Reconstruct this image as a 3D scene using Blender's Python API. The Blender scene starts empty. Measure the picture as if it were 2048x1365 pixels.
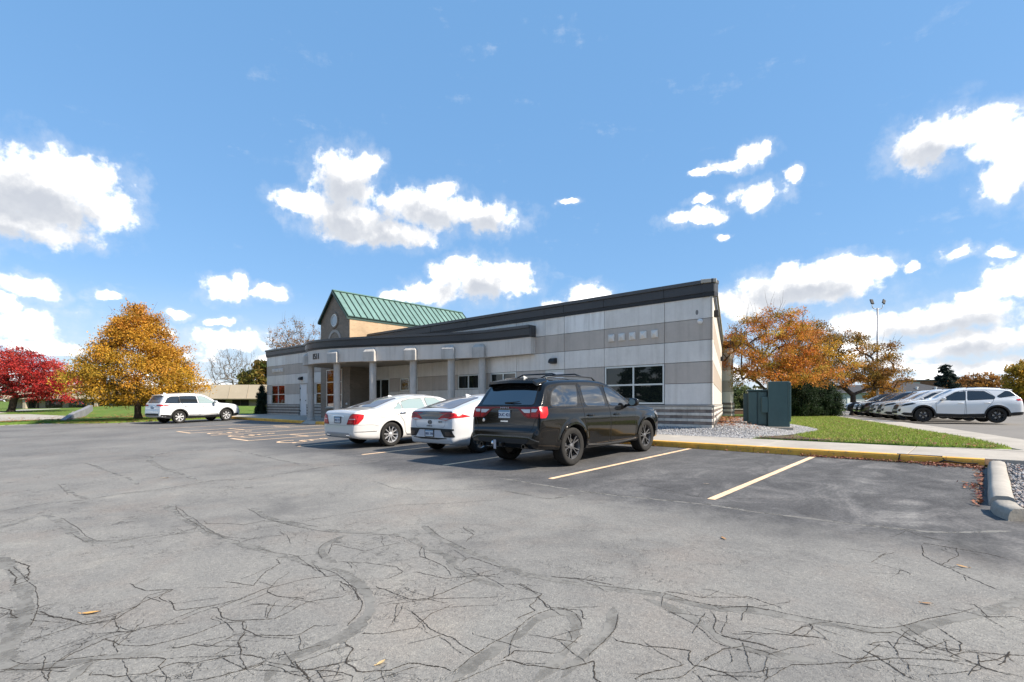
import bpy, bmesh, math, random
import numpy as np
from mathutils import Vector, Matrix
from mathutils.bvhtree import BVHTree

SC = bpy.context.scene
COL = SC.collection
R = math.radians
rng = np.random.default_rng(7)
random.seed(7)

# ------------------------------------------------------------------ camera
cam_d = bpy.data.cameras.new('camera')
cam = bpy.data.objects.new('camera', cam_d); COL.objects.link(cam)
cam.location = (0, 0, 1.5)
cam.rotation_euler = (R(90), 0, R(42.16))
cam_d.sensor_width = 36; cam_d.lens = 18.37; cam_d.shift_y = 0.0613
cam_d.clip_start = 0.05; cam_d.clip_end = 3000
SC.camera = cam

# ------------------------------------------------------------------ sun, exposure
SUN_EL, SUN_AZ = 40, 21            # azimuth counted from +X towards +Y
sd = Vector((math.cos(R(SUN_EL)) * math.cos(R(SUN_AZ)), math.cos(R(SUN_EL)) * math.sin(R(SUN_AZ)), math.sin(R(SUN_EL))))
sl = bpy.data.lights.new('sun', 'SUN'); sun = bpy.data.objects.new('sun', sl); COL.objects.link(sun)
sl.energy = 4.0; sl.angle = R(1.5); sl.color = (1.0, 0.90, 0.77)
sun.rotation_euler = sd.to_track_quat('Z', 'Y').to_euler(); sun.location = sd * 60
SC.view_settings.view_transform = 'Standard'; SC.view_settings.look = 'None'
SC.view_settings.gamma = 1; SC.view_settings.use_curve_mapping = False
SC.view_settings.exposure = 1.1
SC.cycles.use_denoising = True
SC.cycles.max_bounces = 6; SC.cycles.diffuse_bounces = 3; SC.cycles.glossy_bounces = 3
SC.cycles.transparent_max_bounces = 6; SC.cycles.caustics_reflective = False; SC.cycles.caustics_refractive = False

# ------------------------------------------------------------------ world: sky with cumulus clouds
W = bpy.data.worlds.new('World'); SC.world = W; W.use_nodes = True
nt = W.node_tree; nt.nodes.clear()
class NT:
    """small node helper"""
    def __init__(s, tree): s.t = tree
    def n(s, kind, **kw):
        nd = s.t.nodes.new(kind)
        for k, v in kw.items(): setattr(nd, k, v)
        return nd
    def l(s, a, b): s.t.links.new(a, b)
    def put(s, sock, v):
        if hasattr(v, 'is_output'): s.l(v, sock)
        else: sock.default_value = v
    def math(s, op, a, b=None, c=None, clamp=False):
        nd = s.n('ShaderNodeMath', operation=op, use_clamp=clamp); s.put(nd.inputs[0], a)
        if b is not None: s.put(nd.inputs[1], b)
        if c is not None: s.put(nd.inputs[2], c)
        return nd.outputs[0]
    def vmath(s, op, a, b=None, out=0):
        nd = s.n('ShaderNodeVectorMath', operation=op); s.put(nd.inputs[0], a)
        if b is not None: s.put(nd.inputs[1], b)
        return nd.outputs[out]
    def noise(s, vec, scale, detail=4, rough=.55, dist=0, out=0, dim='3D'):
        nd = s.n('ShaderNodeTexNoise', noise_dimensions=dim)
        if vec is not None: s.l(vec, nd.inputs['Vector'])
        nd.inputs['Scale'].default_value = scale; nd.inputs['Detail'].default_value = detail
        nd.inputs['Roughness'].default_value = rough; nd.inputs['Distortion'].default_value = dist
        return nd.outputs[out]
    def ramp(s, fac, stops, interp='LINEAR'):
        nd = s.n('ShaderNodeValToRGB'); s.put(nd.inputs[0], fac); cr = nd.color_ramp; cr.interpolation = interp
        while len(cr.elements) < len(stops): cr.elements.new(.5)
        for e, (p, c) in zip(cr.elements, stops):
            e.position = p; e.color = tuple(c) + (1,) if len(c) == 3 else c
        return nd.outputs[0]
    def mix(s, fac, a, b, blend='MIX'):
        nd = s.n('ShaderNodeMix', data_type='RGBA', blend_type=blend); s.put(nd.inputs[0], fac)
        for i, v in ((6, a), (7, b)):
            if isinstance(v, (tuple, list)): v = tuple(v) + (1,) if len(v) == 3 else v
            s.put(nd.inputs[i], v)
        return nd.outputs[2]
    def mapr(s, v, a, b, c=0., d=1., smooth=False):
        nd = s.n('ShaderNodeMapRange', interpolation_type='SMOOTHSTEP' if smooth else 'LINEAR'); s.put(nd.inputs[0], v)
        for i, q in zip((1, 2, 3, 4), (a, b, c, d)): nd.inputs[i].default_value = q
        return nd.outputs[0]

CLOUDS = [(-42.7,16.6,5.6,3.3),(-39.9,18.8,3.5,2.0),(-44.1,14.2,6.5,1.5),(-38.1,16.5,2.7,1.8),(-48.3,14.6,4.8,3.1),(-46.8,16.7,2.3,2.1),(-17.7,22.0,3.7,3.1),(-15.5,23.6,2.0,1.6),(-17.2,18.6,5.0,2.4),(-21.5,19.4,3.3,1.5),(-9.5,19.9,6.1,2.3),(-3.5,19.6,4.5,1.7),(-13.7,17.4,5.7,1.4),(-7.3,21.9,2.2,1.2),(-3.2,13.3,5.2,2.4),(-8.4,12.0,3.2,1.5),(-0.5,13.4,2.9,2.0),(-12.1,11.4,2.0,0.9),(-6.8,14.0,2.4,1.5),(8.5,11.7,2.9,1.4),(5.0,10.8,3.0,0.8),(19.8,22.6,1.6,0.4),(22.2,23.0,2.0,0.6),(24.7,23.7,1.6,1.0),(25.8,24.0,0.7,0.6),(25.0,19.7,2.4,1.4),(27.9,21.1,1.0,0.6),(19.5,18.5,3.0,0.9),(20.2,19.9,1.6,0.5),(5.8,21.2,1.5,0.4),(21.7,16.7,1.1,0.3),(38.8,21.1,3.3,2.2),(41.9,21.3,2.7,1.6),(44.3,19.2,2.7,2.4),(42.9,16.9,1.7,1.8),(46.6,17.4,3.4,3.1),(40.1,12.6,1.1,0.7),(42.8,12.1,1.2,0.6),(28.9,10.9,6.7,2.1),(32.9,12.2,4.3,1.4),(24.5,10.2,3.6,1.7),(37.6,12.0,0.9,0.6),(28.0,12.3,2.1,1.4),(44.1,9.7,2.4,1.9),(42.0,8.7,1.8,0.7),(39.3,7.1,6.2,1.5),(41.9,4.8,6.1,1.4),(34.4,7.1,3.7,1.5),(42.8,2.7,4.4,0.9),(48.4,6.8,3.9,2.9),(32.9,5.0,3.1,1.1),(38.3,3.1,4.0,0.6),(-42.5,9.1,2.1,1.0),(-37.5,9.3,1.4,0.6),(-29.2,10.8,2.3,1.2),(-27.9,11.6,1.1,0.9),(-25.0,10.7,2.1,0.8),(-42.8,6.1,2.5,1.4),(-32.8,8.2,1.2,0.5),(-28.6,6.1,3.6,1.2),(-29.2,7.9,1.3,0.6),(-41.6,4.7,3.4,0.7),(-44.0,7.6,1.3,0.8),(-47.6,6.2,3.5,1.8),(-35.4,6.6,2.5,0.5),(-23.9,4.7,2.7,0.7),(-33.6,4.2,2.3,0.8)]
# more clouds of the same kind all round the sky, outside the part the photograph shows
_r = random.Random(3)
CLOUDS += [(72, 16, 14, 7), (86, 25, 15, 8), (100, 15, 14, 7), (66, 27, 7, 4), (110, 27, 12, 6)]
for k in range(22):
    az = 122 + k * 8.6 + _r.uniform(-4, 4)
    az = az - 360 if az > 180 else az
    el = _r.choice((8, 10, 13, 17, 22, 28)) + _r.uniform(-2, 2)
    a = _r.uniform(5, 9)
    CLOUDS.append((az, el, a, a * _r.uniform(.35, .55)))

def cloud_nodes(q, P, blobs, fine):
    """density of the clouds at (azimuth, elevation) P, in degrees"""
    w1 = q.vmath('SUBTRACT', q.noise(P, .16, 2, .6, out=1, dim='2D'), (.5, .5, .5))
    off = q.vmath('MULTIPLY', w1, (3.2, 1.8, 0))
    if fine:
        w2 = q.vmath('SUBTRACT', q.noise(P, .7, 3, .6, out=1, dim='2D'), (.5, .5, .5))
        off = q.vmath('ADD', off, q.vmath('MULTIPLY', w2, (1.3, .9, 0)))
    PW = q.vmath('ADD', P, off); near = None
    for az, el, a, b in blobs:
        d = q.vmath('LENGTH', q.vmath('MULTIPLY', q.vmath('SUBTRACT', PW, (az, el, 0)), (1 / a, 1 / b, 0)), out=1)
        near = d if near is None else q.math('SMOOTH_MIN', near, d, .18)
    dens = q.math('SUBTRACT', 1., q.math('MINIMUM', near, 3.))
    if fine:
        fb = q.math('SUBTRACT', q.noise(P, .62, 8, .60, 0, dim='2D'), .5)
        # a thin broken layer low over the horizon
        sep = q.n('ShaderNodeSeparateXYZ'); q.l(P, sep.inputs[0])
        lay = q.noise(q.vmath('MULTIPLY', P, (.11, .42, 0)), 1.0, 5, .6, dim='2D')
        layw = q.mapr(sep.outputs[1], 0., 10.0, .34, -.85)
        low = q.math('ADD', q.math('MULTIPLY', q.math('SUBTRACT', lay, .5), 2.3), layw)
        dens = q.math('ADD', q.math('MAXIMUM', dens, low), q.math('MULTIPLY', fb, 1.15))
    return dens

k = NT(nt)
tc = k.n('ShaderNodeTexCoord'); sx = k.n('ShaderNodeSeparateXYZ'); k.l(tc.outputs['Generated'], sx.inputs[0])
fx, fy = -math.sin(R(42.16)), math.cos(R(42.16))
fw = k.math('ADD', k.math('MULTIPLY', sx.outputs[0], fx), k.math('MULTIPLY', sx.outputs[1], fy))
rt = k.math('ADD', k.math('MULTIPLY', sx.outputs[0], fy), k.math('MULTIPLY', sx.outputs[1], -fx))
azn = k.math('MULTIPLY', k.math('ARCTAN2', rt, fw), 180 / math.pi)
eln = k.math('MULTIPLY', k.math('ARCSINE', sx.outputs[2]), 180 / math.pi)
cmb = k.n('ShaderNodeCombineXYZ'); k.l(azn, cmb.inputs[0]); k.l(eln, cmb.inputs[1])
sky = k.n('ShaderNodeTexSky', sky_type='NISHITA', sun_disc=False)
sky.sun_elevation = R(SUN_EL); sky.sun_rotation = R(90 - SUN_AZ); sky.altitude = 250
sky.air_density = 1.0; sky.dust_density = .25; sky.ozone_density = 1.0
skyc = k.mix(.80, sky.outputs[0], (.50, 1.21, 2.30))
veil = k.math('MULTIPLY', k.mapr(eln, 0., 13., .62, 0, True), k.mapr(k.noise(k.vmath('MULTIPLY', cmb.outputs[0], (.05, .22, 0)), 1., 3, .55, dim='2D'), .25, .65, .45, 1.))
skyc = k.mix(veil, skyc, (2.7, 2.85, 3.0))
def background(color):
    bg = k.n('ShaderNodeBackground'); bg.inputs['Strength'].default_value = .15; k.l(color, bg.inputs['Color']); return bg.outputs[0]
def cloudy(blobs):
    """one sector of the sky: blue with its clouds; white where thin or lit, grey where thick overhead"""
    d0 = cloud_nodes(k, cmb.outputs[0], blobs, True)
    d1 = cloud_nodes(k, k.vmath('ADD', cmb.outputs[0], (.2, 1.0, 0)), [c for c in blobs if c[2] * c[3] > 7], False)
    relief = k.noise(cmb.outputs[0], .30, 5, .58, 0, dim='2D')
    alpha = k.math('MULTIPLY', k.mapr(d0, -.12, .46, 0, 1, True), k.mapr(eln, -.5, 2.5, 0, 1))
    halo = k.math('MULTIPLY', k.mapr(d0, -.55, .1, 0, .30, True), k.mapr(relief, .35, .7, .1, 1.))
    alpha = k.math('MAXIMUM', alpha, k.math('MULTIPLY', halo, k.mapr(eln, -.5, 2.5, 0, 1)))
    shade = k.mapr(k.math('ADD', d1, k.math('MULTIPLY', k.math('SUBTRACT', relief, .5), 1.7)), -.10, .80, 0, 1, True)
    thick = k.ramp(shade, [(0, (8.2, 8.15, 8.05)), (.30, (4.0, 4.0, 4.0)), (.62, (2.85, 2.9, 3.0)), (1, (2.0, 2.12, 2.35))])
    thin = k.ramp(shade, [(0, (3.3, 3.3, 3.35)), (1, (2.5, 2.6, 2.75))])
    ccol = k.mix(k.mapr(d0, .0, .8, 0, 1), thin, thick)
    return background(k.mix(alpha, skyc, ccol))
def switch(cond, a, b):
    m = k.n('ShaderNodeMixShader'); k.l(cond, m.inputs[0]); k.l(a, m.inputs[1]); k.l(b, m.inputs[2]); return m.outputs[0]
near_ = lambda lo, hi: [c for c in CLOUDS if lo - 9 < c[0] - c[2] * 0 + 0 and c[0] + c[2] > lo - 4 and c[0] - c[2] < hi + 4]
front = switch(k.math('GREATER_THAN', azn, -8.), cloudy(near_(-58, -8)), switch(k.math('GREATER_THAN', azn, 22.), cloudy(near_(-8, 22)), cloudy(near_(22, 58))))
side = switch(k.math('GREATER_THAN', azn, 0.), cloudy([c for c in CLOUDS if c[0] < -45]), cloudy([c for c in CLOUDS if c[0] > 45]))
# no cloud stands higher than this, so the upper sky is plain blue
low = switch(k.math('GREATER_THAN', k.math('ABSOLUTE', azn), 58.), front, side)
wo = k.n('ShaderNodeOutputWorld'); k.l(switch(k.math('GREATER_THAN', eln, 39.), low, background(skyc)), wo.inputs[0])
W.cycles.sampling_method = 'MANUAL'; W.cycles.sample_map_resolution = 512

# ------------------------------------------------------------------ helpers
MATS = {}
def mat(name, base, rough=.6, spec=.5, metal=0., var=0., vscale=3., bump=0., bscale=40., coat=0., ior=None, hue=None, detail=5, streak=0.):
    """principled material with object-space colour mottling and fine relief"""
    if name in MATS: return MATS[name]
    m = bpy.data.materials.new(name); m.use_nodes = True; MATS[name] = m
    t = NT(m.node_tree); b = m.node_tree.nodes['Principled BSDF']
    b.inputs['Roughness'].default_value = rough; b.inputs['Specular IOR Level'].default_value = spec
    b.inputs['Metallic'].default_value = metal; b.inputs['Coat Weight'].default_value = coat
    if coat: b.inputs['Coat Roughness'].default_value = .03
    if ior: b.inputs['IOR'].default_value = ior
    if var or bump:
        geo = t.n('ShaderNodeNewGeometry')
    if var:
        n1 = t.noise(geo.outputs['Position'], vscale, detail, .6)
        n2 = t.noise(geo.outputs['Position'], vscale * 9, 3, .6)
        f = t.math('ADD', t.math('MULTIPLY', n1, .7), t.math('MULTIPLY', n2, .3))
        lo = tuple(max(0, c * (1 - var)) for c in base); hi = tuple(min(1, c * (1 + var)) for c in (hue or base))
        c = t.ramp(f, [(.3, lo), (.7, hi)])
        if streak:                                             # rain streaks and grime
            st = t.noise(t.vmath('MULTIPLY', geo.outputs['Position'], (5.5, 5.5, .35)), 1., 5, .65)
            c = t.mix(streak, c, t.mix(1., c, t.ramp(st, [(.34, (.62, .60, .57)), (.52, (1, 1, 1)), (.7, (1.08, 1.08, 1.08))]), 'MULTIPLY'))
        t.l(c, b.inputs['Base Color'])
    else:
        b.inputs['Base Color'].default_value = tuple(base) + (1,)
    if bump:
        bp = t.n('ShaderNodeBump'); bp.inputs['Strength'].default_value = bump; bp.inputs['Distance'].default_value = .01
        t.l(t.noise(geo.outputs['Position'], bscale, 4, .6), bp.inputs['Height']); t.l(bp.outputs[0], b.inputs['Normal'])
    return m

class MB:
    """collects polygons; build() links them as one mesh object"""
    def __init__(s): s.v = []; s.f = []; s.mi = []
    def add(s, vs, fs, mi=0):
        o = len(s.v); s.v += [tuple(p) for p in vs]; s.f += [tuple(i + o for i in f) for f in fs]; s.mi += [mi] * len(fs); return s
    def box(s, x0, x1, y0, y1, z0, z1, M=None, mi=0):
        vs = [(x, y, z) for z in (z0, z1) for y in (y0, y1) for x in (x0, x1)]
        if M is not None: vs = [M @ Vector(p) for p in vs]
        return s.add(vs, [(0, 2, 3, 1), (4, 5, 7, 6), (0, 1, 5, 4), (2, 6, 7, 3), (0, 4, 6, 2), (1, 3, 7, 5)], mi)
    def prism(s, poly, z0, z1, M=None, mi=0):
        """poly in xy extruded along z; z0, z1 numbers or functions of (x, y)"""
        f0 = z0 if callable(z0) else (lambda x, y: z0); f1 = z1 if callable(z1) else (lambda x, y: z1)
        n = len(poly); a = sum(poly[i][0] * poly[(i + 1) % n][1] - poly[(i + 1) % n][0] * poly[i][1] for i in range(n))
        if a < 0: poly = poly[::-1]
        vs = [(x, y, f0(x, y)) for x, y in poly] + [(x, y, f1(x, y)) for x, y in poly]
        if M is not None: vs = [M @ Vector(p) for p in vs]
        return s.add(vs, [tuple(range(n - 1, -1, -1)), tuple(range(n, 2 * n))] + [(i, (i + 1) % n, (i + 1) % n + n, i + n) for i in range(n)], mi)
    def tube(s, pts, r, seg=8, mi=0, cap=True):
        pts = [Vector(p) for p in pts]; rs = r if isinstance(r, (list, tuple)) else [r] * len(pts)
        vs = []; prev = None
        for i, p in enumerate(pts):
            d = (pts[min(i + 1, len(pts) - 1)] - pts[max(i - 1, 0)]).normalized()
            u = prev if prev is not None else (Vector((0, 0, 1)) if abs(d.z) < .9 else Vector((1, 0, 0)))
            u = (u - d * u.dot(d)).normalized(); w = d.cross(u); prev = u
            vs += [p + (u * math.cos(a) + w * math.sin(a)) * rs[i] for a in [2 * math.pi * k / seg for k in range(seg)]]
        fs = [(i * seg + k, i * seg + (k + 1) % seg, (i + 1) * seg + (k + 1) % seg, (i + 1) * seg + k) for i in range(len(pts) - 1) for k in range(seg)]
        if cap: fs += [tuple(range(seg - 1, -1, -1)), tuple((len(pts) - 1) * seg + k for k in range(seg))]
        return s.add(vs, fs, mi)
    def lathe(s, prof, axis='z', seg=32, M=None, mi=0):
        """prof: (radius, height) pairs turned round an axis"""
        vs = []
        for r, h in prof:
            for k in range(seg):
                a = 2 * math.pi * k / seg; c, d = r * math.cos(a), r * math.sin(a)
                vs.append((c, d, h) if axis == 'z' else (c, h, d) if axis == 'y' else (h, c, d))
        if M is not None: vs = [M @ Vector(p) for p in vs]
        fs = [(i * seg + k, i * seg + (k + 1) % seg, (i + 1) * seg + (k + 1) % seg, (i + 1) * seg + k) for i in range(len(prof) - 1) for k in range(seg)]
        return s.add(vs, fs, mi)
    def build(s, name, mats, parent=None, smooth=False, bevel=0., angle=None, origin=None):
        me = bpy.data.meshes.new(name)
        v = s.v
        if origin is not None: v = [(a - origin[0], b - origin[1], c - origin[2]) for a, b, c in v]
        me.from_pydata(v, [], s.f)
        for m in (mats if isinstance(mats, (list, tuple)) else [mats]): me.materials.append(m)
        me.polygons.foreach_set('material_index', s.mi)
        bm = bmesh.new(); bm.from_mesh(me); bmesh.ops.recalc_face_normals(bm, faces=bm.faces)
        if bevel: bmesh.ops.bevel(bm, geom=[e for e in bm.edges if e.calc_face_angle(0) > .6], offset=bevel, segments=1, affect='EDGES', profile=.5)
        bm.to_mesh(me); bm.free()
        if smooth: me.polygons.foreach_set('use_smooth', [True] * len(me.polygons))
        if angle is not None: me.set_sharp_from_angle(angle=R(angle))
        o = link(name, me, parent)
        if origin is not None: o.location = origin
        return o

def link(name, me, parent=None):
    o = bpy.data.objects.new(name, me); COL.objects.link(o)
    if parent is not None: o.parent = parent
    return o
def tag(o, label=None, cat=None, group=None, kind=None):
    for k, v in (('label', label), ('category', cat), ('group', group), ('kind', kind)):
        if v: o[k] = v
    return o
def thing(name, label, cat, loc=(0, 0, 0), rz=0, group=None):
    o = link(name, None); o.location = loc; o.rotation_euler = (0, 0, rz); o.empty_display_size = .2
    return tag(o, label, cat, group)
def struct(o): o['kind'] = 'structure'; return o
def copy_tree(o, parent=None):
    c = o.copy(); COL.objects.link(c); c.parent = parent
    for ch in list(o.children): copy_tree(ch, c)
    return c
def spline(pts, n):
    """Catmull-Rom through pts, n samples evenly spaced by length"""
    p = np.array(pts, float); q = np.vstack([2 * p[0] - p[1], p, 2 * p[-1] - p[-2]]); out = []
    for i in range(1, len(q) - 2):
        for t in np.linspace(0, 1, 24, endpoint=False):
            a, b, c, d = q[i - 1], q[i], q[i + 1], q[i + 2]
            out.append(.5 * ((2 * b) + (c - a) * t + (2 * a - 5 * b + 4 * c - d) * t ** 2 + (3 * b - a - 3 * c + d) * t ** 3))
    out.append(p[-1]); out = np.array(out)
    L = np.concatenate([[0], np.cumsum(np.linalg.norm(np.diff(out, axis=0), axis=1))])
    s = np.linspace(0, L[-1], n)
    return np.stack([np.interp(s, L, out[:, k]) for k in range(out.shape[1])], 1)
def np_mesh(name, verts, faces, mats, parent=None, cols=None, smooth=False, fmat=None):
    """fast mesh from arrays; faces (n, 3) or (n, 4); cols per vertex rgb"""
    me = bpy.data.meshes.new(name); verts = np.asarray(verts, np.float32); faces = np.asarray(faces, np.int32)
    k = faces.shape[1]; n = len(faces)
    me.vertices.add(len(verts)); me.vertices.foreach_set('co', verts.ravel())
    me.loops.add(n * k); me.loops.foreach_set('vertex_index', faces.ravel())
    me.polygons.add(n); me.polygons.foreach_set('loop_start', np.arange(0, n * k, k, dtype=np.int32))
    for m in (mats if isinstance(mats, (list, tuple)) else [mats]): me.materials.append(m)
    if fmat is not None: me.polygons.foreach_set('material_index', np.asarray(fmat, np.int32))
    if cols is not None:
        at = me.color_attributes.new('tint', 'FLOAT_COLOR', 'POINT')
        at.data.foreach_set('color', np.hstack([cols, np.ones((len(cols), 1))]).astype(np.float32).ravel())
    if smooth: me.polygons.foreach_set('use_smooth', np.ones(n, bool))
    me.update(calc_edges=True); me.validate()
    return link(name, me, parent)
def text_mesh(txt, size, depth=.004, bold=0.):
    """vertices and faces of a word in the xy plane, centred"""
    c = bpy.data.curves.new('t', 'FONT'); c.body = txt; c.size = size; c.extrude = depth; c.offset = bold; c.align_x = 'CENTER'; c.align_y = 'CENTER'
    o = bpy.data.objects.new('t', c); COL.objects.link(o)
    dg = bpy.context.evaluated_depsgraph_get(); me = bpy.data.meshes.new_from_object(o.evaluated_get(dg))
    vs = [tuple(v.co) for v in me.vertices]; fs = [tuple(p.vertices) for p in me.polygons]
    bpy.data.objects.remove(o); bpy.data.curves.remove(c); bpy.data.meshes.remove(me)
    return vs, fs
ROT90 = Matrix.Rotation(R(90), 4, 'X')

# camera frame, used to turn a direction in the photograph and a distance into a place
FW = Vector((-math.sin(R(42.16)), math.cos(R(42.16)), 0)); RT = Vector((math.cos(R(42.16)), math.sin(R(42.16)), 0))
def at(px, d): return FW * d + RT * ((px - 1024) / 1045 * d)
def zl(x, y): return .027 * y - .005 * x                      # the parking lot slopes gently up to the building
def lot_xy(px, py):
    D = FW + RT * ((px - 1024) / 1045) + Vector((0, 0, -(py - 808) / 1045))
    t = -1.5 / (D.z - .027 * D.y + .005 * D.x); return D.x * t, D.y * t
YF = 16.4
def zw(x, y): return zl(x, 12.8) + .147 + .02 * (y - 12.95)   # the walk behind the kerb

# ------------------------------------------------------------------ ground materials
def asphalt_mat():
    m = bpy.data.materials.new('asphalt'); m.use_nodes = True; t = NT(m.node_tree); b = m.node_tree.nodes['Principled BSDF']
    geo = t.n('ShaderNodeNewGeometry'); P = geo.outputs['Position']
    sp = t.n('ShaderNodeSeparateXYZ'); t.l(P, sp.inputs[0])
    # weathered grey with broad stains
    big = t.noise(P, .35, 5, .6); mid = t.noise(P, 1.7, 5, .6, .6); fine = t.noise(P, 30, 3, .6); grit = t.noise(P, 95, 2, .7)
    old = t.ramp(t.math('ADD', t.math('MULTIPLY', big, .6), t.math('MULTIPLY', mid, .4)), [(.34, (.135, .131, .125)), (.48, (.205, .198, .184)), (.58, (.235, .226, .207)), (.68, (.29, .276, .245))])
    new = t.ramp(t.math('ADD', t.math('MULTIPLY', t.noise(t.vmath('MULTIPLY', P, (1., .35, 1)), 1.1, 5, .65, .8), .65), t.math('MULTIPLY', fine, .35)),
                 [(.3, (.050, .049, .051)), (.52, (.088, .086, .087)), (.70, (.145, .142, .139))])
    # the bays were sealed later than the aisle
    edge = t.math('ADD', sp.outputs[1], t.math('ADD', t.math('MULTIPLY', t.math('SUBTRACT', t.noise(P, .5, 3, .6), .5), 2.4), t.math('MULTIPLY', t.math('SUBTRACT', mid, .5), 2.2)))
    west = t.mapr(sp.outputs[0], -26, -14, 1.9, 0)                # the seal fades out towards the west
    fac = t.mapr(t.math('SUBTRACT', edge, west), 5.3, 6.9, 0, .95, True)
    blot = t.noise(t.vmath('MULTIPLY', P, (.8, .55, 1)), 1.6, 6, .7, 1.2)
    new = t.mix(t.math('MULTIPLY', t.mapr(sp.outputs[0], -5.5, -1.5, .35, 1.), .75), new, t.mix(1., new, t.ramp(blot, [(.34, (.42, .42, .43)), (.5, (1, 1, 1)), (.66, (2.1, 2.05, 1.95))]), 'MULTIPLY'))
    old = t.mix(t.mapr(t.noise(P, .8, 4, .65), .5, .72, 0, .45), old, (.235, .195, .165))
    c = t.mix(fac, old, new)
    lefts = t.mapr(sp.outputs[0], -22, -7, .55, 0, True)
    c = t.mix(lefts, c, t.ramp(big, [(.3, (.105, .104, .105)), (.7, (.185, .181, .175))]))
    spk = t.ramp(grit, [(.28, (.38, .38, .38)), (.44, (1, 1, 1)), (.60, (1.0, 1.0, 1.0)), (.72, (1.9, 1.85, 1.75))])
    c = t.mix(t.math('MULTIPLY', t.math('SUBTRACT', 1, fac), .8), c, t.mix(1., c, spk, 'MULTIPLY'))
    c = t.mix(.45, c, t.mix(1., c, t.ramp(fine, [(.3, (.62, .62, .62)), (.7, (1.3, 1.3, 1.28))]), 'MULTIPLY'))
    # fine map cracking where the old surface is tired
    vo = t.n('ShaderNodeTexVoronoi', feature='DISTANCE_TO_EDGE'); vo.inputs['Scale'].default_value = 3.1
    t.l(t.vmath('ADD', P, t.vmath('MULTIPLY', t.vmath('SUBTRACT', t.noise(P, 3.5, 4, .7, out=1), (.5, .5, .5)), (.75, .75, 0))), vo.inputs['Vector'])
    crk = t.math('MULTIPLY', t.mapr(vo.outputs['Distance'], .004, .022, 1, 0), t.mapr(t.noise(P, .55, 3, .6), .46, .56, 0, 1, True))
    crk = t.math('MULTIPLY', crk, t.math('MULTIPLY', t.mapr(sp.outputs[1], 6.2, 3.5, 0, 1), t.mapr(t.noise(P, 5., 3, .7), .38, .62, .15, 1)))
    c = t.mix(t.math('MULTIPLY', crk, .72), c, (.035, .032, .028))
    t.l(c, b.inputs['Base Color']); b.inputs['Roughness'].default_value = .88; b.inputs['Specular IOR Level'].default_value = .35
    bp = t.n('ShaderNodeBump'); bp.inputs['Strength'].default_value = .55; bp.inputs['Distance'].default_value = .012
    h = t.math('SUBTRACT', t.math('ADD', t.math('MULTIPLY', fine, .6), t.math('MULTIPLY', grit, .6)), t.math('MULTIPLY', crk, 1.2))
    t.l(h, bp.inputs['Height']); t.l(bp.outputs[0], b.inputs['Normal'])
    return m
M_ASPH = asphalt_mat()
M_CONC = mat('concrete', (.39, .355, .305), .85, .3, var=.20, vscale=1.2, bump=.25, bscale=60)
M_CONC2 = mat('concrete_rough', (.32, .295, .255), .9, .3, var=.3, vscale=3., bump=.6, bscale=30)
M_STREET = mat('street', (.27, .265, .255), .9, .3, var=.12, vscale=.6, bump=.2, bscale=30)
M_DIRT = mat('dirt', (.10, .075, .05), .95, .2, var=.4, vscale=6, bump=.6, bscale=30)
def yellow_mat(name, base, wear):
    m = bpy.data.materials.new(name); m.use_nodes = True; t = NT(m.node_tree); b = m.node_tree.nodes['Principled BSDF']
    geo = t.n('ShaderNodeNewGeometry'); P = geo.outputs['Position']
    c = t.ramp(t.noise(P, 4, 5, .6), [(.3, tuple(v * .78 for v in base)), (.7, tuple(min(1, v * 1.12) for v in base))])
    w = t.mapr(t.noise(P, 14, 6, .75, .3), .5 + .16 * (1 - wear), .62 + .16 * (1 - wear), 0, .85)
    t.l(t.mix(w, c, (.14, .13, .12)), b.inputs['Base Color']); b.inputs['Roughness'].default_value = .75
    return m
M_YEL = yellow_mat('kerb_yellow', (.80, .42, .06), .62)
M_LINE = yellow_mat('line_yellow', (.86, .595, .37), .3)
def grass_mat(name, a, bcol, dry):
    m = bpy.data.materials.new(name); m.use_nodes = True; t = NT(m.node_tree); b = m.node_tree.nodes['Principled BSDF']
    geo = t.n('ShaderNodeNewGeometry'); P = geo.outputs['Position']
    c = t.ramp(t.noise(P, .5, 5, .65), [(.3, a), (.7, bcol)])
    c = t.mix(t.mapr(t.noise(P, 1.1, 5, .7), .52, .68, 0, .7), c, dry)
    c = t.mix(.5, c, t.mix(1., c, t.ramp(t.noise(P, 25, 3, .7), [(.3, (.5, .5, .5)), (.7, (1.4, 1.4, 1.3))]), 'MULTIPLY'))
    t.l(c, b.inputs['Base Color']); b.inputs['Roughness'].default_value = .95; b.inputs['Specular IOR Level'].default_value = .15
    bp = t.n('ShaderNodeBump'); bp.inputs['Strength'].default_value = .8; bp.inputs['Distance'].default_value = .03
    t.l(t.noise(P, 45, 3, .7), bp.inputs['Height']); t.l(bp.outputs[0], b.inputs['Normal'])
    return m
M_GRASS = grass_mat('grass_far', (.075, .13, .022), (.13, .21, .04), (.26, .19, .07))
M_LAWN = grass_mat('lawn_soil', (.10, .17, .025), (.15, .23, .035), (.20, .18, .07))

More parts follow.
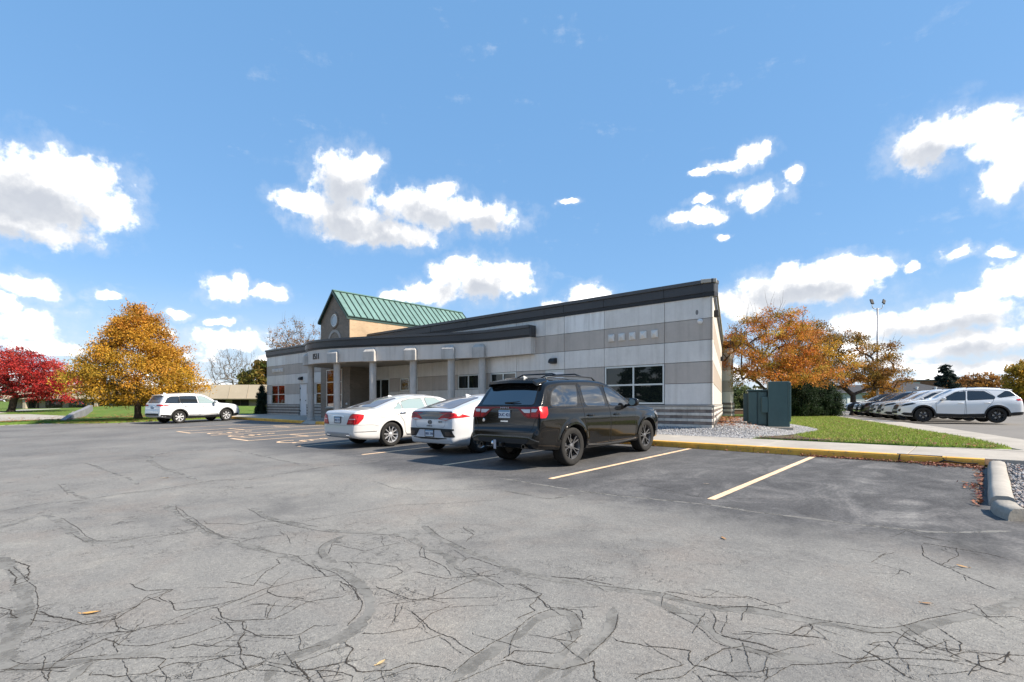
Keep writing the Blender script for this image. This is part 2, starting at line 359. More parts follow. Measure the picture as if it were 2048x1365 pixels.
# ------------------------------------------------------------------ terrain
def sstep(a, b, x):
    t = min(1, max(0, (x - a) / (b - a))); return t * t * (3 - 2 * t)
def terrain(x, y):
    z = .027 * min(13, max(-60, y)) - .005 * min(20, max(-46, x))
    z += .16 * sstep(12.2, 13.4, y)
    z += .50 * sstep(-47.5, -62, x) * sstep(-30, 0, y)
    z += .35 * sstep(25, 60, y) * sstep(-20, -60, x)
    z -= .12 * sstep(-1, 2, x) * sstep(15, 24, y)
    r = math.hypot(x, y); z += 1.2 * sstep(90, 300, r)
    if -45.4 < x < 40 and y < 13.0: z -= .16
    elif x > -41.5 and y < 60: z -= .10
    return z
ax = np.unique(np.concatenate([[-1500, -800, -400, -250, -180, -140], np.arange(-120, -66, 6), np.arange(-66, -36, 1.), np.arange(-36, 44, 4), [44, 60, 90, 140, 200, 300, 500, 900, 1500], [-45.41, -45.39, -41.51, -41.49]]))
ay = np.unique(np.concatenate([[-1500, -800, -400, -200, -120, -80, -60, -40], np.arange(-30, 30, 1.5), np.arange(30, 66, 4), [12.99, 13.01, 70, 80, 100, 130, 180, 260, 400, 800, 1500]]))
vs = [(x, y, terrain(x, y)) for y in ay for x in ax]; nx = len(ax)
o = np_mesh('ground', vs, [(j * nx + i, j * nx + i + 1, (j + 1) * nx + i + 1, (j + 1) * nx + i) for j in range(len(ay) - 1) for i in range(nx - 1)], M_GRASS, smooth=True); struct(o)

# ------------------------------------------------------------------ parking lot
mb = MB(); mb.prism([(-41, -60), (30, -60), (30, 12.84), (-41, 12.84)], lambda x, y: zl(x, y) - .2, zl)
LOT = struct(mb.build('parking_lot', M_ASPH))

def ribbon(mb, pts, w, dz, mi=0, zf=zl, jag=0., rnd=None, taper=False):
    """a strip following the ground; pts (x, y) dense"""
    p = np.array(pts, float); d = np.gradient(p, axis=0); d /= np.maximum(np.linalg.norm(d, axis=1, keepdims=True), 1e-6)
    n = np.stack([-d[:, 1], d[:, 0]], 1); ww = np.broadcast_to(np.asarray(w, float), (len(p),)).copy()
    if rnd is not None: ww = ww * (1 + jag * rnd.uniform(-1, 1, len(p)))
    if taper: ww *= np.clip(np.minimum(np.arange(len(p)), np.arange(len(p))[::-1]) / 4. + .15, 0, 1)
    a, b = p + n * ww[:, None] / 2, p - n * ww[:, None] / 2; k = len(p)
    mb.add([(x, y, zf(x, y) + dz) for x, y in a] + [(x, y, zf(x, y) + dz) for x, y in b], [(i + k, i + k + 1, i + 1, i) for i in range(k - 1)], mi)

def fractal(pts, rnd, amp, step):
    """resample a polyline and roughen it like a crack"""
    p = np.array(pts, float); L = np.concatenate([[0], np.cumsum(np.linalg.norm(np.diff(p, axis=0), axis=1))])
    n = max(4, int(L[-1] / step)); s = np.linspace(0, L[-1], n)
    q = np.stack([np.interp(s, L, p[:, k]) for k in (0, 1)], 1)
    nz = np.zeros((n, 2))
    for o in (1, 3, 8, 20, 48):
        m = max(2, int(L[-1] * o) + 2); nz += np.stack([np.interp(np.linspace(0, m - 1, n), np.arange(m), rnd.uniform(-1, 1, m)) for _ in (0, 1)], 1) / o ** .62
    e = np.minimum(np.arange(n), np.arange(n)[::-1]); nz *= np.clip(e / 3., 0, 1)[:, None]
    return q + nz * amp

ZL = lambda z, ps: [lot_xy(z[0] + x / z[2], z[1] + y / z[2]) for x, y in ps]
A = (0, 860, 2.048); B = (1000, 860, 1.954)
BANDS = [(A, .12, [(10, 520), (40, 570), (95, 650), (115, 720), (85, 820), (45, 900), (60, 975)]),
 (A, .085, [(0, 950), (60, 975), (200, 965), (400, 935), (560, 912), (690, 905)]),
 (A, .075, [(280, 1034), (325, 985), (380, 940)]),
 (A, .10, [(1180, 520), (1290, 550), (1400, 580), (1470, 640), (1508, 700), (1495, 760), (1400, 845), (1250, 910), (1160, 950), (1090, 1034)]),
 (A, .085, [(1850, 1034), (1950, 945), (2048, 878), (2130, 830), (2200, 770), (2290, 745), (2345, 760), (2355, 815), (2300, 905), (2215, 1000), (2190, 1034)]),
 (A, .07, [(0, 335), (170, 302), (330, 290), (500, 262), (690, 240), (860, 210), (1050, 200), (1300, 157), (1560, 126)]),
 (A, .10, [(0, 405), (60, 385), (150, 356), (205, 352), (270, 392), (330, 442), (385, 460), (500, 455), (640, 437), (820, 415)]),
 (A, .10, [(600, 132), (640, 103), (760, 86), (900, 82)]), (A, .10, [(615, 125), (650, 152), (760, 186), (805, 206)]),
 (A, .11, [(690, 310), (760, 362), (850, 420), (960, 460), (1060, 490), (1180, 525)]),
 (A, .09, [(1030, 320), (1100, 360), (1250, 397), (1400, 416), (1640, 432), (1740, 482), (1840, 522), (1855, 562), (1950, 612), (2048, 645)]),
 (A, .08, [(1730, 390), (1800, 442), (1900, 492), (2048, 552)]),
 (A, .07, [(340, 130), (480, 180), (570, 225)]), (A, .07, [(240, 220), (300, 265), (380, 290)]), (A, .07, [(940, 80), (1040, 100), (1180, 130), (1300, 155)]),
 (A, .09, [(1380, 545), (1320, 510), (1340, 470), (1420, 430)]),
 (B, .10, [(0, 528), (120, 568), (300, 600), (460, 622), (620, 642), (800, 690), (1000, 704), (1150, 732), (1300, 757), (1530, 787), (1700, 752), (1850, 722), (2000, 672), (2080, 630)]),
 (B, .08, [(445, 690), (430, 760), (380, 830), (300, 905), (240, 970)]),
 (B, .09, [(560, 660), (650, 690), (760, 750), (820, 790), (870, 830), (960, 858), (1050, 880), (1150, 892), (1240, 905)]),
 (B, .07, [(0, 190), (200, 222), (400, 252), (800, 292), (1000, 322), (1200, 347), (1400, 372), (1560, 388), (1720, 402), (2000, 396)]),
 (B, .06, [(0, 238), (100, 252), (200, 268), (330, 248)])]
CRACKS = [(A, .013, [(530, 630), (590, 660), (700, 655), (570, 712), (470, 772), (350, 795), (200, 752), (140, 750)]),
 (A, .012, [(690, 700), (740, 740), (850, 725), (1000, 690), (1080, 650), (1250, 610), (1390, 595)]),
 (A, .011, [(850, 730), (900, 770), (960, 780), (1100, 770), (1250, 700), (1420, 675)]),
 (A, .011, [(95, 872), (300, 802), (450, 762), (570, 712)]), (A, .011, [(215, 960), (280, 920), (420, 862), (560, 822), (640, 800), (760, 795)]),
 (A, .010, [(450, 765), (480, 820), (560, 825)]), (A, .010, [(410, 860), (470, 885), (600, 885), (760, 850), (900, 800), (1010, 790)]),
 (A, .011, [(1010, 790), (1000, 820), (1060, 840), (1230, 840), (1300, 800), (1380, 800)]), (A, .014, [(1000, 830), (970, 870), (990, 920), (1090, 940)]),
 (A, .010, [(700, 890), (800, 870), (870, 882), (1000, 832)]), (A, .012, [(380, 990), (480, 1010), (600, 1000), (700, 960), (850, 940), (990, 920)]),
 (A, .010, [(820, 1034), (950, 1000), (1080, 965)]), (A, .012, [(1540, 640), (1600, 660), (1680, 692), (1760, 692), (1850, 650), (1950, 615)]),
 (A, .009, [(1575, 722), (1680, 705), (1800, 690), (2048, 685)]), (A, .012, [(1670, 740), (1720, 780), (1760, 820), (1850, 852), (1965, 912)]),
 (A, .010, [(1500, 830), (1580, 830), (1700, 812), (1760, 752), (1850, 715)]), (A, .014, [(1425, 858), (1460, 890), (1440, 940), (1480, 980), (1600, 985), (1680, 960), (1850, 990)]),
 (A, .013, [(1190, 960), (1230, 1000), (1270, 1034)]), (A, .010, [(1190, 960), (1280, 985), (1440, 940)]), (A, .012, [(1140, 525), (1152, 548), (1080, 582), (1020, 642), (930, 620)]),
 (A, .014, [(1360, 620), (1430, 650), (1448, 702)]), (A, .010, [(1380, 540), (1500, 545), (1610, 560), (1632, 580), (1560, 612)]),
 (A, .012, [(1520, 210), (1610, 240), (1700, 250), (1890, 245), (2048, 240)]), (A, .010, [(1240, 375), (1450, 340), (1640, 308), (1840, 300), (2048, 290)]),
 (A, .010, [(1900, 395), (1940, 430), (1910, 460)]), (A, .010, [(1890, 545), (1930, 520), (2048, 560)]), (A, .010, [(1730, 480), (1720, 520), (1800, 550), (1850, 600)]),
 (A, .010, [(1100, 650), (1130, 680), (1250, 700)]), (A, .010, [(1030, 712), (1100, 712), (1120, 722)]), (A, .012, [(130, 750), (220, 775), (330, 790)]),
 (A, .018, [(40, 570), (70, 600), (50, 640), (100, 620), (110, 560), (60, 540)]), (A, .014, [(0, 730), (40, 745), (55, 775), (20, 770)]),
 (A, .012, [(0, 985), (120, 990), (285, 968)]), (A, .012, [(355, 945), (480, 940), (600, 935), (660, 940), (640, 975)]), (A, .010, [(190, 985), (200, 1034)]),
 (A, .012, [(840, 385), (940, 383), (1010, 388), (1090, 372), (1200, 378), (1300, 400)]), (A, .010, [(1000, 460), (1060, 440), (1180, 430)]), (A, .010, [(820, 405), (700, 430)]),
 (A, .011, [(500, 265), (700, 245), (900, 205), (1020, 198), (1200, 172), (1560, 122)]), (A, .010, [(720, 310), (750, 350), (850, 420), (980, 462)]),
 (A, .010, [(300, 420), (340, 455), (480, 460)]), (A, .010, [(1060, 490), (1200, 515), (1330, 575)]), (A, .010, [(1330, 515), (1360, 470), (1500, 500), (1640, 460)]),
 (A, .010, [(1280, 985), (1400, 1005), (1440, 1034)]), (A, .011, [(1700, 585), (1820, 610), (1950, 600), (2048, 585)]), (A, .010, [(1860, 560), (1900, 590), (2048, 610)]),
 (A, .009, [(1020, 985), (1080, 960), (1090, 945)]), (A, .009, [(560, 712), (600, 680), (690, 660), (660, 690), (700, 712)]),
 (B, .013, [(440, 810), (560, 832), (740, 856), (728, 900), (742, 922), (850, 952), (940, 987)]), (B, .010, [(800, 905), (880, 860), (960, 850), (1100, 895)]),
 (B, .010, [(722, 918), (650, 932), (540, 982)]), (B, .012, [(940, 790), (1160, 810), (1300, 830)]), (B, .013, [(1310, 765), (1450, 800), (1540, 792), (1660, 852), (1760, 872), (1900, 932), (2000, 962)]),
 (B, .012, [(1690, 760), (1760, 822), (1780, 862), (1700, 850)]), (B, .014, [(1420, 860), (1500, 892), (1600, 952), (1640, 987)]), (B, .010, [(1430, 840), (1510, 815), (1560, 880)]),
 (B, .012, [(1650, 450), (1660, 490), (1720, 522), (1830, 572), (1940, 622)]), (B, .014, [(1650, 447), (1760, 462), (1900, 482), (2000, 502)]), (B, .010, [(1780, 462), (1782, 500), (1720, 532)]),
 (B, .016, [(200, 572), (330, 582), (440, 606)]), (B, .010, [(20, 890), (60, 852), (180, 856), (240, 872)]), (B, .010, [(110, 802), (200, 820), (290, 832)]),
 (B, .013, [(0, 910), (100, 932), (250, 942), (350, 902), (350, 960), (390, 987)]), (B, .011, [(60, 745), (130, 710), (110, 690), (160, 640), (60, 600), (0, 600)]),
 (B, .012, [(160, 645), (210, 690), (330, 700), (340, 740)]), (B, .010, [(640, 640), (800, 660), (960, 655), (1100, 700)]), (B, .016, [(840, 690), (960, 680), (1050, 700)]),
 (B, .018, [(860, 800), (1000, 830), (1090, 862)]), (B, .011, [(1140, 800), (1170, 765), (1210, 757)]), (B, .010, [(820, 705), (830, 760), (860, 800)]),
 (B, .011, [(1760, 890), (1840, 870), (2048, 880)]), (B, .012, [(1300, 870), (1400, 910), (1500, 890)]), (B, .010, [(1880, 930), (1960, 905), (2000, 870), (1980, 930)]),
 (B, .010, [(1560, 540), (1600, 570)]), (B, .009, [(1490, 500), (1510, 480)]), (B, .010, [(0, 185), (150, 190), (330, 182), (520, 205), (760, 260), (820, 268), (1100, 272), (1360, 262), (1500, 262)]),
 (B, .010, [(1560, 388), (1640, 420), (1760, 440)]), (B, .008, [(1180, 165), (1330, 170)]), (B, .009, [(1030, 987), (1045, 950), (1030, 930)]),
 (B, .011, [(1830, 680), (1900, 735), (2048, 740)]), (B, .010, [(1120, 930), (1240, 930), (1420, 915), (1560, 900), (1800, 905)])]
rs = np.random.default_rng(11)
M_SEAL = mat('crack_sealant', (.198, .190, .172), .75, .35, var=.34, vscale=3.5, bump=.15, bscale=20)
tq = NT(M_SEAL.node_tree); gq = tq.n('ShaderNodeNewGeometry')                # worn through in places
tq.l(tq.mapr(tq.noise(gq.outputs['Position'], 7., 5, .7), .36, .52, .25, .92), M_SEAL.node_tree.nodes['Principled BSDF'].inputs['Alpha'])
M_CRK = mat('crack_dark', (.046, .040, .034), .95, .2, var=.5, vscale=9)
mb = MB()
for z, w, ps in BANDS:
    p = np.array(fractal(spline(ZL(z, ps), 40), rs, .022, .03)); near = np.hypot(p[:, 0], p[:, 1])
    ribbon(mb, p, w * .85 * (1 + .25 * np.sin(np.arange(len(p)) * .21)), .0009 + rs.uniform(0, .0006), jag=.22, rnd=rs, taper=True)
o = mb.build('crack_sealant', M_SEAL, LOT); o['kind'] = 'stuff'
mb = MB()
for z, w, ps in CRACKS:
    ribbon(mb, fractal(ZL(z, ps), rs, .034, .009), w * .52, .0019 + rs.uniform(0, .0004), jag=.75, rnd=rs, taper=True)
for z, w, ps in BANDS:                                         # the crack still shows along one edge of each sealed band
    p = spline(ZL(z, ps), 60); d = np.gradient(p, axis=0); d /= np.linalg.norm(d, axis=1, keepdims=True)
    e = p + np.stack([-d[:, 1], d[:, 0]], 1) * w * .45 * rs.choice((-1, 1))
    i0 = rs.integers(0, 20); ribbon(mb, fractal(e[i0:i0 + 38], rs, .02, .009), .0045, .0025, jag=.85, rnd=rs, taper=True)
# many short side cracks that branch off the traced ones
for z, w, ps in CRACKS:
    q = np.array(ZL(z, ps))
    for k in range(3):
        i = rs.integers(0, len(q) - 1); a = q[i] + (q[i + 1] - q[i]) * rs.uniform(0, 1); an = rs.uniform(0, 6.28); L = rs.uniform(.1, .4)
        ribbon(mb, fractal([a, a + np.array([math.cos(an), math.sin(an)]) * L], rs, .028, .009), .0034, .0028, jag=.8, rnd=rs, taper=True)
o = mb.build('crack', M_CRK, LOT); o['kind'] = 'stuff'

# painted bay lines
YK = 12.8
BAYS = [-2.75, -5.5, -8.28, -11.35, -14.75]
LW = .105
def line(x0, y0, x1, y1, w=LW):
    mb = MB(); n = 24; ribbon(mb, [(x0 + (x1 - x0) * i / n, y0 + (y1 - y0) * i / n) for i in range(n + 1)], w, .0040, jag=.03, rnd=rs)
    return mb.build('bay_line', M_LINE, LOT)
for x in BAYS: line(x, 7.05, x, 12.74)
for x in (-28.5, -21.7): line(x, 7.0, x, 12.7)
for xa, xb in ((-25.6, -23.9), (-19.5, -18.05)):
    line(xa, 6.95, xa, 12.7); line(xb, 6.95, xb, 12.7); line(xa - .05, 6.95, xb + .05, 6.95)
    line(xa, 9.0, xb, 9.05); line(xa, 11.0, xb, 11.05)
def wheelchair(cx, cy):
    mb = MB(); f = lambda pts, w=.1: ribbon(mb, [(cx + a, cy + b) for a, b in spline(pts, 30)], w, .0041)
    f([(.42 * math.cos(a) + .02, .42 * math.sin(a) - .2) for a in np.linspace(R(150), R(400), 14)])
    f([(-.1, .75), (-.08, .5), (-.06, .1), (.35, .08), (.5, -.35), (.62, -.42)])
    f([(-.1 + .1 * math.cos(a), .92 + .1 * math.sin(a)) for a in np.linspace(0, 6.3, 12)], .09)
    f([(-.08, .4), (.1, .38), (.28, .36)])
    mb.build('wheelchair_symbol', M_LINE, LOT)
for cx in (-22.8, -20.6, -16.5): wheelchair(cx, 7.9)

# ------------------------------------------------------------------ kerb and walk
kerb = struct(link('kerb', None))
def kerb_piece(x0, x1, name='kerb_section', y=YK, m=None):
    mb = MB(); g = .006
    prof = [(0, -.14), (.012, .10), (.03, .138), (.05, .146), (.16, .150), (.16, -.14)]
    xs = np.linspace(x1 - g, x0 + g, 8); vs = []
    for x in xs: vs += [(x, y + a, zl(x, y) + b) for a, b in prof]
    k = len(prof); fs = [(i * k + j, i * k + (j + 1) % k, (i + 1) * k + (j + 1) % k, (i + 1) * k + j) for i in range(len(xs) - 1) for j in range(k)]
    fs += [tuple(range(k)), tuple((len(xs) - 1) * k + j for j in range(k - 1, -1, -1))]
    mb.add(vs, fs); return mb.build(name, m or M_YEL, kerb)
xs = [0.0, -.55, -1.25, -4.0, -7.0, -10.0, -13.0, -16.0, -19.0, -22.0, -24.9]
for a, b in zip(xs[1:], xs): kerb_piece(a, b)
xs = [-26.3, -29.0, -31.6, -34.6, -37.6]
for a, b in zip(xs[1:], xs): kerb_piece(a, b)
# the chipped crack in the kerb near its east end
mb = MB()
def chip(pts, w):
    p = np.array(pts); k = len(p)
    for i in range(k - 1):
        a, b = p[i], p[i + 1]; mb.tube([(a[0], YK - .002 + max(0, a[1] - .14) * 3, zl(a[0], YK) + min(a[1], .146)), (b[0], YK - .002 + max(0, b[1] - .14) * 3, zl(b[0], YK) + min(b[1], .146))], w, 5)
chip([(-1.25, .15), (-1.27, .05), (-1.25, 0)], .012); chip([(-.62, .16), (-.56, .08), (-.68, .03), (-.6, 0)], .014); chip([(-.56, .08), (-.3, .05), (-.1, .06)], .012); chip([(-1.3, .16), (-.95, .165), (-.6, .16)], .014)
mb.build('kerb_crack', M_CRK, kerb)
walk = struct(link('sidewalk', None))
def slab(x0, x1, y0, y1):
    mb = MB(); g = .008
    mb.prism([(x0 + g, y0 + g), (x1 - g, y0 + g), (x1 - g, y1 - g), (x0 + g, y1 - g)], lambda x, y: zw(x, y) - .12, lambda x, y: zw(x, y) + .0)
    mb.build('slab', M_CONC, walk, bevel=.006)
e = list(np.arange(1.6, -40, -2.75))
for b, a in zip(e, e[1:]): slab(a, b, 12.965, 14.9)
for b, a in zip(e[10:], e[11:]): slab(a, b, 14.9, 16.36)
# dropped kerb between the two yellow runs
mb = MB(); mb.prism([(-26.3, 12.74), (-24.9, 12.74), (-24.9, 12.97), (-26.3, 12.97)], lambda x, y: zl(x, y) - .1, lambda x, y: zl(x, y) + .012 + .12 * max(0, (y - 12.76) / .21))
mb.build('ramp', M_CONC, walk)

# diagonal walk between the lawn and the second car park
E1 = Vector((-.30, .954)); E2 = Vector((.954, .30))
def zr(x, y): return .50 + .10 * sstep(14, 30, y) + .02 * sstep(30, 60, y)
walk2 = struct(link('path', None))
for i in range(16):
    a = Vector((.62, 15.2)) + E1 * (i * 2.1); b = a + E1 * 2.09; wd = 1.35
    mb = MB(); mb.prism([tuple(a), tuple(a + E2 * wd), tuple(b + E2 * wd), tuple(b)], lambda x, y: zr(x, y) - .1, lambda x, y: zr(x, y) + .03)
    mb.build('slab', M_CONC, walk2, bevel=.005)
mb = MB(); mb.prism([(-.9, 14.91), (1.6, 14.91), (14, 14.91), (14, 19), (3.0, 18.3), (2.0, 15.75), (.62, 15.19), (.2, 15.3)], lambda x, y: .4, lambda x, y: zw(min(x, 1.6), min(y, 15)) + .004)
mb.build('apron', M_CONC, walk2)
mb = MB(); mb.prism([(1.62, 12.9), (14, 12.9), (14, 14.9), (1.62, 14.9)], lambda x, y: .3, lambda x, y: zw(1.6, y) - .002)
mb.build('apron', M_CONC, walk2)
p0 = Vector((.62, 15.2)) + E2 * 1.36 + E1 * 1.2
mb = MB(); mb.prism([tuple(p0), tuple(p0 + E2 * 45), tuple(p0 + E2 * 45 + E1 * 60), tuple(p0 + E1 * 60)], lambda x, y: zr(x, y) - .2, lambda x, y: zr(x, y) + .015)
M_LOT2 = mat('asphalt_second_lot', (.20, .185, .165), .9, .3, var=.14, vscale=.7, bump=.3, bscale=30)
struct(mb.build('second_parking_lot', M_LOT2))

# lawn wedge
LAWN = [(-4.7, 14.95), (-2.4, 14.96), (-.75, 15.0), (.15, 15.15), (.42, 15.5), (-.1, 17.5), (-2.2, 24.2), (-4.2, 30.5), (-7.5, 41), (-10.5, 42.5), (-13.5, 41), (-13, 30), (-6.3, 25.0), (-5.2, 23), (-4.35, 20.9), (-4.05, 19), (-4.15, 16.8)]
def zlawn(x, y): return zr(x, y) + .045 + .05 * math.exp(-((x + 2.5) ** 2 + (y - 18) ** 2) / 12.)
def sheet(name, poly, zf, m, step, parent=None):
    """a terrain sheet: polygon cut into a grid so that it follows zf"""
    bm = bmesh.new(); bm.faces.new([bm.verts.new((x, y, 0)) for x, y in poly])
    xs_ = [p[0] for p in poly]; ys_ = [p[1] for p in poly]
    for lo, hi, no in ((min(xs_), max(xs_), (1, 0, 0)), (min(ys_), max(ys_), (0, 1, 0))):
        for c in np.arange(lo + step, hi, step):
            bmesh.ops.bisect_plane(bm, geom=bm.verts[:] + bm.edges[:] + bm.faces[:], plane_co=Vector(no) * float(c), plane_no=no)
    for v in bm.verts: v.co.z = zf(v.co.x, v.co.y)
    bmesh.ops.recalc_face_normals(bm, faces=bm.faces)
    sk = bmesh.ops.extrude_edge_only(bm, edges=[e for e in bm.edges if len(e.link_faces) == 1])
    for v in sk['geom']:
        if isinstance(v, bmesh.types.BMVert): v.co.z -= .16
    if sum(f.normal.z for f in bm.faces) < 0: bmesh.ops.reverse_faces(bm, faces=bm.faces)
    me = bpy.data.meshes.new(name); bm.to_mesh(me); bm.free(); me.materials.append(m)
    me.polygons.foreach_set('use_smooth', [True] * len(me.polygons))
    return link(name, me, parent)
lawn = struct(sheet('lawn', LAWN, zlawn, M_LAWN, .8))
SOIL = [(-4.62, 14.97), (-2.9, 14.99), (-2.6, 15.15), (-3.2, 15.35), (-3.6, 15.75), (-3.95, 16.4), (-4.15, 16.9), (-4.3, 16.3)]
sheet('bare_soil', SOIL, lambda x, y: zlawn(x, y) + .02, M_DIRT, .3, lawn)
def inside(poly, x, y):
    x = np.asarray(x); y = np.asarray(y); c = np.zeros(x.shape, bool); n = len(poly)
    for i in range(n):
        (xa, ya), (xb, yb) = poly[i], poly[(i + 1) % n]
        c ^= ((ya > y) != (yb > y)) & (x < (xb - xa) * (y - ya) / (yb - ya + 1e-12) + xa)
    return c
def leaf_mat(name, transl=.35, rough=.7):
    m = bpy.data.materials.new(name); m.use_nodes = True; t = NT(m.node_tree); b = m.node_tree.nodes['Principled BSDF']
    at_ = t.n('ShaderNodeAttribute', attribute_name='tint'); t.l(at_.outputs['Color'], b.inputs['Base Color'])
    b.inputs['Roughness'].default_value = rough; b.inputs['Specular IOR Level'].default_value = .25
    tr = t.n('ShaderNodeBsdfTranslucent'); t.l(at_.outputs['Color'], tr.inputs[0]); mx = t.n('ShaderNodeMixShader'); mx.inputs[0].default_value = transl
    out = m.node_tree.nodes['Material Output']; t.l(b.outputs[0], mx.inputs[1]); t.l(tr.outputs[0], mx.inputs[2]); t.l(mx.outputs[0], out.inputs[0])
    return m
M_LEAF = leaf_mat('leaf')
M_BLADE = leaf_mat('grass_blade', .25)
def blades(name, poly, zf, n, h, parent, pal, rnd):
    xs_ = [p[0] for p in poly]; ys_ = [p[1] for p in poly]; P = []
    while len(P) < n:
        x = rnd.uniform(min(xs_), max(xs_), n); y = rnd.uniform(min(ys_), max(ys_), n); k = inside(poly, x, y)
        # denser near the camera
        k &= ~(inside(SOIL, x, y) & (rnd.uniform(0, 1, n) > .12))
        k &= rnd.uniform(0, 1, n) < np.clip(18. / np.hypot(x, y), 0, 1) ** 2
        P += list(zip(x[k], y[k]))
    P = np.array(P[:n]); z = np.array([zf(x, y) for x, y in P]); a = rnd.uniform(0, 6.28, n); hh = h * rnd.uniform(.5, 1.3, n); w = rnd.uniform(.006, .012, n)
    lx, ly = rnd.normal(0, .35, n) * hh, rnd.normal(0, .35, n) * hh
    b0 = np.stack([P[:, 0] + np.cos(a) * w, P[:, 1] + np.sin(a) * w, z - .005], 1); b1 = np.stack([P[:, 0] - np.cos(a) * w, P[:, 1] - np.sin(a) * w, z - .005], 1)
    tp = np.stack([P[:, 0] + lx, P[:, 1] + ly, z + hh], 1)
    V = np.stack([b0, b1, tp], 1).reshape(-1, 3); F = np.arange(3 * n).reshape(-1, 3)
    pal = np.array(pal); pt = pal[rnd.integers(0, len(pal), n)] * rnd.uniform(.7, 1.25, (n, 1))
    nz = np.sin(P[:, 0] * 2.1 + 1.3 * np.sin(P[:, 1] * 1.7)) * np.sin(P[:, 1] * 1.3 + np.sin(P[:, 0] * 2.9)) + rnd.normal(0, .25, n)
    dry = np.clip(nz - .45, 0, 1)[:, None] * .8; pt = pt * (1 - dry) + np.array([.36, .30, .12]) * dry
    V.reshape(-1, 3, 3)[:, 2, 2] -= (hh * np.clip(dry[:, 0] * .6 + .35 * (nz < -.7), 0, .7))
    o = np_mesh(name, V, F, M_BLADE, parent, cols=np.repeat(pt, 3, 0)); o['kind'] = 'stuff'; return o
blades('grass', LAWN, zlawn, 60000, .055, lawn, [(.25, .35, .045), (.29, .38, .055), (.21, .32, .04), (.33, .36, .09), (.42, .34, .15)], rs)

# gravel
M_STONE = leaf_mat('gravel_stone', 0., .85)
def stones(name, poly, zf, n, size, parent, rnd, pal, near=14.):
    xs_ = [p[0] for p in poly]; ys_ = [p[1] for p in poly]; P = np.zeros((0, 2))
    while len(P) < n:
        x = rnd.uniform(min(xs_), max(xs_), n * 2); y = rnd.uniform(min(ys_), max(ys_), n * 2); k = inside(poly, x, y) & (rnd.uniform(0, 1, n * 2) < np.clip(near / np.hypot(x, y), 0, 1) ** 2)
        P = np.vstack([P, np.stack([x[k], y[k]], 1)])
    P = P[:n]; z = np.array([zf(x, y) for x, y in P])
    base = np.array([(1, 0, 0), (-1, 0, 0), (0, 1, 0), (0, -1, 0), (0, 0, .75), (0, 0, -.6)], float)
    fc = np.array([(0, 2, 4), (2, 1, 4), (1, 3, 4), (3, 0, 4), (2, 0, 5), (1, 2, 5), (3, 1, 5), (0, 3, 5)])
    s = size * rnd.uniform(.5, 1.3, (n, 1, 1)); a = rnd.uniform(0, 6.28, n); V = base[None] * s * rnd.uniform(.6, 1.15, (n, 6, 1)); c, d = np.cos(a)[:, None], np.sin(a)[:, None]
    t = rnd.uniform(-.5, .5, (n, 1)); vx, vy, vz = V[..., 0] * c - V[..., 1] * d, V[..., 0] * d + V[..., 1] * c, V[..., 2]
    V = np.stack([vx + P[:, :1], vy + P[:, 1:], vz + t * vx + z[:, None] + size * .25], -1)
    pal = np.array(pal); pt = pal[rnd.integers(0, len(pal), n)] * rnd.uniform(.7, 1.25, (n, 1))
    o = np_mesh(name, V.reshape(-1, 3), (fc[None] + np.arange(n)[:, None, None] * 6).reshape(-1, 3), M_STONE, parent, cols=np.repeat(pt, 6, 0)); o['kind'] = 'stuff'; return o
GRAVEL = [(-16, 14.92), (-4.72, 14.92), (-4.17, 16.8), (-4.07, 19), (-4.37, 20.9), (-5.22, 23), (-6.3, 25), (-9.2, 26.5), (-6.3, 16.4), (-16, 16.4)]
def zg(x, y):
    b = -4.3 - max(0, y - 21) * .5; t = sstep(b, b - 2.0, x)
    return (zw(min(x, -4), 14.9) - .01 + .26 * sstep(14.9, 17.2, y)) * t + (zlawn(x, y) - .01) * (1 - t)
M_GRAV = mat('gravel_ground', (.22, .215, .21), .95, .2, var=.5, vscale=18, bump=1., bscale=40)
gb = struct(sheet('gravel_bed', GRAVEL, zg, M_GRAV, .7))
GP = [(.36, .36, .37), (.27, .27, .285), (.42, .41, .40), (.20, .20, .215), (.48, .47, .45), (.30, .285, .27)]
stones('gravel', GRAVEL, zg, 26000, .026, gb, rs, GP)

# kerbed island to the right with gravel on it
isl = struct(link('traffic_island', None))
ICU = spline([(.02, 12.8), (.02, 11.0), (.02, 9.3), (.05, 8.3), (.22, 7.86), (.6, 7.66), (1.4, 7.55), (3, 7.45), (9, 7.3)], 46)
def island_kerb(i0, i1):
    mb = MB(); prof = [(0, -.12), (.012, .05), (.035, .105), (.075, .13), (.18, .135), (.235, .115), (.26, .05), (.26, -.12)]
    d = np.gradient(ICU, axis=0); d /= np.linalg.norm(d, axis=1, keepdims=True); n = np.stack([-d[:, 1], d[:, 0]], 1); k = len(prof); vs = []
    for i in range(i0, i1):
        for a, b in prof:
            j = 1 + .0; wob = .004 * math.sin(i * .9 + b * 20)
            x, y = ICU[i] + n[i] * (a + wob); vs.append((x, y, zl(x, y) + b + .003 * math.sin(i * .8)))
    m = i1 - i0; fs = [(i * k + j, (i + 1) * k + j, (i + 1) * k + (j + 1) % k, i * k + (j + 1) % k) for i in range(m - 1) for j in range(k)]
    mb.add(vs, fs + [tuple(range(k)), tuple((m - 1) * k + j for j in range(k - 1, -1, -1))])
    return mb.build('kerb_section', M_CONC if i0 < 13 else M_CONC2, isl, smooth=True, angle=40)
island_kerb(0, 14); island_kerb(14, 17); island_kerb(17, 27); island_kerb(27, 46)
nrm = np.gradient(ICU, axis=0); nrm /= np.linalg.norm(nrm, axis=1, keepdims=True); nrm = np.stack([-nrm[:, 1], nrm[:, 0]], 1)
IPOLY = [tuple(p) for p in (ICU + nrm * .25)] + [(9, 12.9), (.31, 12.9)]
def zi(x, y): return zl(x, y) + .07
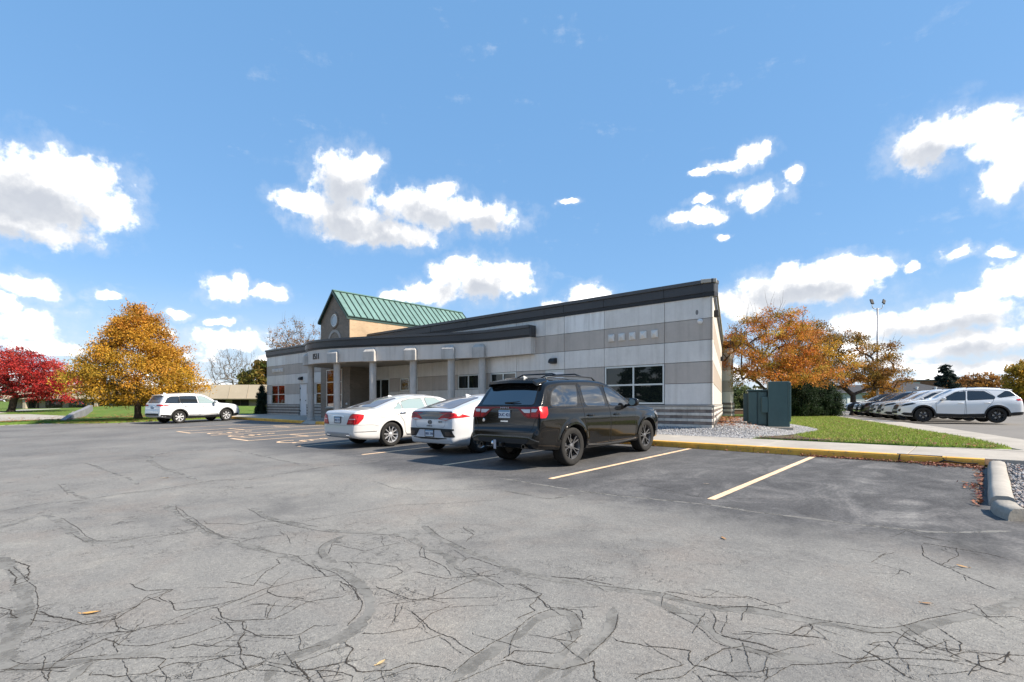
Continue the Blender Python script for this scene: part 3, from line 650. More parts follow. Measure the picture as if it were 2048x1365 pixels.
ib = sheet('gravel_bed', IPOLY, zi, M_GRAV, .8, isl)
stones('gravel', IPOLY, zi, 14000, .030, isl, rs, [(.33, .33, .34), (.25, .245, .25), (.40, .385, .37), (.20, .185, .18), (.36, .30, .27)], near=8.)

# street and lawn to the west
mb = MB(); mb.prism([(-45.2, -60), (-41.02, -60), (-41.02, 30), (-45.2, 30)], lambda x, y: zl(x, min(13, y)) - .2, lambda x, y: zl(x, min(13, y)) - .02)
struct(mb.build('street', M_STREET))
GI = [(-41.0, 4.6), (-39.4, 5.4), (-37.9, 6.6), (-37.6, 9), (-37.6, 12.8), (-41.0, 12.8)]
def zgi(x, y): return zl(x, y) + .05 + .10 * math.exp(-((x + 39.4) ** 2 + (y - 8.6) ** 2) / 1.5)
gi_ = struct(sheet('grass_island', GI, zgi, M_LAWN, .6))
blades('grass', GI, zgi, 9000, .07, gi_, [(.10, .17, .025), (.12, .19, .03), (.22, .17, .06)], rs)
mb = MB(); mb.prism([(-45.3, .5), (-60, 3.2), (-74, 6), (-74, 9), (-58, 8.0), (-52, 6.8), (-45.3, 5.0)], lambda x, y: terrain(x, y) - .2, lambda x, y: terrain(x, y) + .02)
M_PATHW = mat('path_concrete', (.36, .34, .30), .9, .3, var=.12, vscale=1)
struct(mb.build('driveway', M_PATHW))

# ------------------------------------------------------------------ the office building
M_PL = mat('panel_light', (.69, .66, .62), .85, .3, var=.10, vscale=1.1, bump=.12, bscale=80, streak=.28)
M_PW = mat('panel_white', (.80, .785, .76), .85, .3, var=.07, vscale=1.1, bump=.12, bscale=80, streak=.5)
M_PT = mat('panel_tan', (.47, .42, .375), .88, .3, var=.10, vscale=1.1, bump=.12, bscale=80, streak=.28)
M_PC = mat('panel_cream', (.52, .48, .42), .85, .3, var=.10, vscale=1.1, bump=.12, bscale=80)
M_FAS = mat('fascia_metal', (.040, .040, .043), .45, .5, var=.18, vscale=1.5)
M_FAS2 = mat('fascia_strip', (.018, .018, .020), .5, .4)
M_COP = mat('coping_metal', (.065, .065, .068), .4, .5, var=.15, vscale=1.5)
M_BACK = mat('wall_core', (.10, .10, .10), .9, .2)
M_ALU = mat('aluminium_frame', (.62, .64, .62), .35, .5, metal=.3)
M_DARK = mat('dark_interior', (.02, .02, .022), .8, .2)
M_COL = mat('column_plaster', (.46, .44, .415), .85, .3, var=.16, vscale=2.5, bump=.2, bscale=50, streak=.5)
M_BAND = mat('canopy_plaster', (.62, .575, .53), .85, .3, var=.07, vscale=1.2, bump=.1, bscale=60, streak=.3)
M_SILL = mat('sill_block', (.33, .31, .285), .9, .3, var=.15, vscale=3, bump=.4, bscale=30)
M_BL = [mat('block_light_%d' % i, c, .92, .2, var=.22, vscale=7, bump=.8, bscale=45) for i, c in enumerate(((.54, .51, .46), (.48, .45, .405), (.58, .545, .49)))]
M_BD = [mat('block_dark_%d' % i, c, .92, .2, var=.28, vscale=7, bump=.8, bscale=45) for i, c in enumerate(((.20, .17, .152), (.24, .205, .18), (.17, .147, .135)))]
M_WHITE = mat('white_paint', (.72, .73, .74), .5, .4, var=.04, vscale=2)
def brick_mat(name, c1, c2, mortar):
    m = bpy.data.materials.new(name); m.use_nodes = True; t = NT(m.node_tree); b = m.node_tree.nodes['Principled BSDF']
    geo = t.n('ShaderNodeNewGeometry'); sp = t.n('ShaderNodeSeparateXYZ'); t.l(geo.outputs['Position'], sp.inputs[0]); cb = t.n('ShaderNodeCombineXYZ')
    t.l(t.math('ADD', sp.outputs[0], sp.outputs[1]), cb.inputs[0]); t.l(sp.outputs[2], cb.inputs[1])
    br = t.n('ShaderNodeTexBrick'); t.l(cb.outputs[0], br.inputs['Vector']); br.inputs['Scale'].default_value = 1
    for k_, v in (('Brick Width', .21), ('Row Height', .072), ('Mortar Size', .006), ('Bias', 0.)): br.inputs[k_].default_value = v
    for k_, v in (('Color1', c1), ('Color2', c2), ('Mortar', mortar)): br.inputs[k_].default_value = v + (1,)
    t.l(t.mix(.35, br.outputs[0], t.mix(1., br.outputs[0], t.ramp(t.noise(geo.outputs['Position'], 2., 4, .6), [(.3, (.6, .6, .6)), (.7, (1.3, 1.3, 1.3))]), 'MULTIPLY')), b.inputs['Base Color'])
    b.inputs['Roughness'].default_value = .9
    bp = t.n('ShaderNodeBump'); bp.inputs['Strength'].default_value = .4; bp.inputs['Distance'].default_value = .006; bp.invert = True
    t.l(br.outputs['Fac'], bp.inputs['Height']); t.l(bp.outputs[0], b.inputs['Normal']); return m
M_BRICK_SHADED = brick_mat('brick_shaded', (.20, .16, .125), (.245, .195, .15), (.26, .23, .20))  # tower brick with the shade of its front put into the colour
M_BRICK_SUNLIT = brick_mat('brick_sunlit', (.40, .28, .17), (.45, .32, .195), (.42, .34, .24))  # the same tower brick, sunlight on its side put into the colour
def glass(name, tint=(.008, .011, .011), rough=.02, ior=1.6):
    return mat(name, tint, rough, .5, ior=ior)
M_GLASS = glass('window_glass', (.010, .013, .012))
M_GLASSR = glass('window_glass_red', (.10, .012, .010))
M_GLASSREFL = glass('window_glass_orange_reflection', (.040, .022, .007))  # orange reflection of autumn trees put into the glass colour

bld = thing('office_building', 'long grey and tan panelled office building with curved canopy and green gabled roof', 'building', (-22, YF, .7))
BO = Vector((-22, YF, .7))
class WB(MB):
    """mesh in world coordinates, stored relative to the building's base"""
    def build(s, name, mats, parent=None, **kw):
        off = BO if parent is bld else Vector()
        s.v = [(a - off.x, b - off.y, c - off.z) for a, b, c in s.v]
        return MB.build(s, name, mats, parent, **kw)
def sub(o, p): o.parent = p; return o            # a sub-part built in building coordinates under a part at the building's origin
ROWS = [4.90, 4.215, 3.53, 2.845, 2.16, 1.465]
ED = Vector((-.332, .943, 0)); EN = Vector((.943, .332, 0))      # end wall direction and outward normal
E0 = Vector((-6.34, YF, 0)); EL = 18.0
# core
mb = WB(); foot = [(-39.16, YF + .075), (-6.43, YF + .075), tuple((E0 + ED * EL - EN * .075).xy), (-39.16, YF + 17)]
mb.prism(foot, .2, 4.95)
mb.build('wall', M_BACK, bld)
mb = WB(); mb.prism([(-39.0, YF + .5), (-7.0, YF + .5), (-12.6, 32.8), (-39.0, 32.8)], 4.96, 5.0); mb.build('roof', mat('roof_membrane', (.13, .13, .13), .9, .2, var=.2, vscale=.6), bld)

def panel(x0, x1, z0, z1, m, name='wall_panel', y=YF, th=.07):
    mb = WB(); g = .007; mb.box(x0 + g, x1 - g, y, y + th, z0 + g, z1 - g); return mb.build(name, m, bld, bevel=.006)
def rowmat(r): return (M_PL, M_PT, M_PL, M_PT, M_PL)[r]
XS = [-6.34, -7.96, -10.31, -12.11, -13.07, -14.60, -16.16, -18.3, -20.0, -21.3, -22.8, -23.75, -25.75]
skip = {(1, 3), (1, 4), (3, 3), (3, 4), (5, 3), (6, 3), (9, 3), (11, 3), (11, 4)}
for c in range(len(XS) - 1):
    for r in range(5):
        if (c, r) in skip: continue
        m = M_PW if (c, r) == (2, 0) else rowmat(r)
        x0, x1 = XS[c + 1], XS[c]
        panel(x0, x1, ROWS[r + 1], ROWS[r], m)
XL = [-39.2, -36.23, -34.06, -33.04, -31.85, -28.9]
for c in range(len(XL) - 1):
    for r in range(5):
        if (c, r) in {(0, 3), (0, 4), (2, 3), (2, 4), (4, 3), (4, 4)}: continue
        panel(XL[c], XL[c + 1], ROWS[r + 1], ROWS[r], M_PW if (c, r) == (0, 0) else rowmat(r))
for r in (3, 4): panel(-39.2, -38.45, ROWS[r + 1], ROWS[r], rowmat(r))

def window(x0, x1, z0, z1, cols, rows, y=YF, gm=M_GLASS, name='window', fr=.055):
    """aluminium frame with its panes as sub-parts"""
    mb = WB(); yy = y + .012
    mb.box(x0, x1, yy, yy + .075, z0, z0 + fr); mb.box(x0, x1, yy, yy + .075, z1 - fr, z1)
    mb.box(x0, x0 + fr, yy + .001, yy + .074, z0 + fr, z1 - fr); mb.box(x1 - fr, x1, yy + .001, yy + .074, z0 + fr, z1 - fr)
    for i in range(1, cols): x = x0 + (x1 - x0) * i / cols; mb.box(x - fr / 2, x + fr / 2, yy + .002, yy + .073, z0 + fr, z1 - fr)
    for i in range(1, rows): z = z0 + (z1 - z0) * i / rows; mb.box(x0 + fr, x1 - fr, yy + .003, yy + .072, z - fr / 2, z + fr / 2)
    w = mb.build(name, M_ALU, bld)
    for i in range(cols):
        for j in range(rows):
            a, b = x0 + (x1 - x0) * i / cols, x0 + (x1 - x0) * (i + 1) / cols; c, d = z0 + (z1 - z0) * j / rows, z0 + (z1 - z0) * (j + 1) / rows
            m2 = MB(); m2.box(a + .02 - BO.x, b - .02 - BO.x, yy + .035 - BO.y, yy + .042 - BO.y, c + .02 - BO.z, d - .02 - BO.z); m2.build('pane', gm, w)
    return w
window(-10.29, -7.98, 1.49, 2.835, 2, 2)
window(-16.14, -14.62, 2.17, 2.835, 2, 1); window(-18.28, -16.86, 2.17, 2.835, 2, 1)
panel(-16.86, -16.16, 2.16, 2.845, M_PT)
window(-22.78, -21.32, 2.17, 2.835, 2, 1, gm=M_GLASSREFL)
window(-38.43, -36.25, 1.49, 2.835, 2, 2, gm=M_GLASSREFL); window(-31.83, -29.5, 1.49, 2.835, 2, 2, gm=M_GLASSREFL)
# service doors
def service_door(x0, x1, z0, z1):
    mb = WB(); y = YF + .01
    mb.box(x0, x0 + .05, y, y + .07, z0, z1); mb.box(x1 - .05, x1, y, y + .07, z0, z1); mb.box(x0 + .05, x1 - .05, y + .001, y + .069, z1 - .05, z1)
    d = mb.build('door', M_ALU, bld)
    m2 = MB(); m2.box(x0 + .055 - BO.x, x1 - .055 - BO.x, .035, .06, z0 + .01 - BO.z, z1 - .055 - BO.z); m2.build('door_leaf', M_WHITE, d)
    m2 = MB(); hx = x1 - .13 - BO.x; m2.lathe([(.0, -.03), (.028, -.03), (.028, 0), (.012, .01), (.012, .035)], 'y', 12, Matrix.Translation((hx, .005, z0 + 1.0 - BO.z)))
    m2.build('handle', M_FAS2, d)
    for k_ in range(3):
        m2 = MB(); m2.box(x0 + .035 - BO.x, x0 + .065 - BO.x, -.004, .04, z0 + .25 + k_ * .75 - BO.z, z0 + .36 + k_ * .75 - BO.z); m2.build('hinge', M_FAS2, d)
service_door(-13.06, -12.12, .70, 2.83); service_door(-34.04, -33.06, .72, 2.83)
# glazed entrance door with side light
mb = WB(); y = YF + .01
for a, b in ((-25.72, -25.60), (-24.62, -24.54), (-23.83, -23.76)): mb.box(a, b, y, y + .07, .66, 2.80)
mb.box(-25.72, -23.76, y + .001, y + .069, 2.80, 2.90); mb.box(-24.54, -23.83, y + .002, y + .068, 1.55, 1.62)
d = mb.build('entrance_door', M_ALU, bld)
for a, b, c, e_ in ((-25.60, -24.62, .68, 2.79), (-24.54, -23.83, 1.62, 2.79), (-24.54, -23.83, .68, 1.55)):
    m2 = MB(); m2.box(a - BO.x, b - BO.x, .045, .052, c - BO.z, e_ - BO.z); m2.build('pane', M_GLASS, d)

# water table, block base
for a, b in ((-25.7, -13.1), (-12.08, -6.28)):
    mb = WB(); mb.box(a, b, YF - .06, YF + .07, 1.405, 1.46); mb.build('sill', M_SILL, bld, bevel=.01)
mb = WB(); mb.box(-39.26, -34.08, YF - .06, YF + .07, 1.405, 1.46); mb.build('sill', M_SILL, bld, bevel=.01)
mb = WB(); mb.box(-33.02, -28.9, YF - .06, YF + .07, 1.405, 1.46); mb.build('sill', M_SILL, bld, bevel=.01)
HB = .0955
bmesh_cache = {}
def block(x, z, L, dark, i, yo=0.):
    key = (round(L, 3),)
    if key not in bmesh_cache:
        mb = MB(); mb.box(.003, L - .003, -.03, .08, .003, HB - .003); o = mb.build('block', M_BL[0], bld, bevel=.006); bmesh_cache[key] = o.data; bpy.data.objects.remove(o)
    o = bpy.data.objects.new('block', bmesh_cache[key]); COL.objects.link(o); o.parent = bld
    o.location = (x - BO.x, YF - BO.y + yo, z - BO.z)
    o.material_slots[0].link = 'OBJECT'; o.material_slots[0].material = (M_BD if dark else M_BL)[i % 3]; return o
rb = random.Random(4)
for c in range(8):
    z = 1.405 - (c + 1) * HB; x = -6.34 - (.2 if c % 2 else .4); x1 = -6.34
    while x1 > -12.0:
        x0 = max(-12.06, x); block(x0, z, x1 - x0, c % 2, rb.randrange(3), -.014 if not c % 2 else rb.uniform(.0, .008)); x1 = x0; x -= .4
mb = WB(); mbd = WB()
for a, b in ((-39.2, -34.08), (-33.02, -28.9), (-25.7, -13.1)):
    for c in range(9):
        z = 1.405 - (c + 1) * HB; x = a - (.2 if c % 2 else 0)
        while x < b:
            x0, x1 = max(a, x), min(b, x + .4)
            if x1 - x0 > .01: (mbd if c % 2 else mb).box(x0 + .003, x1 - .003, YF - .03 - rb.uniform(0, .012) - (0 if c % 2 else .012), YF + .08, z + .003, z + HB - .003)
            x += .4
o = mb.build('light_block_courses', M_BL[1], bld); o['kind'] = 'stuff'
o = mbd.build('dark_block_courses', M_BD[0], bld); o['kind'] = 'stuff'

# end wall, splayed from the front
MX = Matrix(((ED.x, EN.x, 0, E0.x), (ED.y, EN.y, 0, E0.y), (0, 0, 1, 0), (0, 0, 0, 1)))     # local x along the wall, y outward
cuts = [0, 1.9, 4.3, 6.7, 9.1, 11.5, 13.9, 16.0, EL]
for i in range(len(cuts) - 1):
    for r in range(5):
        mb = WB(); g = .007; mb.box(cuts[i] + (.0 if i else .0) + g, cuts[i + 1] - g, -.07, .0, ROWS[r + 1] + g, ROWS[r] - g, MX)
        mb.build('wall_panel', (M_PC, M_PT, M_PC, mat('panel_tan_warm', (.36, .30, .245), .88, .3, var=.1, vscale=1.1, bump=.12, bscale=80), M_PC)[r] if r != 1 else MATS.get('panel_tan_warm', M_PT), bld, bevel=.006)
mb = WB(); mb.box(-.06, EL, -.06, .06, 1.405, 1.46, MX); mb.build('sill', M_SILL, bld, bevel=.01)
eb = {}
for c in range(6):
    z = 1.405 - (c + 1) * HB; s_ = 0.
    first = .2 if c % 2 else .4
    while s_ < 9.:
        L = first if s_ == 0 else .4
        mb = WB(); mb.box(s_ + .003, s_ + L - .003, -.08, .03 + (.012 if not c % 2 else rb.uniform(-.008, 0)), z + .003, z + HB - .003, MX); mb.build('block', rb.choice(M_BD if c % 2 else M_BL), bld, bevel=.006); s_ += L
mb = WB()
for c in range(6): z = 1.405 - (c + 1) * HB; mb.box(9.01, EL, -.08, .03 + (.012 if not c % 2 else 0), z + .003, z + HB - .003, MX, c % 2)
o = mb.build('far_block_courses', [M_BL[0], M_BD[0]], bld); o['kind'] = 'stuff'
# pilaster at the far end of the end wall
far = E0 + ED * EL
for r in range(5):
    mb = WB(); mb.box(far.x - 1, far.x + .52, far.y + .02, far.y + .5, ROWS[r + 1] + .1 + .006, ROWS[r] + .1 - .006); mb.build('wall_panel', rowmat(r), bld, bevel=.006)
mb = WB(); mb.box(far.x - 1, far.x + .56, far.y - .02, far.y + .54, 5.0, 5.42); mb.build('fascia', M_FAS, bld)
for c in range(6):
    z = 1.56 - (c + 1) * HB * 1.4; mb = WB(); mb.box(far.x - 1, far.x + .57, far.y - .03, far.y + .55, z + .003, z + HB * 1.4 - .003); mb.build('block', (M_BD if c % 2 == 0 else M_BL)[c % 3], bld)

# fascia of the main roof: strip, boards with joints, coping
def fascia_run(x0, x1, joints):
    mb = WB(); mb.box(x0, x1, YF - .03, YF + .3, 4.895, 5.02); mb.build('fascia_strip', M_FAS2, bld)
    es = [x0] + joints + [x1]
    for a, b in zip(es, es[1:]):
        mb = WB(); mb.box(a + .006, b - .006, YF - .055, YF + .3, 5.022, 5.30); mb.build('fascia_board', M_FAS, bld, bevel=.004)
    mb = WB(); mb.box(x0, x1, YF - .11, YF + .35, 5.302, 5.42); mb.build('coping', M_COP, bld, bevel=.008)
fascia_run(-25.7, -6.28, [-23.3, -20.2, -17.58, -13.07, -12.11, -10.31, -7.96])
fascia_run(-39.28, -28.9, [-36.23, -33.1, -30.5])
mb = WB(); mb.box(-.02, EL, -.3, .03, 4.895, 5.02, MX); mb.build('fascia_strip', M_FAS2, bld)
for a, b in ((-.04, 4.3), (4.3, 9.1), (9.1, 13.9), (13.9, EL)):
    mb = WB(); mb.box(a + .006, b - .006, -.3, .055, 5.022, 5.30, MX); mb.build('fascia_board', M_FAS, bld, bevel=.004)
mb = WB(); mb.box(-.1, EL, -.35, .11, 5.3025, 5.4195, MX); mb.build('coping', mat('coping_cream', (.40, .37, .32), .5, .5), bld, bevel=.008)

# pyramid studs
def stud(x, z, s=.125):
    mb = WB(); y = YF; vs = [(x - s, y, z - s), (x + s, y, z - s), (x + s, y, z + s), (x - s, y, z + s)]
    f = [(a, y - .045, c) for a, b, c in vs]; mb.add(vs + f + [(x, y - .115, z)], [(0, 1, 5, 4), (1, 2, 6, 5), (2, 3, 7, 6), (3, 0, 4, 7), (4, 5, 8), (5, 6, 8), (6, 7, 8), (7, 4, 8)])
    mb.build('stud', M_PL, bld)
for i in range(5): stud(-9.99 + i * .42, 3.87); stud(-38.05 + i * .36, 3.87)
# wall lamps
def wall_lamp(x, z):
    mb = WB(); pr = [(0, .11), (-.10, .105), (-.19, .06), (-.235, -.02), (-.24, -.08), (-.1, -.11), (0, -.11)]
    n = len(pr); vs = [(x + s * .14, YF + a, z + b) for s in (-1, 1) for a, b in pr]
    mb.add(vs, [tuple(range(n)), tuple(range(2 * n - 1, n - 1, -1))] + [(i, (i + 1) % n, (i + 1) % n + n, i + n) for i in range(n)])
    mb.build('wall_lamp', M_FAS2, bld, bevel=.012)
wall_lamp(-12.60, 3.19); wall_lamp(-33.7, 3.19)
# camera dome, stain ring, small lamps on the end wall
mb = WB(); T = Matrix.Translation((-6.74, YF, 4.13)); mb.lathe([(.0, .0), (.085, .0), (.085, -.035), (.062, -.04), (.062, -.075), (.05, -.105), (.025, -.122), (.0, -.126)], 'y', 20, T)
mb.build('security_camera', M_WHITE, bld, smooth=True, angle=40)
mb = WB(); mb.lathe([(0, -.003), (.075, -.003), (.075, .01)], 'y', 14, Matrix.Translation((-6.85, YF, 4.43)) @ Matrix.Diagonal((.62, 1, 1.1, 1))); mb.build('old_fixing_mark', mat('mark', (.20, .20, .20), .9, .2, var=.4, vscale=15), bld)
for s_, z in ((1.1, 4.50), (12.5, 3.9)):
    mb = WB(); mb.box(s_ - .1, s_ + .1, 0, .16, z - .12, z + .12, MX); mb.build('wall_lamp', M_FAS2, bld, bevel=.03)

# ---------------------------------------------------------------- brick tower with the green roof
TX0, TX1, TY0, TY1 = -28.9, -25.72, 15.2, 24.8; TXM = (TX0 + TX1) / 2; TE, TR = 6.28, 7.86
tw = WB()
tw.prism([(TX0, TE), (TX0, .5), (TX1, .5), (TX1, TE), (TXM, TR - .04)], -TY1, -TY0, ROT90)
wl = tw.build('tower_wall', [M_BRICK_SHADED, M_BRICK_SUNLIT], bld)
for p in wl.data.polygons:
    if p.normal.x > .7: p.material_index = 1  # the side towards the sun takes the sunlit brick colour
mb = WB(); mb.box(TX1 + .001, TX1 + .03, TY0 - .002, YF + .06, .5, 4.55); mb.build('entrance_side_shade', M_BRICK_SHADED, bld)  # thin skin over the tower side, canopy shade put into its darker colour
# green standing-seam roof
M_GRN = mat('roof_green', (.185, .30, .262), .42, .5, metal=.25, var=.16, vscale=1.2, streak=.3)
M_GRND = mat('roof_green_trim', (.022, .055, .046), .45, .5)
rise = TR - TE; half = (TX1 - TX0) / 2; ov = .02
roof = None
for s_ in (1, -1):
    n_pan = 24; L = TY1 + .1 - (TY0 - .12)
    U = Vector((s_ * (half + ov), 0, -(rise) * (half + ov) / half)); N = Vector((s_ * rise, 0, half)).normalized()
    top = Vector((TXM, TY0 - .12, TR + .02))
    if roof is None:
        mb = WB(); a = top; vs = []
        for sg in (1, -1):
            U2 = Vector((sg * (half + ov), 0, -(rise) * (half + ov) / half)); vs += [a, a + U2, a + U2 + Vector((0, L, 0)), a + Vector((0, L, 0))]
        vs += [v - Vector((0, 0, .06)) for v in vs]
        mb.add(vs, [(0, 1, 2, 3), (4, 5, 6, 7), (8, 9, 10, 11), (12, 13, 14, 15), (0, 8, 9, 1), (4, 12, 13, 5), (1, 2, 10, 9), (5, 6, 14, 13), (3, 2, 10, 11), (7, 6, 14, 15)])
        roof = mb.build('roof', M_GRND, bld)
    for i in range(n_pan):
        a = top + Vector((0, L * i / n_pan + .012, 0)) + N * .006; b = top + Vector((0, L * (i + 1) / n_pan - .012, 0)) + N * .006
        m2 = MB(); q = [a - BO, a + U * .985 - BO, b + U * .985 - BO, b - BO]; m2.add(q + [v + N * .012 for v in q], [(0, 1, 2, 3), (4, 5, 6, 7), (0, 1, 5, 4), (1, 2, 6, 5), (2, 3, 7, 6), (3, 0, 4, 7)])
        m2.build('roof_panel', M_GRN, roof)
    for i in range(n_pan + 1):
        a = top + Vector((0, L * i / n_pan, 0)) + N * .008 - BO; m2 = MB(); w_ = Vector((0, .026, 0)); q = [a - w_, a + w_, a + w_ + U * .99, a - w_ + U * .99]
        m2.add(q + [v + N * .045 for v in q], [(0, 1, 2, 3), (4, 5, 6, 7), (0, 1, 5, 4), (1, 2, 6, 5), (2, 3, 7, 6), (3, 0, 4, 7)]); m2.build('seam', mat('seam_green', (.012, .032, .027), .6, .3), roof)
    # eave board and rake trim
    e = top + U; m2 = MB(); m2.box(min(e.x, e.x - s_ * .1) - BO.x, max(e.x, e.x - s_ * .1) - BO.x, TY0 - .13 - BO.y, TY1 + .11 - BO.y, e.z - .16 - BO.z, e.z - .015 - BO.z); m2.build('eave_board', M_GRND, roof)
    m2 = MB(); a = top - BO + Vector((0, -.02, 0)); q = [a, a + U, a + U - Vector((0, 0, .14)), a - Vector((0, 0, .14))]
    m2.add(q + [v + Vector((0, -.05, 0)) for v in q], [(0, 1, 2, 3), (7, 6, 5, 4), (0, 1, 5, 4), (1, 2, 6, 5), (2, 3, 7, 6), (3, 0, 4, 7)]); m2.build('rake_trim', M_GRND, roof)
m2 = MB(); m2.box(TXM - .09 - BO.x, TXM + .09 - BO.x, TY0 - .15 - BO.y, TY1 + .11 - BO.y, TR + .03 - BO.z, TR + .085 - BO.z); m2.build('ridge_cap', mat('ridge_green', (.10, .2, .17), .45, .5, metal=.2), roof)
# round window, arch ring, tall red window
C = Matrix.Translation((TXM, TY0, 6.22))
mb = WB(); mb.lathe([(.36, .05), (.36, -.07), (.45, -.07), (.45, -.03), (.47, .0), (.47, .05)], 'y', 36, C); rw = mb.build('round_window', M_BRICK_SHADED, bld, smooth=True, angle=40)
m2 = MB(); m2.lathe([(.30, .02), (.30, -.05), (.365, -.05), (.365, .02)], 'y', 36, Matrix.Translation(C.translation - BO)); m2.build('frame', M_ALU, rw, smooth=True, angle=40)
m2 = MB(); m2.lathe([(0, -.02), (.305, -.02)], 'y', 36, Matrix.Translation(C.translation - BO)); m2.build('pane', glass('round_glass', (.38, .41, .43), .12), rw)
mb = WB(); ring = []
for a in np.linspace(0, math.pi, 25):
    for rr, yy in ((.56, -.002), (.56, -.03), (.72, -.03), (.72, -.002)): ring.append((TXM + rr * math.cos(a), TY0 + yy, 4.98 + rr * math.sin(a)))
mb.add(ring, [(i * 4 + j, i * 4 + (j + 1) % 4, i * 4 + 4 + (j + 1) % 4, i * 4 + 4 + j) for i in range(24) for j in range(4)]); mb.build('arch_ring', mat('arch_stone', (.38, .35, .32), .85, .3, var=.1), bld)
window(-28.15, -26.45, 1.30, 3.45, 2, 3, y=TY0 - .065, gm=M_GLASSR, name='window')
mb = WB(); mb.box(-28.25, -26.35, TY0 - .10, TY0 + .02, 1.22, 1.30); mb.build('sill', M_SILL, bld, bevel=.01)
mb = WB(); mb.lathe([(0, -.06), (.05, -.055), (.07, -.02), (.07, 0)], 'y', 14, Matrix.Translation((-26.0, TY0, 1.5))); mb.build('meter_cap', M_WHITE, bld, smooth=True)

# ---------------------------------------------------------------- canopy
CU = spline([(-13.6, 16.12), (-15.0, 16.08), (-16.3, 15.93), (-17.9, 15.42), (-19.75, 14.65), (-21.7, 13.75), (-23.6, 13.05), (-24.9, 12.83), (-26.1, 12.98), (-27.0, 13.45), (-27.6, 14.2), (-27.85, 15.2), (-27.95, 16.38)], 90)
CD = np.gradient(CU, axis=0); CD /= np.linalg.norm(CD, axis=1, keepdims=True); CN = np.stack([-CD[:, 1], CD[:, 0]], 1)
if CN[45] @ np.array([0, 1]) > 0: CN = -CN
def canopy_strip(prof, name, m):
    """prof: (outward offset, z) closed profile swept along the curve"""
    mb = WB(); k_ = len(prof); vs = []
    for p, n_ in zip(CU, CN):
        vs += [(p[0] + n_[0] * a, p[1] + n_[1] * a, z) for a, z in prof]
    n = len(CU); mb.add(vs, [(i * k_ + j, i * k_ + (j + 1) % k_, (i + 1) * k_ + (j + 1) % k_, (i + 1) * k_ + j) for i in range(n - 1) for j in range(k_)] + [tuple(range(k_)), tuple((n - 1) * k_ + j for j in range(k_))])
    return mb.build(name, m, bld, smooth=True, angle=35)
canopy_strip([(0, 3.525), (0, 4.20), (-.22, 4.20), (-.22, 3.525)], 'canopy_band', M_BAND)
canopy_strip([(.03, 4.203), (.03, 4.29), (-.2, 4.29), (-.2, 4.203)], 'canopy_strip', M_FAS2)
canopy_strip([(.06, 4.293), (.06, 4.57), (-.2, 4.57), (-.2, 4.293)], 'canopy_fascia', M_FAS)
canopy_strip([(.11, 4.573), (.11, 4.68), (-.25, 4.68), (-.25, 4.573)], 'canopy_coping', M_COP)
# the boxed end against the wall
mb = WB(); mb.box(-13.60, -13.57, 16.12, YF, 3.53, 4.20); mb.build('canopy_end', M_BAND, bld)
mb = WB(); mb.box(-13.55, -13.50, 16.02, YF - .06, 4.21, 4.66); mb.build('canopy_end_fascia', M_FAS, bld)
inner = [tuple(p) for p in (CU - CN * .1)]
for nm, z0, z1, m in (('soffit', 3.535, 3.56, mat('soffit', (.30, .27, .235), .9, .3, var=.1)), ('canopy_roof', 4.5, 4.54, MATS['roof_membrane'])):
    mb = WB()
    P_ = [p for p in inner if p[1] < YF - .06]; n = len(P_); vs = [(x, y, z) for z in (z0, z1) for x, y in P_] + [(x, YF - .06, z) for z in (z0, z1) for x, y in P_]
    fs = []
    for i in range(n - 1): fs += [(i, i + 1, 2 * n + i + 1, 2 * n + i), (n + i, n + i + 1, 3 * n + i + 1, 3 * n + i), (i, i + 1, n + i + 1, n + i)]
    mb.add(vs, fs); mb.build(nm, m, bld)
for cx, cy in ((-26.1, 13.25), (-23.6, 13.3), (-21.7, 13.98), (-19.75, 14.88), (-17.9, 15.62), (-16.3, 16.08)):
    i = int(np.argmin(np.hypot(CU[:, 0] - cx, CU[:, 1] - cy))); n_ = CN[i]; t_ = CD[i]; c0 = CU[i] - n_ * .20
    zb = zw(c0[0], c0[1]) - .02; rr = .165
    mb = WB(); mb.lathe([(rr + .03, zb), (rr + .03, zb + .10), (rr, zb + .13), (rr, 3.54)], 'z', 28, Matrix.Translation((c0[0], c0[1], 0))); col = mb.build('column', M_COL, bld, smooth=True, angle=40)
    MC = Matrix(((t_[0], n_[0], 0, CU[i][0] - BO.x), (t_[1], n_[1], 0, CU[i][1] - BO.y), (0, 0, 1, -BO.z), (0, 0, 0, 1)))
    m2 = MB(); h, dp = .31, .17
    vs = [(-h, -.5, 3.49), (h, -.5, 3.49), (h, dp, 3.49), (-h, dp, 3.49), (-h, -.5, 3.96), (h, -.5, 3.96), (h, dp, 3.96), (-h, dp, 3.96), (-h + .09, -.5, 4.10), (h - .09, -.5, 4.10), (h - .09, dp - .12, 4.10), (-h + .09, dp - .12, 4.10)]
    m2.add([MC @ Vector(v) for v in vs], [(0, 1, 2, 3), (0, 1, 5, 4), (1, 2, 6, 5), (2, 3, 7, 6), (3, 0, 4, 7), (4, 5, 9, 8), (5, 6, 10, 9), (6, 7, 11, 10), (7, 4, 8, 11), (8, 9, 10, 11)])
    m2.build('capital', M_COL, col, bevel=.012)
# the street number
i = int(np.argmin(abs(CU[:, 0] + 24.85))); n_, t_ = CN[i], CD[i]; t2 = Vector((t_[0], t_[1], 0)) * (1 if t_[0] > 0 else -1)
vs, fs = text_mesh('1511', .40, .012, .006)
MT = Matrix(((t2.x, 0, n_[0], CU[i][0] + n_[0] * .015), (t2.y, 0, n_[1], CU[i][1] + n_[1] * .015), (0, 1, 0, 3.86), (0, 0, 0, 1)))
mb = WB(); mb.add([MT @ Vector(((v[0] * .82), v[1], v[2])) for v in vs], fs); mb.build('street_number', mat('black_letters', (.02, .018, .018), .5, .4), bld)

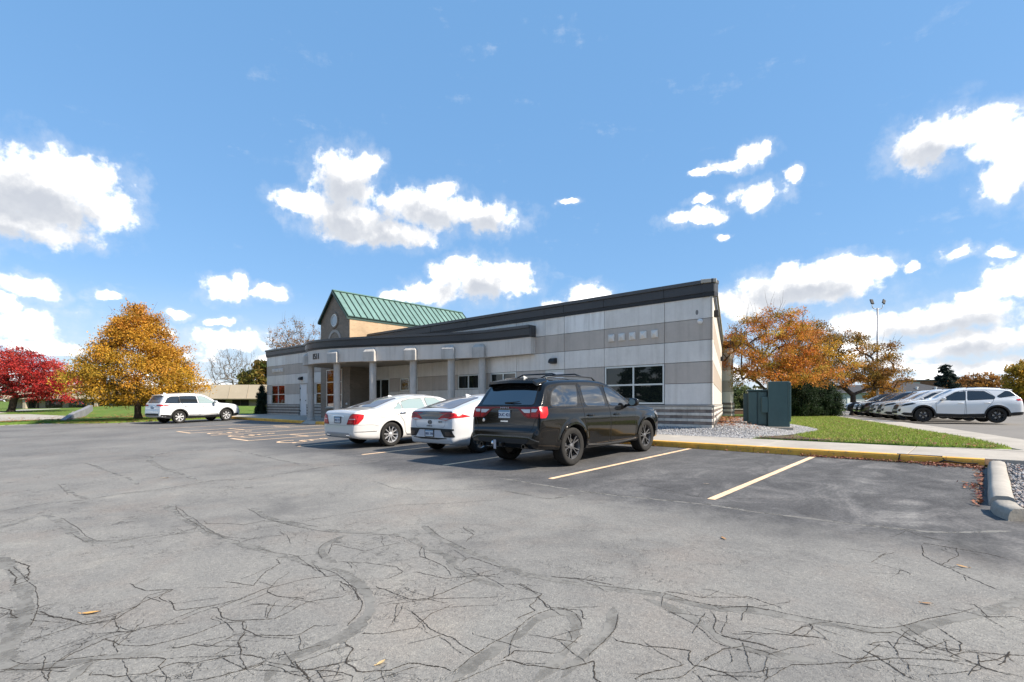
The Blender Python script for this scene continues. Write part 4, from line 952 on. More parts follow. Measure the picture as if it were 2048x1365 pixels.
# ------------------------------------------------------------------ cars
def pchip(pts):
    x = np.array([p[0] for p in pts], float); y = np.array([p[1] for p in pts], float); h = np.diff(x); d = np.diff(y) / h; m = np.zeros(len(x))
    for i in range(1, len(x) - 1):
        if d[i - 1] * d[i] > 0: w1, w2 = 2 * h[i] + h[i - 1], h[i] + 2 * h[i - 1]; m[i] = (w1 + w2) / (w1 / d[i - 1] + w2 / d[i])
    m[0], m[-1] = d[0], d[-1]
    def f(q):
        q = np.clip(q, x[0], x[-1]); i = np.clip(np.searchsorted(x, q, side='right') - 1, 0, len(h) - 1); t = (q - x[i]) / h[i]
        return ((1 + 2 * t) * (1 - t) ** 2) * y[i] + t * (1 - t) ** 2 * h[i] * m[i] + t * t * (3 - 2 * t) * y[i + 1] + t * t * (t - 1) * h[i] * m[i + 1]
    return f
SIDE = pchip([(0, .885), (.05, .945), (.16, .975), (.34, .985), (.55, .998), (.72, 1.0), (.88, .985), (1.0, .955)])

class Car:
    def __init__(s, name, sp):
        s.sp = sp; s.name = name
        s.f = {k: pchip(sp[k]) for k in ('top', 'bot', 'wid', 'belt')}
        s.x0, s.x1 = sp['top'][0][0], sp['top'][-1][0]
        v, fc, n = s.grid(260, 3); s.bvh = BVHTree.FromPolygons(v, fc)
    def section(s, x, q):
        sp = s.sp; top = float(s.f['top'](x)); bot = float(s.f['bot'](x)); w = float(s.f['wid'](x)); belt = min(float(s.f['belt'](x)), top - .035)
        bot = min(bot, belt - .06)
        P = [(0, bot), (.45 * w, bot), (.8 * w, bot)]
        for t in np.linspace(0, 1, 14 * q): P.append([w * float(SIDE(t)), bot + t * (belt - bot)])
        for p in P[3:]:                                        # wheel arch lips
            for xw in (0, sp['wb']):
                dd = math.hypot(x - xw, p[1] - sp['R']); p[0] += sp.get('flare', .02) * math.exp(-((dd - sp['Ra'] - .01) / .055) ** 2)
        hg = top - belt; cr = sp.get('crown', .045) * min(1, hg / .3) + .008; r = min(sp.get('rc', .09), .6 * (hg - cr)); wb = P[-1][0]; zs = top - cr - r
        tum = sp.get('tum', .40); ys = wb
        for t in np.linspace(0, 1, 10 * q)[1:]:
            z = belt + (zs - belt) * t; ys = wb - tum * (z - belt) * (.82 + .18 * t) - .012 * min(1, t * 6) * min(1, hg / .2); P.append([ys, z])
        for a in np.linspace(0, math.pi / 2, 5 * q)[1:]: P.append([ys - r + r * math.cos(a), zs + r * math.sin(a)])
        ye = P[-1][0]
        for t in np.linspace(1, 0, 7 * q)[1:]: P.append([ye * t, top - cr * t * t])
        return P
    def grid(s, n, q):
        u = np.linspace(0, 1, n); m = (s.x0 + s.x1) / 2; xs = s.x0 + (s.x1 - s.x0) * (u * .62 + .38 * (1 - np.cos(u * math.pi)) / 2)
        xs = np.unique(np.concatenate([xs, np.linspace(s.x0, s.x0 + .35, n // 6), np.linspace(s.x1 - .3, s.x1, n // 8)]))
        V = []; k = None
        for x in xs:
            P = s.section(x, q); ring = [(x, y, z) for y, z in P] + [(x, -y, z) for y, z in P[-2:0:-1]]; k = len(ring); V += ring
        n = len(xs); F = [(i * k + j, i * k + (j + 1) % k, (i + 1) * k + (j + 1) % k, (i + 1) * k + j) for i in range(n - 1) for j in range(k)]
        F += [tuple(range(k)), tuple((n - 1) * k + j for j in range(k - 1, -1, -1))]
        return V, F, k
    def body(s, paint, parent):
        sp = s.sp; V, F, k = s.grid(170, 2)
        me = bpy.data.meshes.new('body'); me.from_pydata(V, [], F); bm = bmesh.new(); bm.from_mesh(me); bmesh.ops.recalc_face_normals(bm, faces=bm.faces); bm.to_mesh(me); bm.free()
        for m in (paint, M_BLACK): me.materials.append(m)
        me.polygons.foreach_set('use_smooth', [True] * len(me.polygons))
        o = bpy.data.objects.new('b', me); COL.objects.link(o)
        cb = MB()
        for xw in (0, sp['wb']):
            w = float(s.f['wid'](xw))
            for sg in (-1, 1):
                ring = [(xw + sp['Ra'] * math.cos(a), sp['R'] + sp['Ra'] * math.sin(a)) for a in np.linspace(0, 2 * math.pi, 40, endpoint=False)]
                vs = [(a, sg * (w - .33), b) for a, b in ring] + [(a, sg * (w + .3), b) for a, b in ring]; n = len(ring)
                cb.add(vs, [tuple(range(n)), tuple(range(2 * n - 1, n - 1, -1))] + [(i, (i + 1) % n, (i + 1) % n + n, i + n) for i in range(n)], 1)
        c = cb.build('c', [paint, M_BLACK]); md = o.modifiers.new('x', 'BOOLEAN'); md.operation = 'DIFFERENCE'; md.solver = 'EXACT'; md.object = c; md.material_mode = 'INDEX'
        dg = bpy.context.evaluated_depsgraph_get(); dg.update(); res = bpy.data.meshes.new_from_object(o.evaluated_get(dg))
        bpy.data.objects.remove(o); bpy.data.objects.remove(c); res.name = 'body'; res.set_sharp_from_angle(angle=R(38))
        return link('body', res, parent)
    def hit(s, plane, sg, a, b):
        if plane == 'side': o, d = Vector((a, sg * 3, b)), Vector((0, -sg, 0))
        elif plane == 'rear': o, d = Vector((-6, a, b)), Vector((1, 0, 0))
        elif plane == 'front': o, d = Vector((9, a, b)), Vector((-1, 0, 0))
        else: o, d = Vector((a, b, 5)), Vector((0, 0, -1))
        h = s.bvh.ray_cast(o, d)
        if h[0] is None or (plane in ('rear', 'front') and abs(h[0].x - o.x) > 5.8):
            h = s.bvh.find_nearest(o + d * (3 if plane != 'top' else 4))
        n = h[1] if h[1].dot(d) < 0 else -h[1]
        return h[0], n
    def patch(s, name, poly, plane, m, off, parent, sg=1, depth=.02, step=.08, smooth=True):
        bm = bmesh.new(); bm.faces.new([bm.verts.new((a, b, 0)) for a, b in poly])
        for k, no in ((0, (1, 0, 0)), (1, (0, 1, 0))):
            lo, hi = min(p[k] for p in poly), max(p[k] for p in poly)
            for c in np.arange(lo + step * .5, hi, step): bmesh.ops.bisect_plane(bm, geom=bm.verts[:] + bm.edges[:] + bm.faces[:], plane_co=Vector(no) * float(c), plane_no=no)
        bmesh.ops.triangulate(bm, faces=[f for f in bm.faces if len(f.verts) > 4])
        nm = {}
        for v in bm.verts:
            h, n = s.hit(plane, sg, v.co.x, v.co.y); nm[v] = n; v.co = h + n * off
        bd = [e for e in bm.edges if len(e.link_faces) == 1]
        r = bmesh.ops.extrude_edge_only(bm, edges=bd)
        for v in r['geom']:
            if isinstance(v, bmesh.types.BMVert): h, i, j, dd = s.bvh.find_nearest(v.co); v.co = v.co - (i if i.dot(v.co - h) > 0 else -i) * depth
        bmesh.ops.recalc_face_normals(bm, faces=bm.faces)
        me = bpy.data.meshes.new(name); bm.to_mesh(me); bm.free(); me.materials.append(m)
        if smooth: me.polygons.foreach_set('use_smooth', [True] * len(me.polygons)); me.set_sharp_from_angle(angle=R(45))
        return link(name, me, parent)
    def strip(s, name, pts, plane, m, w, off, parent, sg=1, n=60):
        """a narrow band that follows a curve drawn on the body"""
        p = spline(pts, n); d = np.gradient(p, axis=0); d /= np.maximum(np.linalg.norm(d, axis=1, keepdims=True), 1e-9); nn = np.stack([-d[:, 1], d[:, 0]], 1) * w / 2
        mb = MB(); vs = []
        for k in range(n):
            for q in (p[k] + nn[k], p[k] - nn[k]):
                h, no = s.hit(plane, sg, q[0], q[1]); vs += [h + no * off, h - no * .01]
        mb.add(vs, [f for i in range(n - 1) for f in ((i * 4, i * 4 + 2, i * 4 + 6, i * 4 + 4), (i * 4, i * 4 + 4, i * 4 + 5, i * 4 + 1), (i * 4 + 2, i * 4 + 3, i * 4 + 7, i * 4 + 6))])
        return mb.build(name, m, parent, smooth=True, angle=40)

def rnd_poly(poly, r=.05, n=4):
    """round the corners of a polygon"""
    out = []; k = len(poly)
    for i in range(k):
        p, a, b = np.array(poly[i], float), np.array(poly[i - 1], float), np.array(poly[(i + 1) % k], float)
        la, lb = np.linalg.norm(a - p), np.linalg.norm(b - p); q = min(r, la * .45, lb * .45); u, v = p + (a - p) / la * q, p + (b - p) / lb * q
        for t in np.linspace(0, 1, n): out.append(tuple((1 - t) ** 2 * u + 2 * t * (1 - t) * p + t * t * v))
    return out
def grow(poly, d):
    """push a convex-ish polygon outward"""
    p = np.array(poly, float); k = len(p); area = sum(p[i][0] * p[(i + 1) % k][1] - p[(i + 1) % k][0] * p[i][1] for i in range(k)); sg = 1 if area > 0 else -1; out = []
    for i in range(k):
        t = p[(i + 1) % k] - p[i - 1]; t /= max(np.linalg.norm(t), 1e-9); out.append(tuple(p[i] + np.array([t[1], -t[0]]) * sg * d))
    return out
def arc(cx, cz, r, a0, a1, n=10): return [(cx + r * math.cos(R(a)), cz + r * math.sin(R(a))) for a in np.linspace(a0, a1, n)]
def mirror(poly): return [(-a, b) for a, b in poly][::-1]

M_BLACK = mat('black_plastic', (.016, .016, .017), .65, .4)
M_TRIM = mat('black_trim', (.008, .008, .009), .35, .5)
M_CHROME = mat('chrome', (.75, .75, .76), .12, .5, metal=1.)
M_TYRE = mat('tyre_rubber', (.022, .021, .020), .85, .3, var=.25, vscale=12)
M_REDL = mat('red_lens', (.46, .010, .014), .2, .35)
M_REDD = mat('dark_red_lens', (.20, .006, .009), .2, .35)
M_CLRL = mat('clear_lens', (.55, .56, .58), .12, .5, coat=1.)
M_PLATE = mat('plate_white', (.62, .68, .74), .5, .4)
M_PTXT = mat('plate_letters', (.03, .05, .14), .5, .4)
M_PBLUE = mat('plate_blue', (.16, .30, .46), .5, .4)
def paint(name, c, rough=.3, fl=0.): return mat(name, c, rough, .5, coat=1., metal=fl)
P_BLACK = mat('paint_black', (.0055, .0052, .005), .12, .3, coat=.45)
P_WHITE = paint('paint_white', (.70, .71, .72), .35)
P_PEARL = paint('paint_pearl', (.60, .62, .65), .35)
P_WARM = paint('paint_warm_white', (.61, .60, .585), .35)
P_GREY = paint('paint_dark', (.022, .020, .020), .3)
P_BLUEB = paint('paint_blue_black', (.010, .013, .022), .3)
G_DARK = glass('car_glass_dark', (.006, .007, .008), .02, 2.5)
G_TINT = glass('car_glass_tinted', (.020, .024, .028), .02, 1.75)
G_SKYREFL = glass('car_glass_sky_reflection', (.26, .33, .33), .03, 1.7)  # reflected sky put into the glass colour as a pale tint
G_GREY = glass('car_glass_grey', (.14, .135, .14), .03, 1.7)

WHEELS = {}
def wheel_meshes(key, Rt, wt, rr, style, rim_m, dark_m):
    """tyre and rim, axle along y, outer face at +y"""
    if key in WHEELS: return WHEELS[key]
    h = wt / 2
    mb = MB(); mb.lathe([(rr - .012, -h * .86), (rr + .02, -h * .95), (Rt - .05, -h), (Rt - .018, -h * .93), (Rt - .004, -h * .75), (Rt, -h * .4), (Rt, h * .4), (Rt - .004, h * .75), (Rt - .018, h * .93), (Rt - .05, h), (rr + .02, h * .95), (rr - .012, h * .86), (rr - .02, h * .5), (rr - .02, -h * .5), (rr - .012, -h * .86)], 'y', 48)
    o = mb.build('wheel', M_TYRE, smooth=True, angle=50); ty = o.data; bpy.data.objects.remove(o)
    mb = MB(); mb.lathe([(rr - .02, -h * .8), (rr - .035, h * .1), (rr - .03, h * .55), (rr - .012, h * .80), (rr + .004, h * .86), (rr + .006, h * .80)], 'y', 48)
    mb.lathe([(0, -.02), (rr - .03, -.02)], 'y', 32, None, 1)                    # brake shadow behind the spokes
    mb.lathe([(rr * .62, h * .1), (rr * .62, h * .16), (rr * .18, h * .16)], 'y', 28, None, 2)   # brake disc
    mb.lathe([(0, h * .70), (rr * .10, h * .70), (rr * .13, h * .66), (rr * .24, h * .60), (rr * .26, h * .3)], 'y', 24, None, 0)
    nsp, wid, split = style
    yo = h * .62; yi = h * .34
    for i in range(nsp):
        a = 2 * math.pi * i / nsp + .3
        for dv in ((-split, split) if split else (0,)):
            a2 = a + dv; c0 = (rr * .16 * math.cos(a), rr * .16 * math.sin(a)); c1 = (rr * .55 * math.cos(a + dv * .8), rr * .55 * math.sin(a + dv * .8)); c2 = ((rr - .015) * math.cos(a2), (rr - .015) * math.sin(a2))
            vs = []
            for (cx, cz), w_, yt in ((c0, wid * 1.1, yo), (c1, wid * .85, yo), (c2, wid * 1.15, h * .74)):
                nx, nz = -math.sin(a2), math.cos(a2)
                vs += [(cx - nx * w_, yt - .01, cz - nz * w_), (cx - nx * w_ * .5, yt, cz - nz * w_ * .5), (cx + nx * w_ * .5, yt, cz + nz * w_ * .5), (cx + nx * w_, yt - .01, cz + nz * w_), (cx + nx * w_, yi, cz + nz * w_), (cx - nx * w_, yi, cz - nz * w_)]
            mb.add(vs, [(j * 6 + q, j * 6 + (q + 1) % 6, j * 6 + 6 + (q + 1) % 6, j * 6 + 6 + q) for j in range(2) for q in range(6)])
            n6 = len(mb.f) - 12
            for j in range(2):
                for q in (0, 2, 3, 4, 5): mb.mi[n6 + j * 6 + q] = 3
    o = mb.build('rim', [rim_m, M_TRIM, mat('brake_disc', (.30, .29, .28), .4, .5, metal=1.), dark_m], smooth=True, angle=35); ri = o.data; bpy.data.objects.remove(o)
    WHEELS[key] = (ty, ri); return ty, ri
def add_wheels(c, root, key, wt, rr, style, rim_m, dark_m):
    sp = c.sp; ty, ri = wheel_meshes(key, sp['R'], wt, rr, style, rim_m, dark_m)
    for xw in (0, sp['wb']):
        for sg in (1, -1):
            y = float(c.f['wid'](xw)) * .985 - wt / 2
            t = link('wheel', ty, root); t.location = (xw, sg * y, sp['R']); t.rotation_euler = (0, rng.uniform(0, 6), 0 if sg > 0 else math.pi)
            link('rim', ri, t)
def plate(root, c, y, z, txt, plane='rear', w=.305, h=.155, frame=None):
    p, n = c.hit(plane, 1, y, z); xs = -1 if plane == 'rear' else 1; x = p.x + xs * .012
    mb = MB(); mb.box(x - .006, x + .006, y - w / 2, y + w / 2, z - h / 2, z + h / 2); pl = mb.build('license_plate', M_PLATE, root)
    if frame: 
        mb = MB(); f_ = .016
        for a in ((y - w / 2 - f_, y - w / 2, z - h / 2 - f_, z + h / 2 + f_), (y + w / 2, y + w / 2 + f_, z - h / 2 - f_, z + h / 2 + f_), (y - w / 2, y + w / 2, z - h / 2 - f_, z - h / 2), (y - w / 2, y + w / 2, z + h / 2, z + h / 2 + f_)): mb.box(x - .01, x + .006, *a)
        mb.build('plate_frame', frame, pl)
    mb = MB(); mb.box(x + xs * .0065 - .001, x + xs * .0065 + .001, y - w / 2 + .004, y + w / 2 - .004, z + h * .28, z + h / 2 - .004); mb.build('plate_band', M_PBLUE, pl)
    vs, fs = text_mesh(txt, .085, .001, .002); mb = MB(); mb.add([(x + xs * (.0075 + v[2]), y + xs * v[0] * .95, z - .018 + v[1]) for v in vs], fs); mb.build('plate_number', M_PTXT, pl)
def badge(root, c, txt, y, z, size, m, plane='rear', squash=1., gap=0.):
    vs, fs = text_mesh(txt, size, .003, .001); p, n = c.hit(plane, 1, y, z); xs = -1 if plane == 'rear' else 1; mb = MB()
    q = []
    for v in vs:
        yy = y + xs * v[0] * squash; zz = z + v[1]; h, n = c.hit(plane, 1, yy, zz); q.append((h.x + xs * (.024 + v[2]), yy, zz))
    mb.add(q, fs); return mb.build('badge', m, root)
def box_on(root, c, name, x, z, lx, lz, ly, m, sg, bev=.012, y_off=0.):
    h, n = c.hit('side', sg, x, z); mb = MB(); y0, y1 = sorted((h.y - sg * .01, h.y + sg * (ly + y_off))); mb.box(x - lx / 2, x + lx / 2, y0, y1, z - lz / 2, z + lz / 2); return mb.build(name, m, root, bevel=bev)
def mirror_on(root, x, z, y, m, sg, sx=.13, sz=.19):
    mb = MB(); y0 = sg * y; n = 10
    for k, (f, t_) in enumerate(((0, .75), (.06, .95), (.16, 1.), (.22, .85))):
        pass
    secs = [(0., .6), (.03, .95), (.12, 1.), (.19, .92), (.235, .6)]; vs = []
    for f, t_ in secs:
        for a in np.linspace(0, 2 * math.pi, n, endpoint=False):
            cx, cz = math.cos(a), math.sin(a); e_ = .7; vs.append((x + sx / 2 * t_ * abs(cx) ** e_ * (1 if cx > 0 else -1), y0 + sg * f, z + sz / 2 * t_ * abs(cz) ** e_ * (1 if cz > 0 else -1)))
    fs = [(i * n + j, i * n + (j + 1) % n, (i + 1) * n + (j + 1) % n, (i + 1) * n + j) for i in range(len(secs) - 1) for j in range(n)] + [tuple(range(n)), tuple((len(secs) - 1) * n + j for j in range(n))]
    mb.add(vs, fs); o = mb.build('mirror', m, root, smooth=True, angle=60)
    m2 = MB(); m2.box(x - .04, x + .03, min(y0 - sg * .10, y0 + sg * .03), max(y0 - sg * .10, y0 + sg * .03), z - sz / 2 + .0, z - sz / 2 + .05); m2.build('mirror_arm', M_TRIM, o, bevel=.01)
    m2 = MB(); ring = [(x - sx / 2 - .004, y0 + sg * (.115 + .085 * math.cos(a)), z + sz * .38 * math.sin(a)) for a in np.linspace(0, 2 * math.pi, 16, endpoint=False)]; m2.add(ring, [tuple(range(16))]); m2.build('mirror_glass', G_SKYREFL, o)
    return o
def place(root, x, y, rz, pitch=0., z=None):
    root.location = (x, y, zl(x, y) if z is None else z); root.rotation_euler = (0, -pitch, rz)
def side_glass(c, root, polys, gm, frame=M_TRIM, r=.05, fw=.018):
    for sg in (1, -1):
        for name, poly, g_ in polys:
            p = rnd_poly(poly, r); w_ = c.patch('window', grow(p, fw), 'side', frame, .003, root, sg, depth=.012)
            c.patch('pane', p, 'side', g_ or gm, .008, w_, sg, depth=.01)
def doors(c, root, polys, pm, handle_m, hpos):
    for sg in (1, -1):
        for i, poly in enumerate(polys):
            p = rnd_poly(poly, .05); sh = c.patch('door', grow(p, -.003), 'side', pm, .0025, root, sg, depth=.012, step=.06)
            c.strip('door_seam', [*p, p[0]], 'side', M_TRIM, .009, .0032, sh, sg, 140)
            x, z = hpos[i]; h, n = c.hit('side', sg, x, z); mb = MB()
            y0 = h.y; mb.tube([(x - .105, y0 - sg * .005, z - .004), (x - .09, y0 + sg * .034, z), (x, y0 + sg * .042, z + .004), (x + .09, y0 + sg * .034, z), (x + .105, y0 - sg * .005, z - .004)], [.014, .016, .017, .016, .014], 8); mb.build('door_handle', handle_m, sh, smooth=True)
            c.patch('handle_cup', rnd_poly([(x - .09, z - .05), (x + .09, z - .05), (x + .09, z + .035), (x - .09, z + .035)], .04), 'side', M_TRIM if handle_m is M_TRIM else pm, .0055, sh, sg, depth=.006)

# ---------------------------------------------------------------- black three-row SUV
def black_suv():
    sp = dict(wb=3.04, R=.385, Ra=.455, flare=.028, tum=.36, rc=.10, crown=.05,
        top=[(-1.07, .60), (-1.055, .74), (-1.02, .80), (-1.005, .86), (-.99, .98), (-.975, 1.10), (-.955, 1.205), (-.90, 1.29), (-.68, 1.62), (-.60, 1.70), (-.45, 1.742), (0, 1.775), (.7, 1.785), (1.25, 1.765), (1.62, 1.70), (2.0, 1.52), (2.42, 1.27), (2.58, 1.18), (2.75, 1.155), (3.3, 1.11), (3.7, 1.04), (3.9, .94), (3.98, .80), (4.01, .62)],
        bot=[(-1.07, .50), (-1.0, .42), (-.7, .36), (-.3, .32), (.5, .285), (2.6, .275), (3.4, .30), (3.8, .30), (4.01, .42)],
        wid=[(-1.07, .80), (-1.05, .855), (-1.0, .90), (-.9, .932), (-.6, .952), (-.1, .962), (.8, .957), (2.0, .957), (2.9, .962), (3.4, .945), (3.7, .90), (3.9, .80), (4.01, .62)],
        belt=[(-1.07, .70), (-1.0, .9), (-.96, 1.12), (-.5, 1.165), (.4, 1.145), (1.6, 1.12), (2.4, 1.10), (2.8, 1.04), (3.5, .98), (3.8, .88), (4.01, .6)])
    c = Car('black_suv', sp)
    root = thing('parked_car', 'black three-row SUV with roof rails, nearest the camera, seen from behind', 'car', group='cars nosed in to the building')
    c.body(P_BLACK, root)
    add_wheels(c, root, 'suv_black', .265, .272, (5, .017, .20), mat('machined_alloy', (.15, .15, .155), .3, .5, metal=.4), mat('grey_alloy', (.03, .03, .032), .4, .5, metal=.6))
    dA = [(.42, .50), (.46, .40), (1.30, .36), (1.36, .40), (1.38, 1.10), (1.36, 1.40), (1.28, 1.635), (.52, 1.66), (.42, 1.62), (.40, 1.2), (.40, .92), (.50, .72), (.46, .56)]
    dB = [(1.42, .40), (1.48, .36), (2.46, .36), (2.50, .55), (2.47, .8), (2.50, 1.0), (2.42, 1.14), (2.10, 1.40), (1.72, 1.60), (1.44, 1.64), (1.40, 1.4)]
    doors(c, root, [dA, dB], P_BLACK, P_BLACK, [(.62, .985), (1.66, .965)])
    side_glass(c, root, [('q', [(-.66, 1.205), (.22, 1.185), (.36, 1.55), (.36, 1.60), (-.22, 1.60), (-.52, 1.46)], None), ('r', [(.50, 1.175), (1.28, 1.155), (1.26, 1.58), (.52, 1.60)], None), ('f', [(1.42, 1.155), (2.28, 1.14), (2.00, 1.34), (1.66, 1.54), (1.42, 1.58)], None)], G_DARK, r=.10)
    c.patch('windscreen', rnd_poly([(1.74, -.50), (1.74, .50), (2.44, .66), (2.44, -.66)], .08), 'top', G_DARK, .006, root)
    rg = rnd_poly([(-.70, 1.235), (.70, 1.235), (.61, 1.635), (-.61, 1.635)], .05)
    w_ = c.patch('rear_window', grow(rg, .02), 'rear', M_TRIM, .003, root); c.patch('pane', rg, 'rear', G_DARK, .008, w_)
    # roof spoiler, wiper, roof rails, aerial
    mb = MB(); pr = [(-.80, 1.655), (-.79, 1.705), (-.45, 1.752), (-.45, 1.70), (-.68, 1.645)]; n = len(pr); vs = []
    for y, s_ in ((-.645, .9), (-.58, 1.), (0, 1.), (.58, 1.), (.645, .9)):
        for a, b in pr: vs.append((-.45 + (a + .45) * s_ - (.02 if abs(y) < .1 else 0), y, b + (.018 if abs(y) < .1 else 0) - (.05 if abs(y) > .6 else 0)))
    mb.add(vs, [(i * n + j, i * n + (j + 1) % n, (i + 1) * n + (j + 1) % n, (i + 1) * n + j) for i in range(4) for j in range(n)] + [tuple(range(n)), tuple(4 * n + j for j in range(n))]); mb.build('spoiler', P_BLACK, root, smooth=True, angle=30)
    mb = MB(); h, n_ = c.hit('rear', 1, 0, 1.28); mb.tube([(h.x - .02, .03, 1.275), (h.x - .035, -.18, 1.285), (h.x - .03, -.36, 1.30)], [.016, .012, .008], 6); mb.build('rear_wiper', M_TRIM, root)
    for sg in (1, -1):
        mb = MB(); y = sg * .56; zt = lambda x: c.hit('top', 1, x, y)[0].z
        mb.tube([(-.42, y, zt(-.42)), (-.34, y, zt(-.34) + .055), (0, y, zt(0) + .065), (.7, y, zt(.7) + .065), (1.25, y, zt(1.25) + .06), (1.40, y, zt(1.4) - .005)], [.018, .016, .014, .014, .016, .02], 8); mb.build('roof_rail', mat('rail_black', (.03, .03, .03), .35, .5), root, smooth=True)
    for x in (.05, .85):
        mb = MB(); mb.tube([(x, -.56, 1.80), (x, -.40, 1.855), (x, .40, 1.855), (x, .56, 1.80)], .016, 8); mb.build('roof_crossbar', M_TRIM, root)
    mb = MB(); z0 = c.hit('top', 1, -.32, 0)[0].z; mb.add([(-.40, -.02, z0 - .01), (-.40, .02, z0 - .01), (-.22, .012, z0 - .01), (-.22, -.012, z0 - .01), (-.40, 0, z0 + .06), (-.36, 0, z0 + .062)], [(0, 1, 2, 3), (0, 1, 4), (1, 2, 5, 4), (2, 3, 5), (3, 0, 4, 5)]); mb.build('aerial_fin', mat('fin_pale', (.5, .5, .48), .3, .5), root)
    # tail lamps: red racetrack with clear insets
    tl = [(0, 1.198), (.865, 1.198), (.872, 1.10), (.872, .985), (.60, .985), (.50, 1.03), (.36, 1.155), (.27, 1.172), (0, 1.172)]
    fl = lambda p, sg: p if sg > 0 else mirror(p)
    for sg in (1, -1):
        t = c.patch('tail_lamp', fl(tl, sg), 'rear', M_REDD, .010, root, depth=.02, step=.05)
        for nm, ins, m_, o_ in (('reverse_lens', [(.42, 1.152), (.52, 1.085), (.655, 1.085), (.655, 1.152)], M_CLRL, .015), ('reverse_lens', [(.69, 1.10), (.80, 1.10), (.84, 1.155), (.69, 1.158)], M_CLRL, .016),
                                ('brake_lens', [(.69, 1.01), (.855, 1.01), (.855, 1.18), (.835, 1.18), (.80, 1.09), (.69, 1.09)], M_REDL, .014), ('brake_lens', [(.545, 1.07), (.61, 1.012), (.655, 1.01), (.655, 1.075)], M_REDL, .014)):
            c.patch(nm, fl(rnd_poly(ins, .012), sg), 'rear', m_, o_, t, step=.05)
        ts = rnd_poly([(-.975, .987), (-.86, .987), (-.79, 1.06), (-.75, 1.196), (-.955, 1.196)], .01); c.patch('side_lens', ts, 'side', M_REDL, .012, t, sg, step=.05)
    badge(root, c, 'D  O  D  G  E', 0, 1.183, .034, M_CLRL, squash=1.15)
    plate(root, c, 0, 1.06, 'DUC 421')
    hp = rnd_poly([(-.10, .905), (.10, .905), (.10, .93), (-.10, .93)], .01); c.patch('tailgate_badge', hp, 'rear', M_CHROME, .006, root)
    mb = MB(); h, n_ = c.hit('rear', 1, .55, .93); mb.lathe([(0, -.008), (.030, -.006), (.038, 0), (.038, .004)], 'x', 16, Matrix.Translation((h.x, .58, .93))); mb.build('emblem', M_CHROME, root)
    c.strip('tailgate_seam', [(-.90, .985), (-.80, .97), (-.70, .74), (-.6, .715), (0, .71), (.6, .715), (.70, .74), (.80, .97), (.90, .985)], 'rear', M_TRIM, .010, .003, root)
    # lower bumper: black valance, bright strip, exhausts, hitch
    c.patch('rear_valance', rnd_poly([(-.62, .505), (.62, .505), (.70, .585), (.55, .60), (-.55, .60), (-.70, .585)], .03), 'rear', M_BLACK, .006, root)
    c.strip('bumper_strip', [(-.88, .555), (-.76, .60), (-.6, .632), (0, .636), (.6, .632), (.76, .60), (.88, .555)], 'rear', mat('satin_dark', (.14, .14, .145), .35, .5, metal=.8), .022, .012, root)
    for sg in (1, -1):
        mb = MB(); mb.lathe([(.03, .06), (.035, -.06), (.048, -.06), (.048, .08)], 'x', 20, Matrix.Translation((-1.03, sg * .56, .45))); mb.build('exhaust', mat('dark_steel', (.12, .12, .12), .3, .5, metal=1.), root, smooth=True, angle=40)
        c.strip('sill_strip', [(.50, .385), (1.2, .345), (2.0, .345), (2.52, .375)], 'side', mat('sill_bright', (.30, .30, .30), .25, .5, metal=.9), .03, .012, root, sg)
        mirror_on(root, 2.17, 1.215, .965, P_BLACK, sg)
        c.strip('arch_lip', arc(0, .385, .468, 158, 8, 14), 'side', P_BLACK, .035, .020, root, sg, 50); c.strip('arch_lip', arc(3.04, .385, .468, 172, 12, 14), 'side', P_BLACK, .035, .020, root, sg, 50)
        c.patch('headlamp', rnd_poly([(3.55, .90), (3.80, .80), (3.93, .78), (3.93, .88), (3.75, .97)], .03), 'side', M_CLRL, .008, root, sg)
        c.patch('headlamp_front', rnd_poly([(sg * .50, .80), (sg * .80, .80), (sg * .80, .90), (sg * .50, .90)][::sg], .03), 'front', M_CLRL, .008, root)
    mb = MB(); mb.box(-1.14, -1.0, -.035, .035, .44, .51); mb.build('tow_hitch', M_TRIM, root, bevel=.008)
    mb = MB(); mb.box(-1.155, -1.135, .10, .16, .38, .56, Matrix.Rotation(R(0), 4, 'X')); mb.build('hitch_tag', mat('tag_grey', (.42, .42, .46), .4, .5), root, bevel=.004)
    mb = MB(); mb.lathe([(0, -.03), (.028, -.02), (.034, .01), (.02, .05), (0, .06)], 'z', 14, Matrix.Translation((-1.13, .20, .48))); mb.build('hitch_ball', M_CHROME, root, smooth=True)
    c.patch('grille', rnd_poly([(-.48, .74), (.48, .74), (.46, .90), (-.46, .90)], .04), 'front', M_TRIM, .006, root)
    place(root, -7.03, 8.56, R(90), math.atan(.027)); return root
black_suv()

